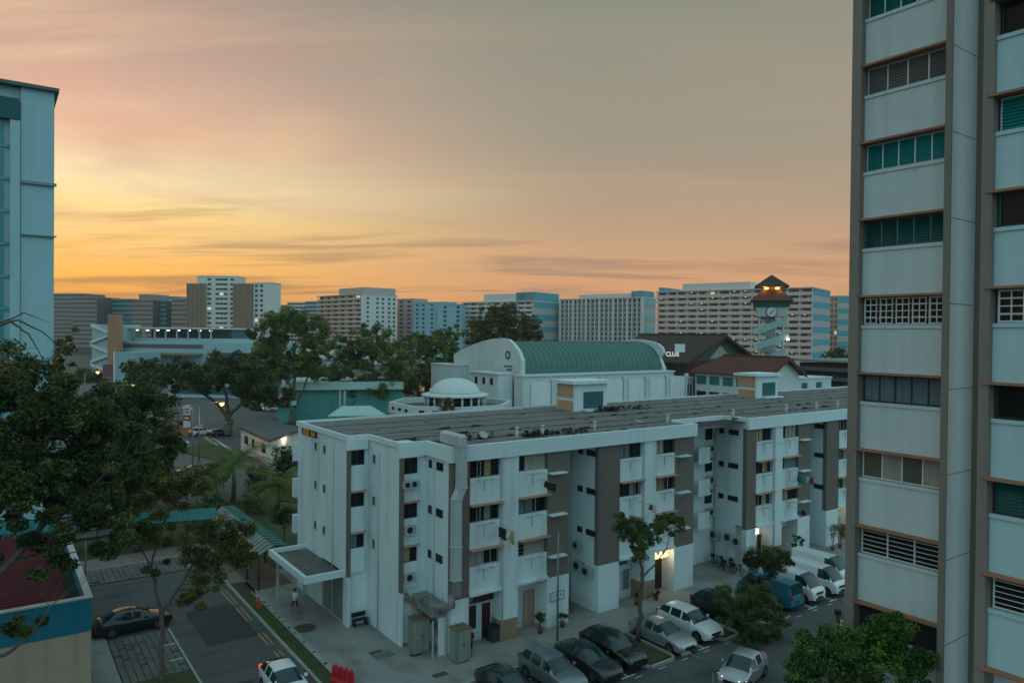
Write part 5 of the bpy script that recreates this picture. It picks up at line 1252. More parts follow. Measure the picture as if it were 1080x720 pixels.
# slender forked tree in front of the paver lot
b_ = (7.86, 44.06, -0.1)
fk = gy(170, 648, 44.2)
def D40(px, py, dd=0): return tuple(gd(px, py, 40.6 + dd))
tree('forked_tree', 'slender forked tree with a thin yellow green crown by the perforated paver bay', 'tree', b_,
     [([b_, gy(170, 690, 44.1), fk], [.14, .12, .11]), ([fk, D40(165, 625), D40(160, 600), D40(164, 575, .3), D40(175, 545, .5), D40(195, 515, 1)], [.095, .085, .075, .06, .04, .015]), ([D40(160, 600), D40(146, 570, -.4), D40(135, 548, -.8)], [.05, .035, .012]),
      ([fk, D40(177, 637), D40(191, 617), D40(203, 595, .3), D40(225, 575, .6), D40(248, 560, .6)], [.09, .08, .07, .055, .035, .012]), ([D40(203, 595, .3), D40(230, 605, .2), D40(255, 600)], [.045, .03, .01])],
     [(D40(150, 560, -.4), (1.7, 1.5, 1.3), 20, .42), (D40(180, 520, .4), (2.0, 1.6, 1.0), 26, .42), (D40(205, 508, .8), (1.2, 1.1, .7), 12, .36), (D40(228, 585, .4), (1.7, 1.5, 1.3), 30, .42), (D40(245, 560, .4), (1.2, 1.1, .9), 16, .4), (D40(222, 618, 0), (1.1, 1.0, .55), 10, .34), (D40(165, 600, 0), (.8, .7, .5), 4, .3), (D40(125, 545, -1), (1.0, .9, .8), 12, .36), (D40(140, 520, -.5), (1.1, 1.0, .7), 14, .36), (D40(165, 500, .5), (1.0, .9, .5), 12, .34), (D40(212, 560, .4), (1.0, .9, .7), 12, .36), (D40(258, 585, .3), (.8, .8, .7), 12, .34), (D40(205, 632, 0), (.9, .8, .4), 8, .3)],
     210, 0.155, LF_OLIVE, 11, twig=0.014)
# middle distance
b_ = tuple(gz(241, 459))
def DE(px, py, dd=0): return tuple(gd(px, py, 138 + dd))
tree('umbrella_tree', 'wide dark umbrella shaped rain tree beside the far road', 'tree', b_,
     [([b_, DE(242, 446), DE(241, 436)], [.75, .6, .5]), ([DE(241, 440), DE(222, 420), DE(200, 405), DE(188, 398)], [.4, .3, .18, .06]), ([DE(241, 436), DE(238, 415), DE(232, 395)], [.4, .25, .08]), ([DE(242, 438), DE(256, 425), DE(275, 415), DE(292, 412)], [.38, .28, .16, .05])],
     [(DE(205, 398), (6.2, 5.5, 3.2), 60, 1.2), (DE(240, 390), (7, 6, 3.6), 75, 1.25), (DE(272, 402), (5.5, 5, 3.4), 55, 1.2), (DE(293, 418), (3.0, 3, 2.2), 20, 1.0), (DE(190, 390), (3.5, 3, 2.2), 20, 1.0), (DE(262, 420), (4, 4, 2.0), 18, .9)],
     110, 0.55, LF_DARK, 21)
for i, (px, py, d, rr, lab) in enumerate(((152, 393, 190, 6.5, 'low dark roadside tree left of the umbrella shaped rain tree'), (122, 412, 225, 6, 'dark roadside tree below the tan slab building'), (92, 400, 275, 6.5, 'dark roadside tree near the left slab block'), (66, 404, 200, 5.0, 'dark roadside tree tucked against the left slab block'),
                                         (130, 425, 150, 4.2, 'small dark tree beside the row of amber street lamps'), (282, 392, 190, 5.2, 'dark tree between the umbrella tree and the tall feathery tree'), (327, 396, 200, 5.5, 'low dark tree behind the teal market building'), (887, 378, 280, 6.5, 'lone dark tree beside the car park at right'), (345, 399, 205, 5.0, 'low dark tree right behind the teal market building'))):
    c = gd(px, py, d); base = (c.x, c.y, -0.2)
    tree('roadside_tree', lab, 'tree', base, [([base, (c.x, c.y, max(2, c.z - rr))], [.4, .3])], [(tuple(c), (rr, rr, rr * .62), 60, rr * .26)], 45, rr * .16, LF_DARK, 40 + i, group='dark roadside trees')
def DF(px, py, dd=0): return tuple(gd(px, py, 158 + dd))
b_ = tuple(gz(309, 447))
tree('feathery_tree', 'tallest feathery green tree with two bare stems in front of the teal market building', 'tree', b_,
     [([b_, DF(309, 430), DF(310, 410), DF(312, 385), DF(308, 350)], [.5, .4, .34, .24, .06]), ([DF(309, 432), DF(320, 410), DF(328, 385), DF(332, 360)], [.28, .22, .14, .04]), ([DF(310, 412), DF(296, 392), DF(280, 372)], [.2, .14, .04]), ([DF(309, 438), DF(294, 424), DF(284, 412)], [.16, .1, .03])],
     [(DF(300, 341), (6.2, 5, 3.8), 66, 1.2), (DF(283, 365), (4.2, 4, 3.0), 34, 1.1), (DF(327, 347), (4.6, 4, 3.6), 42, 1.1), (DF(312, 375), (5, 4.4, 3.6), 36, 1.1), (DF(292, 390), (3.2, 3, 2.6), 15, .9), (DF(330, 385), (3.4, 3, 3.2), 18, 1.0), (DF(268, 350), (1.8, 1.8, 1.2), 8, .7), (DF(300, 385), (5, 4.6, 3.4), 30, 1.0), (DF(338, 365), (3, 3, 3), 18, 1.0), (DF(276, 382), (3, 3, 2.4), 16, .9)],
     150, 0.48, LF_FEATH, 31)
def DG2(px, py, dd=0): return tuple(gd(px, py, 166 + dd))
b_ = tuple(gd(393, 352, 166)[:2]) + (0,)
tree('feathery_tree', 'broad green tree with spreading bare stems above the teal market building', 'tree', b_,
     [([b_, DG2(394, 430), DG2(396, 400), DG2(392, 365)], [.45, .35, .25, .06]), ([DG2(394, 428), DG2(378, 408), DG2(362, 385)], [.25, .18, .05]), ([DG2(395, 425), DG2(410, 400), DG2(416, 378)], [.25, .18, .05])],
     [(DG2(365, 372), (4.6, 4.2, 5), 50, 1.15), (DG2(392, 358), (5, 4.6, 4), 55, 1.2), (DG2(410, 378), (3.8, 3.6, 4.5), 40, 1.1), (DG2(382, 395), (5, 4.5, 4), 36, 1.1), (DG2(415, 402), (3, 3, 2.5), 14, 1.0), (DG2(352, 400), (3, 3, 3), 14, 1.0), (DG2(400, 412), (4.5, 4, 3), 26, 1.0), (DG2(368, 415), (4, 4, 2.6), 22, 1.0), (DG2(422, 385), (3, 3, 4), 22, 1.0)],
     150, 0.49, LF_FEATH, 33)
def DH(px, py, dd=0): return tuple(gd(px, py, 182 + dd))
b_ = tuple(gd(452, 352, 182)[:2]) + (0,)
tree('feathery_tree', 'green tree with a ragged outline just left of the vaulted hall', 'tree', b_,
     [([b_, DH(452, 415), DH(450, 380), DH(452, 355)], [.45, .35, .25, .06]), ([DH(452, 410), DH(470, 385), DH(478, 372)], [.25, .18, .05]), ([DH(452, 412), DH(436, 390), DH(428, 375)], [.25, .18, .05])],
     [(DH(440, 368), (5, 4.6, 4.4), 50, 1.2), (DH(464, 362), (4.6, 4.2, 3.6), 42, 1.15), (DH(474, 378), (3.4, 3.2, 4), 30, 1.1), (DH(452, 392), (5.4, 5, 4.2), 40, 1.2), (DH(430, 402), (3.4, 3.2, 3), 16, 1.1), (DH(478, 350), (1.5, 1.5, 2.2), 8, .8), (DH(440, 412), (5, 4.5, 3), 28, 1.1), (DH(466, 400), (4.5, 4, 3.4), 28, 1.1)],
     150, 0.5, LF_FEATH, 35)
def DI(px, py, dd=0): return tuple(gd(px, py, 235 + dd))
b_ = tuple(gd(530, 352, 235)[:2]) + (0,)
tree('round_tree', 'dense round olive tree rising behind the curved end of the vaulted hall', 'tree', b_,
     [([b_, DI(530, 380), DI(531, 350)], [.8, .6, .3]), ([DI(530, 370), DI(505, 350)], [.4, .1]), ([DI(530, 370), DI(556, 350)], [.4, .1])],
     [(DI(530, 340), (10, 8, 6), 110, 1.5), (DI(505, 350), (6, 5, 4.5), 50, 1.4), (DI(556, 347), (5.2, 5, 5), 50, 1.4), (DI(532, 327), (6, 5, 2.6), 36, 1.2), (DI(545, 362), (8, 6, 4), 40, 1.4), (DI(512, 365), (6, 5, 4), 30, 1.4)],
     60, 0.85, LF_OLIVE, 37)
# street trees by the parked cars
def street_tree(lab, base, stems, blobs, seed, m, per=110, size=0.17):
    return tree('street_tree', lab, 'tree', base, stems, blobs, per, size, m, seed, group='street trees among the parked cars', twig=0.014)
b_ = (34.0, 33.0, 0.0)
def DJ(px, py, dd=0): return tuple(gd(px, py, 46.7 + dd))
street_tree('slim street tree with a bare trunk between the parked silver and black cars', b_,
     [([b_, DJ(674, 640), DJ(677, 605)], [.15, .13, .12]), ([DJ(677, 605), DJ(675, 580), DJ(668, 558)], [.1, .07, .02]), ([DJ(677, 608), DJ(692, 594), DJ(703, 578), DJ(709, 556)], [.07, .05, .035, .012])],
     [(DJ(664, 556), (1.15, 1.1, .9), 24, .36), (DJ(682, 562), (1.2, 1.1, .95), 24, .36), (DJ(702, 553), (1.1, 1.0, .6), 20, .32), (DJ(674, 580), (.9, .8, .6), 10, .3), (DJ(655, 548), (.5, .5, .4), 6, .25), (DJ(716, 547), (.35, .3, .25), 4, .22)], 51, LF_MID, 190, 0.135)
b_ = (39.5, 30.9, 0.0)
def DK(px, py, dd=0): return tuple(gd(px, py, 47.6 + dd))
street_tree('bushy street tree between the white parked car and the moving silver car', b_,
     [([b_, DK(797, 680), DK(797, 655)], [.12, .1, .08]), ([DK(797, 668), DK(775, 645)], [.06, .02]), ([DK(797, 668), DK(820, 650)], [.06, .02])],
     [(DK(780, 640), (1.75, 1.5, 1.3), 40, .42), (DK(808, 648), (1.7, 1.5, 1.5), 42, .42), (DK(797, 625), (1.4, 1.3, .8), 22, .38), (DK(818, 680), (1.15, 1.0, 1.1), 24, .36), (DK(790, 672), (1.5, 1.3, 1.0), 26, .38), (DK(826, 700), (.6, .5, .5), 8, .3), (DK(764, 625), (.6, .6, .5), 8, .3)], 53, LF_MID, 190, 0.135)
b_ = (44.2, 32.6, 0.0)
def DL(px, py, dd=0): return tuple(gd(px, py, 52.2 + dd))
street_tree('small dark street tree behind the bushy one, beside the blue van', b_,
     [([b_, DL(806, 625), DL(808, 600)], [.1, .08, .06]), ([DL(807, 612), DL(826, 594)], [.05, .015])],
     [(DL(808, 592), (1.6, 1.4, 1.1), 40, .4), (DL(826, 592), (.9, .9, .8), 16, .34), (DL(792, 590), (.8, .8, .6), 14, .32), (DL(800, 615), (.8, .8, .5), 8, .3)], 55, LF_DARK, 180, 0.135)
b_ = (23.4, 13.0, -0.2)
def DM(px, py, dd=0): return tuple(gd(px, py, 24.2 + dd))
tree('leafy_tree', 'bright green leafy tree at the foot of the tall tower in the lower right', 'tree', b_,
     [([b_, (23.4, 13.0, 5), DM(905, 712)], [.2, .17, .12]), ([DM(905, 712), DM(875, 690), DM(850, 685)], [.07, .05, .015]), ([DM(905, 712), DM(935, 690), DM(960, 690)], [.07, .05, .015]), ([DM(905, 712), DM(925, 670), DM(938, 655)], [.07, .04, .012])],
     [(DM(868, 690), (1.05, 1.0, .75), 30, .32), (DM(905, 690), (1.2, 1.2, .9), 40, .34), (DM(938, 670), (.85, .85, .85), 30, .3), (DM(965, 700), (.85, .8, .7), 24, .3), (DM(900, 740), (2.0, 1.8, .9), 50, .36), (DM(845, 715), (.7, .7, .55), 14, .28), (DM(940, 650), (.3, .3, .25), 6, .2)], 200, 0.12, LF_BRIGHT, 61, twig=0.012)
# palms
PALMT = mat('palm_trunk_bark', (0.10, 0.085, 0.07), 0.9, 0.3, 6)
def palm(lab, px, d, py_base, py_crown, L, seed):
    r = random.Random(seed); c = gd(px, py_crown, d); base = (c.x, c.y, -0.2)
    t = thing('palm_tree', lab, 'palm', base, group='palms beside the walkway')
    q = MB(); q.tube([base, (c.x + .1, c.y, c.z * .5), tuple(c)], [.3, .22, .18], 10); q.build('trunk', PALMT, t)
    V, tint = [], []
    for k in range(26):
        a = 2 * math.pi * k / 26 * 1.0 + r.uniform(-.2, .2); el = r.uniform(-0.1, 1.25); l = L * r.uniform(.8, 1.1)
        p = Vector(c); dvec = Vector((math.cos(a) * math.cos(el), math.sin(a) * math.cos(el), math.sin(el))); prev = p.copy()
        for i in range(26):
            dvec = (dvec + Vector((0, 0, -0.062))).normalized(); nx = prev + dvec * (l / 26)
            sd = dvec.cross(Vector((0, 0, 1))).normalized(); up = sd.cross(dvec)
            w = L * 0.20 * math.sin(math.pi * min(1, (i + 2) / 27)) ** .7
            for s in (-1, 1):
                tip = nx + sd * s * w + dvec * w * .55 - up * w * .45 + Vector((r.uniform(-.04, .04),) * 3)
                V += [prev, prev + dvec * 0.09, tip, tip - dvec * .03]; tint.append(r.uniform(.1, .75))
            prev = nx
    crown('crown', np.array([tuple(v) for v in V]), np.array(tint), LF_FEATH, t)
palm('palm with drooping fronds standing left of the smaller palm behind the walkway', 246, 83, 535, 490, 5.4, 1)
palm('smaller palm beside the corner of the slab roofed block', 293, 80, 540, 512, 4.2, 2)
palm('low young palm fronds left of the drooping palm', 205, 96, 520, 498, 2.6, 3)
for i, (px, py, d, r_, m, lab) in enumerate(((229, 497, 88, 1.7, LF_MID, 'round shrub left of the drooping palm'), (236, 490, 92, 1.4, LF_BRIGHT, 'yellow green shrub behind the drooping palm'), (271, 503, 84, 1.6, LF_DARK, 'dark round shrub between the two palms'), (276, 498, 95, 1.3, LF_DARK, 'small dark shrub near the guard house'),
                                           (185, 512, 82, 2.2, LF_OLIVE, 'spreading olive bush above the teal walkway roof'), (208, 508, 80, 1.9, LF_OLIVE, 'olive bush right of the spreading one above the teal walkway roof'), (160, 505, 82, 2.0, LF_MID, 'green bush above the teal walkway roof near the dark tree'),
                                           (222, 528, 78, 1.2, LF_BRIGHT, 'low bright bush where the two walkway roofs meet'), (263, 532, 74, 1.1, LF_MID, 'low bush beside the ribbed walkway'), (305, 486, 88, 2.2, LF_DARK, 'dark leafy bush against the end of the slab roofed block'), (300, 545, 66, 1.2, LF_DARK, 'dark shrub between the walkway and the block corner'),
                                           (470, 427, 118, 1.5, LF_OLIVE, 'small olive shrub in front of the domed pavilion'), (150, 560, 74, 1.6, LF_DARK, 'dark bush under the walkway beside the dark tree'))):
    c = gd(px, py, d); base = (c.x, c.y, -0.2)
    tree('shrub', lab, 'shrub', base, [([base, tuple(c)], [.08, .05])], [(tuple(c), (r_, r_, r_ * .85), 34, r_ * .34)], 55, r_ * .17, m, 80 + i, group='shrubs')
# clipped hedge and ground cover along the walkway
rng = np.random.default_rng(9)
t = thing('hedge', 'low mixed hedge running behind the teal walkway roof', 'hedge', (8, 80.5, 0))
pts = [(x, 80.4 + rng.normal(0, .5) - 0.25 * x * 0.5 + 2, rng.uniform(.3, 1.5), .6) for x in np.arange(-4, 24, .28)]
V, tint = leaf_mesh(pts, 45, 0.26, rng); crown('foliage', V, tint, LF_OLIVE, t)
q = MB()
for k in range(0, len(pts), 5): q.tube([(pts[k][0], pts[k][1], -.2), (pts[k][0], pts[k][1], 1.0)], .03, 5)
q.build('stems', BARK, t)
# ------------------------------------------------------------------ vehicles
CARGLASS = glass('car_glass', (0.006, 0.030, 0.034), 0.05, 0.55, 0.3, 0.6)
TYRE = mat('tyre_rubber', (0.015, 0.015, 0.016), 0.85)
RIM = mat('alloy_rim', (0.30, 0.31, 0.32), 0.35, 0.05, 3, metal=0.7)
TRIM = mat('black_trim', (0.014, 0.014, 0.015), 0.45)
HEADL = mat('headlight_lens', (0.45, 0.48, 0.50), 0.12, 0.1, 6, spec=0.8)
TAILL = mat('tail_light_lens', (0.28, 0.012, 0.012), 0.2, 0.1, 6, spec=0.7)
PLATE = mat('number_plate_blank', (0.03, 0.03, 0.03), 0.5)
HEADON = emat('headlight_on', (1.0, 0.88, 0.68), 9); TAILON = emat('tail_light_on', (1, .05, .04), 1.2)
def paint(name, c, metal=0.35, rough=0.3): return mat(name, c, rough, 0.04, 0.5, fine=0.02, metal=metal, spec=0.5, coat=0.45)
# stations run nose to tail: (x, shoulder height, roof height or 0, half width, roof half width)
PROFILES = {
 'sedan': [(2.30, .44, 0, .62, 0), (2.26, .62, 0, .74, 0), (2.08, .73, 0, .83, 0), (1.62, .84, 0, .88, 0), (1.02, .93, .94, .89, .70), (0.62, .95, 1.17, .89, .64), (.18, .96, 1.38, .89, .60), (-.10, .96, 1.43, .89, .59), (-.22, .96, 1.435, .89, .59), (-.80, .97, 1.43, .89, .59), (-1.15, .98, 1.36, .88, .58), (-1.52, 1.00, 1.19, .87, .60), (-1.86, 1.01, 1.02, .85, .64), (-2.16, .97, 0, .80, 0), (-2.27, .80, 0, .74, 0), (-2.30, .52, 0, .66, 0)],
 'suv':   [(2.22, .50, 0, .66, 0), (2.18, .74, 0, .78, 0), (2.00, .88, 0, .86, 0), (1.55, .99, 0, .91, 0), (1.05, 1.05, 1.06, .92, .74), (.70, 1.07, 1.32, .92, .68), (.30, 1.08, 1.56, .92, .64), (0.0, 1.08, 1.62, .92, .63), (-.12, 1.08, 1.63, .92, .63), (-.95, 1.10, 1.62, .92, .63), (-1.08, 1.10, 1.61, .92, .63), (-1.62, 1.13, 1.56, .91, .62), (-1.96, 1.12, 1.34, .89, .66), (-2.10, 1.08, 1.09, .87, .70), (-2.20, .95, 0, .82, 0), (-2.22, .52, 0, .74, 0)],
 'hatch': [(2.02, .48, 0, .62, 0), (1.98, .68, 0, .74, 0), (1.82, .82, 0, .82, 0), (1.42, .94, 0, .86, 0), (1.05, 1.00, 1.01, .86, .70), (.66, 1.01, 1.26, .86, .63), (.22, 1.01, 1.46, .86, .59), (-.05, 1.01, 1.51, .86, .58), (-.17, 1.01, 1.515, .86, .58), (-.85, 1.02, 1.50, .86, .58), (-.97, 1.02, 1.49, .86, .58), (-1.45, 1.04, 1.43, .85, .57), (-1.80, 1.03, 1.24, .83, .61), (-1.92, 1.0, 1.01, .81, .64), (-2.00, .88, 0, .77, 0), (-2.02, .50, 0, .70, 0)],
 'van':   [(2.38, .52, 0, .70, 0), (2.36, .86, 0, .78, 0), (2.26, 1.02, 0, .82, 0), (2.05, 1.12, 1.13, .84, .74), (1.78, 1.17, 1.50, .85, .71), (1.42, 1.19, 1.86, .85, .68), (1.12, 1.20, 1.95, .85, .68), (.78, 1.20, 1.96, .85, .68), (.66, 1.20, 1.96, .85, .68), (-.50, 1.20, 1.97, .85, .68), (-.62, 1.20, 1.97, .85, .68), (-1.90, 1.20, 1.96, .85, .68), (-2.22, 1.20, 1.94, .85, .68), (-2.33, 1.19, 1.20, .84, .70), (-2.36, 1.0, 0, .82, 0), (-2.37, .52, 0, .80, 0)],
}
SPEC = {'sedan': (1.38, -1.36, .32, .21, 4, 12), 'suv': (1.36, -1.34, .36, .25, 4, 12), 'hatch': (1.26, -1.26, .31, .20, 4, 12), 'van': (1.62, -1.38, .32, .22, 3, 12)}
def dense(P):
    out = []
    for a, c in zip(P, P[1:]):
        n = 2 if abs(a[0] - c[0]) > .35 else 1
        for k in range(n):
            s = k / n; out.append(tuple(a[i] + (c[i] - a[i]) * s if (i not in (2, 4) or (a[2] and c[2])) else (a[i] if k == 0 else 0 if not (a[2] and c[2]) else 0) for i in range(5)))
    out.append(P[-1]); return out
def car(kind, label, cat, body_mat, name='parked_car', group='cars parked along the kerb', head=None, tail=None, panel=False, two_tone=None, lift=0.0):
    P = PROFILES[kind]; fx, rx, wr, zb, g0, g1 = SPEC[kind]
    t = thing(name, label, cat, group=group)
    def ring(p):
        x, sh, top, w, rw_ = p; b0 = zb + (0.09 if abs(x) > 2.1 else 0)
        side = [(w * .86, b0), (w * .97, b0 + .06), (w, b0 + (sh - b0) * .45), (w * .985, sh - .10), (w * .94, sh)]
        if top: side += [(rw_ + (w * .94 - rw_) * .12, top - .07), (rw_ * .93, top - .015), (rw_ * .5, top + .015), (0, top + .025)]
        else: side += [(w * .86, sh + .012), (w * .62, sh + .03), (w * .3, sh + .042), (0, sh + .046)]
        full = [(x, y, z) for y, z in side] + [(x, -y, z) for y, z in side[-2::-1]]
        return full
    rings = [ring(p) for p in P]; n = len(rings[0])
    body, ws, rg, sgl, sgr, lower = MB(), MB(), MB(), MB(), MB(), MB()
    pillars = {7, 9} if kind != 'van' else {7, 9}
    first = next(i for i, p in enumerate(P) if p[2]); last = max(i for i, p in enumerate(P) if p[2])
    roof0 = max(range(len(P)), key=lambda i: P[i][2]) ; rtop = max(p[2] for p in P)
    r0 = next(i for i, p in enumerate(P) if p[2] > rtop * .955); r1 = max(i for i, p in enumerate(P) if p[2] > rtop * .945)
    for i in range(len(P) - 1):
        for k in range(n - 1):
            quad = [rings[i][k], rings[i][k + 1], rings[i + 1][k + 1], rings[i + 1][k]]
            tgt = body; kk = min(k, n - 2 - k)
            gh_ = P[i][2] and P[i + 1][2]
            if gh_ and i < r0 and kk >= 5: tgt = ws
            elif gh_ and i >= r1 and kk >= 5: tgt = rg
            elif gh_ and kk == 4 and i not in pillars and i > first and i + 1 < last:
                tgt = sgl if k < n / 2 else sgr
                if panel and i > 6: tgt = body
            if kk == 0: tgt = lower
            q4 = [Vector(v) for v in quad]
            if tgt in (ws, rg, sgl, sgr):
                c = sum(q4, Vector()) / 4
                base_q = [v.copy() for v in q4]
                tgt.poly([tuple(v) for v in base_q][::-1], 0, True)
            else: tgt.poly([tuple(v) for v in q4][::-1], 0, True)
    body.poly([v for v in rings[0]][::-1]); body.poly([v for v in rings[-1]])
    lower.poly([(P[0][0], -.6, zb + .09), (P[0][0], .6, zb + .09), (-2.0, .7, zb), (-2.0, -.7, zb)])
    def fin(q, nm, m, par=None):
        me_o = q.build(nm, m, par or t, world=False)
        bm = bmesh.new(); bm.from_mesh(me_o.data); bmesh.ops.remove_doubles(bm, verts=bm.verts, dist=0.002); bmesh.ops.recalc_face_normals(bm, faces=bm.faces); bm.to_mesh(me_o.data); bm.free()
        return me_o
    bo = fin(body, 'body', body_mat)
    fin(lower, 'sill', TRIM); fin(ws, 'windscreen', CARGLASS); fin(rg, 'rear_window', CARGLASS); [fin(x, 'side_window', CARGLASS) for x in (sgl, sgr)]
    W = max(p[3] for p in P)
    for x in (fx, rx):
        for s in (-1, 1):
            q = MB(); q.lathe([(wr * 1.14, 0), (wr * 1.14, .012), (wr * .98, .012), (wr * .98, 0)], (0, 0, 0), 28); a = q.build('wheel_arch', TRIM, t, world=False)
            a.rotation_euler = (R(-90 * s), 0, 0); a.location = (x, s * (W - .006), wr * 1.02)
            q = MB(); q.lathe([(wr * .7, -.11), (wr * .93, -.11), (wr, -.07), (wr, .07), (wr * .93, .11), (wr * .66, .11), (wr * .64, .07)], (0, 0, 0), 28)
            w_ = q.build('wheel', TYRE, t, world=False); w_.rotation_euler = (R(-90 * s), 0, 0); w_.location = (x, s * (W - .085), wr)
            q = MB(); q.lathe([(wr * .64, .0), (wr * .64, .085), (wr * .56, .09), (wr * .52, .05)], (0, 0, 0), 24)
            for k in range(5):
                an = 2 * math.pi * k / 5; c_, s_ = math.cos(an), math.sin(an); h = wr * .075
                q.extrude([(c_ * wr * .1 - s_ * h, s_ * wr * .1 + c_ * h, .06), (c_ * wr * .1 + s_ * h, s_ * wr * .1 - c_ * h, .06), (c_ * wr * .57 + s_ * h, s_ * wr * .57 - c_ * h, .06), (c_ * wr * .57 - s_ * h, s_ * wr * .57 + c_ * h, .06)], (0, 0, .035))
            rm = q.build('rim', RIM, w_, world=False)
    nose, tailx = P[0][0], P[-1][0]; shn = P[2][1]; wt = P[1][3]
    for s in (-1, 1):
        q = MB(); z0 = shn - .16
        q.mesh([(nose - .02, s * wt * .62, z0 - .03), (nose - .10, s * wt * .98, z0 + .0), (nose - .34, s * (wt + .085), z0 + .13), (nose - .10, s * wt * .66, z0 + .12),
                (nose - .06, s * wt * .62, z0 - .03), (nose - .2, s * wt * .9, z0), (nose - .4, s * wt * .97, z0 + .1), (nose - .2, s * wt * .62, z0 + .1)], [(0, 1, 2, 3), (4, 7, 6, 5), (0, 4, 5, 1), (1, 5, 6, 2), (2, 6, 7, 3), (3, 7, 4, 0)])
        q.build('headlight', head or HEADL, t, world=False)
        q = MB(); zt = P[-2][1] - (.26 if kind in ('sedan',) else .12); h = .30 if kind in ('suv', 'hatch', 'van') else .16
        q.box(tailx - .012, tailx + .16, min(s * P[-2][3] * .72, s * (P[-2][3] + .015)), max(s * P[-2][3] * .72, s * (P[-2][3] + .015)), zt, zt + h); q.build('tail_light', tail or TAILL, t, world=False)
        ms = g0 + 1; xm = P[first][0] - .42
        q = MB(); q.bbox(xm - .06, xm + .09, min(s * (W + .02), s * (W + .19)), max(s * (W + .02), s * (W + .19)), P[first][1] + .0, P[first][1] + .14, .02); q.build('wing_mirror', body_mat, t, world=False)
        for x in ((-.05, -.95) if kind != 'van' else (.75,)):
            q = MB(); q.box(x - .1, x + .1, min(s * (W * .985), s * (W + .018)), max(s * (W * .985), s * (W + .018)), P[first][1] - .17, P[first][1] - .135); q.build('door_handle', body_mat, t, world=False)
    q = MB(); q.box(nose - .04, nose + .012, -wt * .55, wt * .55, shn - .30, shn - .14); q.box(nose - .02, nose + .02, -wt * .7, wt * .7, zb + .12, zb + .24); q.build('grille', TRIM, t, world=False)
    q = MB(); q.box(nose + .0, nose + .026, -.25, .25, zb + .26, zb + .37); q.build('number_plate', PLATE, t, world=False)
    q = MB(); q.box(tailx - .02, tailx + .02, -.25, .25, .62, .73); q.build('number_plate', PLATE, t, world=False)
    q = MB(); q.box(tailx - .03, tailx + .1, -P[-1][3] * .98, P[-1][3] * .98, zb + .08, zb + .22); q.build('bumper', TRIM, t, world=False)
    return t
NOSE_DOWN = R(-90)             # cars in the bays point their noses at the road (towards -y)
SILVER = paint('silver_paint', (0.36, 0.37, 0.38), 0.6, .32); GREYB = paint('blue_grey_paint', (0.17, 0.21, 0.235), .5, .32); BLK = paint('black_paint', (0.006, 0.007, 0.008), .0, .25); DKG = paint('dark_grey_paint', (0.020, 0.027, 0.031), .2, .28)
WHT = paint('white_car_paint', (0.62, 0.64, 0.65), 0.0, .3); BLUE = paint('turquoise_van_paint', (0.012, 0.17, 0.25), .1, .35); BEIGE = paint('pale_champagne_paint', (0.30, 0.31, 0.30), .5, .35); GRN = paint('dark_green_paint', (0.007, 0.018, 0.017), .1, .22)
def put(t, x, y, rz, z=-0.12): t.location = (x, y, z); t.rotation_euler = (0, 0, rz); return t
put(car('sedan', 'dark coupe at the bottom edge, leftmost of the cars along the kerb', 'car', DKG), 22.9, 31.9, NOSE_DOWN)
put(car('suv', 'blue grey estate with a silver roof between two dark cars at the bottom edge', 'car', GREYB), 26.0, 31.9, NOSE_DOWN)
put(car('sedan', 'dark grey sedan parked beside the black off roader', 'car', DKG), 28.75, 32.0, NOSE_DOWN)
put(car('suv', 'black off roader parked beside the kerbed grass island', 'car', BLK), 30.62 + .35, 32.2, NOSE_DOWN)
put(car('sedan', 'silver sedan with a dark bonnet stripe parked right of the slim street tree', 'car', SILVER), 35.25, 32.1, NOSE_DOWN)
put(car('suv', 'white crossover parked right of the silver sedan', 'car', WHT), 38.55 - .55, 32.2, NOSE_DOWN)
put(car('suv', 'dark car almost hidden behind the bushy street tree', 'car', GRN), 41.9, 32.6, NOSE_DOWN)
v = put(car('van', 'blue panel van parked with its tail to the road', 'van', BLUE, 'parked_van', 'vans parked in the row', panel=True), 47.35, 32.6, R(90))
put(car('van', 'white van with a windscreen, next to the blue van', 'van', WHT, 'parked_van', 'vans parked in the row', panel=True), 50.1, 32.55, NOSE_DOWN)
put(car('van', 'white van second to the right of the blue van', 'van', WHT, 'parked_van', 'vans parked in the row', panel=True), 52.9, 32.4, NOSE_DOWN)
put(car('van', 'white van furthest along the row, partly behind the tower', 'van', WHT, 'parked_van', 'vans parked in the row', panel=True), 55.8, 33.6, NOSE_DOWN)
put(car('hatch', 'silver hatchback with lit headlights driving along the road at the bottom', 'car', SILVER, 'moving_car', 'cars on the road', head=HEADON), 35.3, 25.95, R(196))
put(car('sedan', 'dark green fastback parked across the paver bay near the low building', 'car', GRN), 7.7, 53.5, R(2), -0.1)
put(car('hatch', 'white car beside the double yellow lines at the bottom edge', 'car', WHT, 'moving_car', 'cars on the road', tail=TAILON), 13.1, 39.3, NOSE_DOWN)
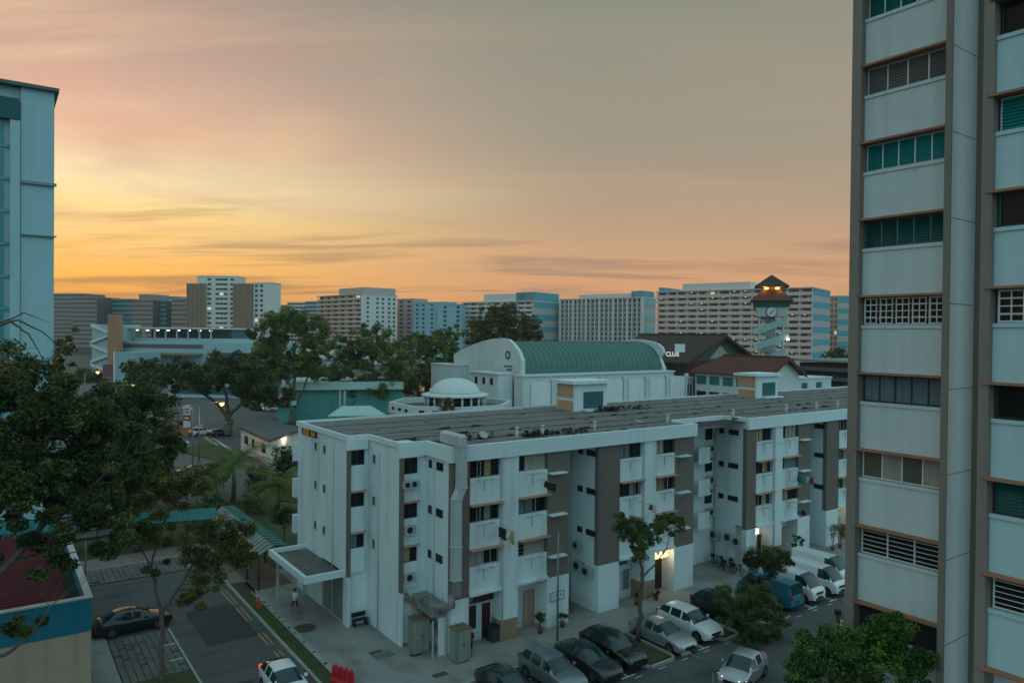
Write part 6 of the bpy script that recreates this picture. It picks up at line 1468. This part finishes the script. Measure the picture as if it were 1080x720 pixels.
# far cars
proto = car('hatch', 'white people carrier crossing behind the umbrella tree trunk', 'car', WHT, 'far_car', 'cars in the distance', tail=TAILON)
c = gz(212, 458); put(proto, c.x, c.y, R(20), -0.13)
pd = car('sedan', 'dark car behind the orange hoarding', 'car', BLK, 'far_car', 'cars in the distance'); c = gz(187, 448); put(pd, c.x, c.y, R(10), -0.13)
for i, (px, py, src, rz, lab) in enumerate(((232, 459, pd, 20, 'dark car with its tail at the umbrella tree trunk'), (198, 433, proto, 95, 'pale car in the far car park left of the umbrella tree'), (270, 432, pd, 100, 'dark car in the far car park right of the umbrella tree trunk'), (277, 432, proto, 100, 'leftmost of two white cars side by side in the far car park'), (286, 433, proto, 100, 'rightmost of two white cars side by side in the far car park'),
                                           (305, 441, pd, 60, 'dark car nearest the corner of the teal market annex'), (313, 440, pd, 60, 'dark car behind the nearest one at the teal market annex'), (322, 440, pd, 60, 'third dark car along the front of the teal market hall'), (205, 499, pd, 170, 'dark car under the palms on the road behind the walkway'), (211, 503, proto, 170, 'pale car under the palms on the road behind the walkway'))):
    c = gz(px, py); dup(src, (c.x, c.y, -0.13), R(rz), lab)
# ------------------------------------------------------------------ bicycles and the motorcycle
def bicycle():
    t = thing('bicycle', 'bike', 'bicycle', group='bicycles leaning at the block')
    fr = MB()
    for a, c in (((-.5, 0, .33), (-.1, 0, .3)), ((-.1, 0, .3), (.4, 0, .72)), ((-.1, 0, .3), (-.25, 0, .85)), ((-.25, 0, .8), (.38, 0, .8)), ((-.5, 0, .33), (-.25, 0, .8)), ((.36, 0, .9), (.52, 0, .33))): fr.tube([a, c], .022, 6)
    fr.build('frame', mat('bike_frame_paint', (0.06, 0.03, 0.03), .4), t, world=False)
    for x in (-.5, .52):
        q = MB(); pts = [(x + .33 * math.cos(2 * math.pi * k / 24), 0, .33 + .33 * math.sin(2 * math.pi * k / 24)) for k in range(25)]; q.tube(pts, .022, 6, cap=False)
        for k in range(4):
            a = math.pi * k / 4; q.tube([(x + .32 * math.cos(a), 0, .33 + .32 * math.sin(a)), (x - .32 * math.cos(a), 0, .33 - .32 * math.sin(a))], .005, 4)
        q.build('wheel', TYRE, t, world=False)
    q = MB(); q.tube([(.36, 0, .9), (.34, 0, 1.0)], .02, 6); q.tube([(.3, -.28, 1.0), (.34, 0, 1.02), (.3, .28, 1.0)], .018, 6); q.build('handlebar', METAL, t, world=False)
    q = MB(); q.bbox(-.38, -.12, -.07, .07, .86, .92, .02); q.build('saddle', BLACK, t, world=False)
    q = MB(); q.box(.45, .75, -.16, .16, .62, .84); q.build('basket', BLACK, t, world=False)
    return t
bk = bicycle(); bk['label'] = 'bicycle leaning in the light well beside the name board'; bk.location = (33.4, 39.4, 0); bk.rotation_euler = (0, R(8), R(80))
for i, (px, py, rz, lab) in enumerate(((758, 597, 5, 'leftmost bicycle by the stair notch, nearest the shaft wall'), (765, 600, -12, 'second bicycle from the left by the stair notch'), (771, 604, 10, 'bicycle in the middle of the row by the stair notch'), (776, 602, -5, 'second bicycle from the right by the stair notch'), (782, 607, 24, 'rightmost bicycle by the stair notch, near the small dark street tree'))):
    c = gz(px, py); dup(bk, (min(c.x, 51.2), c.y + .3, 0), R(rz + 60), lab)
def motorbike(x, y, rz):
    t = thing('motorcycle', 'black motorcycle with a pale front mudguard on the road beside the tower', 'motorcycle', (x, y, -0.12), rz)
    for xx in (-.65, .68):
        q = MB(); pts = [(xx + .26 * math.cos(2 * math.pi * k / 20), 0, .3 + .26 * math.sin(2 * math.pi * k / 20)) for k in range(21)]; q.tube(pts, .06, 8, cap=False); q.lathe([(.1, -.04), (.1, .04)], (xx, 0, .3), 10); q.build('wheel', TYRE, t, world=False)
    q = MB(); q.tube([(-.7, 0, .62), (-.3, 0, .72), (.1, 0, .62), (.32, 0, .72), (.42, 0, .95)], [.12, .17, .16, .17, .12], 10); q.tube([(-.2, 0, .35), (.15, 0, .35)], [.18, .2], 8); q.build('body', BLK, t, world=False)
    q = MB(); q.tube([(-.75, 0, .78), (-.35, 0, .84), (.05, 0, .76)], [.09, .14, .08], 8); q.build('seat', BLACK, t, world=False)
    q = MB(); q.tube([(.68, .07, .3), (.42, .07, 1.0)], .03, 6); q.tube([(.68, -.07, .3), (.42, -.07, 1.0)], .03, 6); q.build('fork', METAL, t, world=False)
    q = MB(); q.tube([(.3, -.36, 1.05), (.42, -.1, 1.02), (.42, .1, 1.02), (.3, .36, 1.05)], .02, 6); q.build('handlebar', BLACK, t, world=False)
    q = MB(); q.tube([(.42, 0, .62), (.7, 0, .66), (.92, 0, .5)], [.06, .09, .05], 8); q.build('mudguard', WHT, t, world=False)
    q = MB(); q.lathe([(.11, 0), (.08, .08)], (0, 0, 0), 12); h = q.build('headlight', HEADL, t, world=False); h.location = (.5, 0, .9); h.rotation_euler = (0, R(90), 0)
    q = MB(); q.bbox(-1.0, -.66, -.2, .2, .85, 1.2, .04); q.build('top_box', BLACK, t, world=False)
c = gz(886, 664); motorbike(c.x, c.y, R(-140))
# ------------------------------------------------------------------ air conditioners, ducts and cabinets
ACW = mat('condenser_casing', (0.34, 0.36, 0.35), 0.6, 0.1, 3, streak=0.3)
def condenser():
    t = thing('air_conditioner', 'ac', 'air conditioner', group='condenser units on the block walls')
    q = MB(); q.bbox(-.42, .42, -.16, .16, 0, .6, .02); q.build('casing', ACW, t, world=False)
    q = MB(); q.lathe([(.24, 0), (.24, .015), (.21, .02)], (0, 0, 0), 20); g = q.build('fan_grille', BLACK, t, world=False); g.location = (-.1, -.16, .31); g.rotation_euler = (R(90), 0, 0)
    q = MB()
    for x in (-.35, .35): q.box(x - .02, x + .02, -.2, .3, -.05, -.005)
    q.box(-.45, .45, -.22, -.18, -.05, -.005); q.build('bracket', METAL, t, world=False)
    return t
ac = condenser(); used = [False]
def put_ac(x, y, z, rz, lab, s=1.0):
    if not used[0]: used[0] = True; ac.location = (x, y, z); ac.rotation_euler = (0, 0, rz); ac['label'] = lab; ac.scale = (s, s, s)
    else: dup(ac, (x, y, z), rz, lab, scale=(s, s, s))
FL = ('fourth', 'third', 'second')
put_ac(21.28, 40.68, 9.95, 0, 'left of two condensers under the top window beside the metal duct', .72); put_ac(21.78, 40.68, 9.95, 0, 'right of two condensers under the top window beside the metal duct', .72)
put_ac(21.5, 40.72, 7.05, 0, 'single condenser under the middle corner window beside the metal duct', .85); put_ac(21.5, 40.72, 4.05, 0, 'condenser in a dark niche under the lowest corner window beside the metal duct', .85)
for i, z in enumerate((9.85, 7.15, 4.35)): put_ac(50.85, 40.9, z - .2, 0, 'condenser under the %s floor window of the stair notch' % FL[i], .95)
for (y, z, lab) in ((39.7, 2.6, 'left condenser on the light well wall above the bicycle'), (38.75, 2.45, 'right condenser on the light well wall above the bicycle')): put_ac(34.68, y, z, R(-90), lab, 1.1)
for (y, z, lab) in ((40.9, 2.0, 'tall dark condenser by the stair shaft near the bicycles'), (39.4, 2.1, 'left condenser on the notch side wall above the bicycles'), (38.5, 1.95, 'right condenser on the notch side wall above the bicycles')): put_ac(51.45, y, z, R(-90), lab, 1.15)
put_ac(34.68, 39.9, 5.0 - .9, R(-90), 'single condenser higher up on the light well wall', .9)
# exhaust duct of the corner eatery
q = MB()
def dsec(mb, p0, p1, wx, wy):
    p0, p1 = Vector(p0), Vector(p1)
    vs = [tuple(p + Vector((sx * wx / 2, sy * wy / 2, 0))) for p in (p0, p1) for sx, sy in ((-1, -1), (1, -1), (1, 1), (-1, 1))]
    mb.mesh(vs, [(3, 2, 1, 0), (4, 5, 6, 7), (0, 1, 5, 4), (1, 2, 6, 5), (2, 3, 7, 6), (3, 0, 4, 7)])
du = thing('exhaust_duct', 'big galvanised kitchen duct climbing the corner of the block to the roof', 'duct', (23.2, 37.3, 3))
d1 = MB(); d1.bbox(22.80, 23.34, 36.93, 39.5, 12.95, 13.6, .12); d1.build('roof_elbow', METAL, du)
for z0, z1, x0, x1 in ((10.4, 12.94, 23.07, 23.07), (9.75, 10.38, 22.72, 23.07), (6.9, 9.73, 22.72, 22.72), (4.9, 6.88, 22.74, 22.74), (3.9, 4.88, 22.80, 22.78)):
    a = MB(); dsec(a, (x0, 37.2, z0), (x1, 37.2, z1), .52 if z0 > 4 else .42, .5 if z0 > 4 else .42); a.build('duct_section', METAL if z0 > 4 else DIRTYM, du)
for z, x in ((12.9, 23.07), (10.4, 23.07), (9.74, 22.72), (6.89, 22.72), (4.89, 22.75)):
    a = MB(); a.box(x - .30, x + .30, 36.92, 37.48, z - .04, z + .04); a.build('flange', METAL, du)
a = MB(); a.tube([(22.5, 37.3, 3.9), (22.6, 37.4, 3.3), (22.2, 38.2, 3.0), (21.9, 39.8, 3.1)], [.24, .24, .26, .28], 10); a.bbox(21.75, 22.75, 38.3, 40.9, 2.45, 3.15, .05); a.build('fan_box', DIRTYM, du)
a = MB(); a.tube([(21.3, 40.9, 3.3), (21.8, 40.2, 2.3), (22.5, 39.2, 1.6), (22.6, 38.6, .4)], .09, 8); a.tube([(21.2, 40.9, 3.0), (22.0, 39.9, 2.1), (22.7, 38.8, 1.2)], .06, 8); a.build('flexible_hose', RUST, du)
a = MB()
for (x, y) in ((21.7, 38.1), (22.6, 38.1)): a.box(x - .04, x + .04, y - .04, y + .04, 0, 2.35)
a.build('stand', METAL, du)
def cabinet(x, y, w, d, h, lab, rz=0):
    t = thing('metal_cabinet', lab, 'cabinet', (x, y, 0), rz, 'metal cabinets below the duct')
    q = MB(); q.bbox(-w / 2, w / 2, -d / 2, d / 2, .08, h, .03); q.build('body', CABINET, t, world=False)
    for s in (-1, 1):
        q = MB(); q.box(min(s * .02, s * (w / 2 - .05)), max(s * .02, s * (w / 2 - .05)), -d / 2 - .02, -d / 2 - .001, .18, h - .12); q.build('door', CABINET, t, world=False)
    q = MB(); q.box(-w / 2 - .03, w / 2 + .03, -d / 2 - .03, d / 2 + .03, h, h + .06); q.build('lid', RUST, t, world=False)
    q = MB(); q.box(-.05, .0, -d / 2 - .05, -d / 2 - .021, h * .5, h * .58); q.build('handle', BLACK, t, world=False)
cabinet(21.55, 39.6, 1.05, .9, 2.1, 'grey green metal cabinet in the corner recess left of the duct')
cabinet(23.05, 37.15, 1.0, .9, 1.95, 'rust stained metal cabinet at the foot of the duct by the corner eatery')
a = MB(); a.box(22.2, 22.7, 38.28, 38.36, 0, 2.3); b2 = a.build('white_panel', WHITE, du)
text('\u516b\u4ed9', .34, (22.42, 38.275, 1.2), (R(90), 0, 0), mat('dark_sign_print', (0.02, 0.015, 0.012)), b2, .003) if False else None
# ------------------------------------------------------------------ laundry, bins, plants, barrier
def cloth(lab, x, y, z, items):
    t = thing('laundry', lab, 'laundry', (x, y, z), group='laundry hung outside windows'); r = random.Random(int(x * 10))
    q = MB(); q.tube([(x - .1, y + .9, z + .03), (x, y - .9, z)], .018, 6); q.build('bamboo_pole', mat('bamboo_pole', (0.35, 0.27, 0.15), .6), t)
    for k, (c, w, h) in enumerate(items):
        yy = y - .8 + k * .42; q = MB(); n = 6
        vs, fs = [], []
        for i in range(n):
            for j in range(4): vs.append((x + .05 * math.sin(i * 1.7 + j) + .03 * j * r.uniform(-1, 1), yy + w * i / (n - 1) + .02 * j * r.uniform(-1, 1), z - h * j / 3 * (1 + .05 * math.sin(i * 2.2))))
        for i in range(n - 1):
            for j in range(3): fs.append((i * 4 + j, i * 4 + j + 1, (i + 1) * 4 + j + 1, (i + 1) * 4 + j))
        q.mesh(vs, fs, 0, True); o = q.build('garment', mat('cloth_' + c[0], c[1], .9, .15, 6), t)
        sm = o.modifiers.new('thickness', 'SOLIDIFY'); sm.thickness = .02
CB, CY, CR_, CU, CT_, CW_ = ('black', (.02, .02, .022)), ('mustard', (.36, .30, .12)), ('red', (.28, .05, .06)), ('blue', (.05, .10, .26)), ('teal', (.05, .22, .22)), ('white', (.55, .56, .56))
cloth('black garments on a pole under the top right window of the first pair', 29.6, 37.0, 10.1, [(CB, .4, .55), (CB, .35, .5), (CB, .3, .45)])
cloth('mustard and black garments on a pole under the middle window beside the duct', 26.3, 37.0, 7.45, [(CY, .4, .75), (CW_, .35, .6), (CB, .4, .7), (CB, .35, .6)])
cloth('red, teal and blue garments on a pole beyond the stair notch', 58.7, 36.9, 7.35, [(CR_, .4, .6), (CW_, .3, .55), (CT_, .4, .65), (CU, .35, .6)])
cloth('dark garments on a pole under the far middle window beyond the notch', 57.6, 37.0, 4.6, [(CB, .35, .45), (CT_, .3, .4)])
cloth('pale towels on a pole beside the middle window right of the light well', 39.0, 37.0, 7.4, [(CW_, .35, .5), (CR_, .3, .4)])
def potplant(lab, x, y, h, r_, seed, m):
    rng = np.random.default_rng(seed); t = thing('potted_plant', lab, 'plant', (x, y, 0), group='potted plants by the shop doors')
    q = MB(); q.lathe([(.14, 0), (.2, .32), (.22, .34), (.19, .34)], (x, y, 0), 14); q.build('pot', mat('clay_pot', (0.22, 0.09, 0.06), .8), t)
    q = MB(); cl = []
    for k in range(5):
        p = (x + rng.normal(0, r_ * .4), y + rng.normal(0, r_ * .3), h * rng.uniform(.6, 1)); q.tube([(x, y, .3), p], .015, 5); cl.append((*p, r_ * .55))
    q.build('stem', BARK, t); V, tint = leaf_mesh(cl, 60, .16, rng); crown('foliage', V, tint, m, t)
for i, (px, py, h, r_, m, lab) in enumerate(((551, 657, 1.5, .42, LF_DARK, 'tall potted plant left of the pale double door'), (593, 661, .9, .35, LF_OLIVE, 'small potted plant in front of the name board wall'), (668, 636, 1.0, .4, LF_DARK, 'potted plant beside the bluish glass door'), (692, 632, .6, .25, LF_DARK, 'small pot by the dark brown door with the lit sign'), (838, 596, 2.6, .35, LF_DARK, 'tall spiky potted plant past the stair notch'), (845, 594, 2.4, .35, LF_DARK, 'right one of the tall spiky potted plants past the stair notch'),
                                              (878, 580, 2.2, .7, LF_OLIVE, 'bushy potted plant under the yellow lit sign near the tower'), (886, 577, 2.0, .6, LF_AUTUMN, 'reddish potted plant beside the bushy one near the tower'))):
    c = gz(px, py); potplant(lab, c.x, min(c.y, 37.5) if px > 600 or px < 560 else c.y, h, r_, 200 + i, m)
t = thing('wheelie_bin', 'dark green wheeled bin beside the dark red shop door', 'bin', (26.2, 38.2, 0))
q = MB(); dsec(q, (26.2, 38.2, .1), (26.2, 38.2, 1.0), .52, .55); q.build('body', mat('dark_green_plastic', (0.02, 0.04, 0.035), .5), t)
q = MB(); q.box(25.91, 26.49, 37.88, 38.52, 1.0, 1.07); q.build('lid', BLACK, t)
for s in (-.24, .24):
    q = MB(); q.tube([(26.2 + s - .03, 38.5, .11), (26.2 + s + .03, 38.5, .11)], .11, 12); q.build('wheel', TYRE, t)
t = thing('road_barrier', 'red plastic road barrier at the corner of the grass strip', 'barrier', (15.98, 38.15, 0.02), R(-68))
q = MB(); pf = [(-.22, 0), (-.22, .18), (-.10, .34), (-.07, .95), (.07, .95), (.10, .34), (.22, .18), (.22, 0)]
q.extrude([(-.75, y, z) for y, z in pf], (1.5, 0, 0))
for x in (-.6, -.2, .2, .6): q.box(x - .06, x + .06, -.16, .16, .3, .97)
REDP = mat('red_barrier_plastic', (0.42, 0.018, 0.03), .5, .15, 2); q.build('body', REDP, t, world=False)
q = MB(); q.box(.75, .85, -.05, .05, .15, .85); q.build('connector', REDP, t, world=False)
t = thing('orange_marker', 'small orange marker standing in the grass strip beside the kerb', 'marker', (15.55, 52.3, 0))
q = MB(); dsec(q, (15.55, 52.3, 0), (15.55, 52.3, .55), .3, .5); q.build('body', mat('orange_plastic', (0.42, 0.10, 0.03), .6), t)
q = MB(); q.tube([(15.55, 52.3, .56), (15.55, 52.3, .8)], .03, 6); q.build('handle', BLACK, t)
# bench and bundle under the jog of the end wall
t = thing('bench', 'dark low bench against the end wall beside the canopy column', 'bench', (20.1, 45.3, 0))
q = MB(); q.box(19.7, 20.7, 45.1, 45.5, .42, .48); q.build('seat', BLACK, t)
q = MB(); q.box(19.7, 20.7, 45.55, 45.6, .55, .85); q.build('backrest', BLACK, t)
for x in (19.75, 20.6):
    q = MB(); q.box(x, x + .06, 45.12, 45.6, 0, .42); q.build('leg', BLACK, t)
# street trash and the covered motorised tricycle by the walkway
c = gz(214, 596)
t = thing('handcart', 'covered handcart parked at the kerb behind the forked tree', 'cart', (c.x, c.y, 0), R(20))
q = MB(); q.tube([(-.6, 0, .5), (-.2, 0, .95), (.4, 0, .9), (.7, 0, .5)], [.3, .5, .48, .25], 10); q.build('cover', mat('dark_tarpaulin', (0.03, 0.05, 0.06), .6, .3, 2), t, world=False)
for x in (-.55, .55):
    for s in (-.35, .35):
        q = MB(); q.tube([(x, s - .04, .28), (x, s + .04, .28)], .28, 16); q.build('wheel', TYRE, t, world=False)
q = MB(); q.tube([(.6, -.3, .7), (1.2, -.3, .95), (1.2, .3, .95), (.6, .3, .7)], .025, 6); q.build('handle', METAL, t, world=False)
# ------------------------------------------------------------------ lamp posts and signs
POLE = mat('grey_lamp_pole', (0.16, 0.19, 0.19), .5, .1, 2, metal=.4)
AMBER = emat('amber_street_lamp', (1.0, 0.52, 0.16), 3.2)
for i, (px, py, d, dirx, lab) in enumerate(((234, 425, 109, -1, 'lit amber street lamp on a long arm beside the umbrella tree'), (140, 406, 146, -1, 'lit amber street lamp above the dark trees, second nearest'), (103, 392, 195, -1, 'lit amber street lamp in the middle of the receding row'), (79, 383, 248, -1, 'lit amber street lamp second from the far end of the row'), (64, 377, 303, -1, 'lit amber street lamp furthest along the row, beside the left slab block'))):
    h = gd(px, py, d); t_ = RT0 * dirx; base = Vector((h.x, h.y, 0)) + t_ * 3.4
    t = thing('street_lamp', lab, 'street lamp', base, group='lit amber street lamps')
    q = MB(); q.tube([base, (base.x, base.y, h.z - .5)], [.11, .08], 8); q.build('pole', POLE, t)
    q = MB(); q.tube([(base.x, base.y, h.z - .55), tuple(base - t_ * .5 + Vector((0, 0, h.z - .1))), tuple(Vector((h.x, h.y, h.z + .2)) + t_ * .5)], .05, 6); q.build('arm', POLE, t)
    q = MB(); q.bbox(h.x - .35, h.x + .35, h.y - .2, h.y + .2, h.z + .08, h.z + .3, .05); q.build('lamp_housing', POLE, t)
    q = MB(); s_ = .24 + d * .0012; q.lathe([(.02, -s_), (s_ * .8, -s_ * .6), (s_, 0), (s_ * .9, .06)], tuple(h), 12); q.build('lamp', AMBER, t)
    lamp((h.x, h.y, h.z - .5), 420, (1, .55, .2), .3)
def post(lab, base, h, r0, arm=None, group='grey lamp posts'):
    t = thing('lamp_post', lab, 'lamp post', base, group=group); b0 = Vector(base)
    q = MB(); q.tube([b0, b0 + Vector((0, 0, h))], [r0, r0 * .7], 8); q.lathe([(r0 * 1.8, 0), (r0 * 1.8, .3), (r0, .35)], base, 10); q.build('pole', POLE, t)
    if arm:
        q = MB(); q.tube([b0 + Vector((0, 0, h)), b0 + Vector((0, 0, h + .6)) + Vector(arm) * .25, b0 + Vector((0, 0, h + .8)) + Vector(arm) * .9], r0 * .6, 8); q.build('arm', POLE, t)
        e = b0 + Vector((0, 0, h + .8)) + Vector(arm); q = MB(); q.bbox(e.x - .3, e.x + .3, e.y - .13, e.y + .13, e.z - .08, e.z + .08, .04); q.build('lamp_housing', POLE, t)
    return t
post('grey lamp post rising in front of the name board wall', (29.2, 35.4, 0), 7.2, .075)
post('pale lamp post with a bent arm beside the low building', (5.85, 63.3, 0), 4.2, .07, (.9, .3, 0))
p_ = gd(752, 730, 36.5); post('thin curved lamp post rising from the bottom edge left of the moving silver car', (p_.x, p_.y, -.12), p_.z + 1.2, .045, (-1.0, .9, 0))
c = gz(203, 503)
t = thing('road_sign', 'tall post with stacked white and red sign boards beside the far road', 'sign', (c.x, c.y, 0))
q = MB(); q.tube([(c.x, c.y, 0), (c.x, c.y, 9.6)], .09, 8); q.build('post', POLE, t)
nrm = -FW0; s_ = Vector((c.x, c.y, 0)) - RT0 * .75 + nrm * .12
def board(z0, z1, w, m, off=0.0, nm='sign_board'):
    q = MB(); a = s_ - RT0 * w / 2 + nrm * off; e = s_ + RT0 * w / 2 + nrm * off
    q.extrude([a + Vector((0, 0, z0)), e + Vector((0, 0, z0)), e + Vector((0, 0, z1)), a + Vector((0, 0, z1))], -nrm * .04); return q.build(nm, m, t)
WB = mat('white_sign_face', (0.60, 0.58, 0.55), .6)
board(8.4, 9.6, .95, WB); board(7.6, 8.35, .95, mat('red_sign_face', (0.42, 0.03, 0.03), .6)); board(6.7, 7.55, .95, WB)
board(7.85, 8.1, .55, WB, .05, 'sign_symbol'); board(8.7, 8.85, .6, mat('red_sign_print', (0.24, 0.07, 0.05)), .05, 'sign_print'); board(9.1, 9.25, .6, mat('red_sign_print', (0.24, 0.07, 0.05)), .05, 'sign_print')
# ------------------------------------------------------------------ people
SKIN = mat('skin', (0.30, 0.17, 0.11), .6, .05, 5); HAIR = mat('black_hair', (0.012, 0.010, 0.010), .6)
def person(lab, loc, rz, shirt, trousers, pose):
    t = thing('person', lab, 'person', loc, rz)
    V = [(0, 0, .95), (0, .0, 1.15), (0, 0, 1.38), (0, 0.01, 1.50), (0, .03, 1.60), (0, .03, 1.70)]; RD = [(.15, .11), (.15, .11), (.17, .11), (.055, .06), (.085, .10), (.07, .08)]
    E = [(0, 1), (1, 2), (2, 3), (3, 4), (4, 5)]
    for s in (-1, 1):
        k = len(V); sw = pose * s
        V += [(s * .10, 0, .88), (s * .11, sw * .14 + .03, .48), (s * .11, sw * .22 - .02, .08), (s * .12, sw * .22 + .13, .04)]; RD += [(.09, .09), (.06, .065), (.042, .045), (.04, .03)]
        E += [(0, k), (k, k + 1), (k + 1, k + 2), (k + 2, k + 3)]
        k = len(V)
        V += [(s * .20, 0, 1.40), (s * .26, -sw * .08, 1.12), (s * .25, -sw * .16 + .12, .90), (s * .24, -sw * .18 + .17, .82)]; RD += [(.06, .06), (.043, .043), (.032, .03), (.036, .02)]
        E += [(2, k), (k, k + 1), (k + 1, k + 2), (k + 2, k + 3)]
        hand = k + 3
        for f in range(4):
            j = len(V); V += [(s * .235 + (f - 1.5) * .012 * s, -sw * .18 + .185 + .004 * f, .775), (s * .23 + (f - 1.5) * .013 * s, -sw * .18 + .20, .74 - (.01 if f in (1, 2) else 0))]; RD += [(.009, .009), (.007, .007)]; E += [(hand, j), (j, j + 1)]
        j = len(V); V += [(s * .21, -sw * .18 + .215, .80)]; RD += [(.009, .009)]; E += [(hand, j)]
    me = bpy.data.meshes.new('body'); me.from_pydata(V, E, []); o = bpy.data.objects.new('body', me); COL.objects.link(o); o.parent = t
    md = o.modifiers.new('skin', 'SKIN'); md.use_smooth_shade = True
    for i, r_ in enumerate(RD): me.skin_vertices[0].data[i].radius = r_; me.skin_vertices[0].data[i].use_root = (i == 0)
    o.modifiers.new('sub', 'SUBSURF').levels = 1
    o.modifiers['sub'].render_levels = 1
    dg = bpy.context.evaluated_depsgraph_get(); m2 = bpy.data.meshes.new_from_object(o.evaluated_get(dg)); o.modifiers.clear(); m2.name = 'body'
    m2.materials.clear(); [m2.materials.append(x) for x in (SKIN, trousers)]
    o.data = m2
    zt = [.5, .95]
    for p in m2.polygons: p.material_index = 1 if .5 < p.center.z < .97 and abs(p.center.x) < .2 else 0; p.use_smooth = True
    q = MB(); q.tube([(0, 0, .92), (0, 0, 1.1), (0, 0, 1.3), (0, 0, 1.43), (0, 0.01, 1.48)], [.175, .165, .185, .16, .075], 14)
    for s in (-1, 1): q.tube([(s * .13, 0, 1.40), (s * .22, 0, 1.36), (s * .255, -pose * s * .07, 1.15)], [.085, .075, .06], 8)
    q.build('shirt', shirt, t, world=False)
    q = MB(); q.lathe([(.088, -.02), (.098, .05), (.08, .10), (.03, .125)], (0, .015, 1.63), 12); q.build('hair', HAIR, t, world=False)
    for s in (-1, 1):
        q = MB(); q.lathe([(.008, -.008), (.012, 0), (.008, .008)], (s * .032, .118, 1.635), 6); q.build('eye', BLACK, t, world=False)
    q = MB(); q.tube([(0, .115, 1.63), (0, .138, 1.605), (0, .118, 1.595)], [.008, .014, .01], 6); q.build('nose', SKIN, t, world=False)
    q = MB(); q.box(-.022, .022, .108, .122, 1.563, 1.571); q.build('mouth', mat('lips', (.22, .08, .07), .6), t, world=False)
    return t
c = gz(311, 646)
person('person in a white shirt and dark shorts walking under the end canopy', (c.x, c.y, 0), R(120), mat('white_shirt_cloth', (.55, .56, .56), .9), mat('dark_shorts_cloth', (.02, .025, .03), .9), 1.0)
person('person in a dark red shirt standing by the rust stained cabinet outside the corner eatery', (23.85, 37.3, 0), R(-60), mat('dark_red_shirt_cloth', (.12, .02, .025), .9), mat('black_trousers_cloth', (.015, .015, .018), .9), .15)
# rubble and satellite dishes on the roof
rb = np.random.default_rng(5)
for i, (x, y, lab) in enumerate(((26.4, 39.9, 'satellite dish on the slab roof edge near the duct elbow'), (40.5, 39.6, 'flat dish lying on the slab roof edge near the notch'), (60.5, 39.4, 'small rooftop frame on the slab roof beyond the notch'))):
    t = thing('satellite_dish', lab, 'satellite dish', (x, y, 12.66), R(30 * i), 'dishes on the slab roof')
    q = MB(); q.lathe([(.02, 0), (.16, .03), (.26, .08), (.32, .12), (.31, .13), (.25, .09)], (0, 0, 0), 20); d_ = q.build('dish', ACW, t, world=False); d_.location = (0, 0, .3); d_.rotation_euler = (R((40, 15, 60)[i]), 0, 0)
    q = MB(); q.tube([(0, 0, 0), (0, 0, .3)], .03, 6); q.tube([(-.4, 0, .02), (.4, 0, .02)], .03, 6); q.build('mount', METAL, t, world=False)
pts = []
for cx, cy, n in ((46.5, 49.2, 70), (31.0, 39.6, 50), (33.5, 39.3, 18), (26.0, 40.3, 20), (50, 49.0, 20)):
    for _ in range(n): pts.append((cx + rb.normal(0, .8), cy + rb.normal(0, .35), 12.68 + rb.random() * .3, .16))
t = thing('roof_debris', 'clumps of dry plants and debris on the slab roof', 'debris', (40, 45, 12.66))
V, tint = leaf_mesh(pts, 10, .22, rb); crown('dry_plants', V, tint, leafmat('dry_leaves', (.018, .015, .012), (.035, .03, .024), (.07, .06, .045)), t)
q = MB()
for _ in range(60): x, y = rb.uniform(23, 70), rb.choice([38.7, 40.85, 43.4, 46.2]) + rb.normal(0, .12); s = rb.uniform(.05, .2); q.box(x, x + s * 3, y, y + s, 12.66, 12.68 + s * .5)
q.build('rubble', ROOFDARK, t)
# ------------------------------------------------------------------ evening haze over the estate
hz = MB(); hz.box(-500, 900, -120, 1100, -1.3, 70)
hm = bpy.data.materials.new('evening_haze'); hm.use_nodes = True
hn = hm.node_tree.nodes; hn.remove(hn['Principled BSDF'])
pv = hn.new('ShaderNodeVolumePrincipled'); pv.inputs['Color'].default_value = (0.9, 0.88, 0.86, 1); pv.inputs['Density'].default_value = 0.00017; pv.inputs['Anisotropy'].default_value = 0.2
hm.node_tree.links.new(pv.outputs[0], hn['Material Output'].inputs['Volume'])
tag(hz.build('haze', hm), kind='stuff')
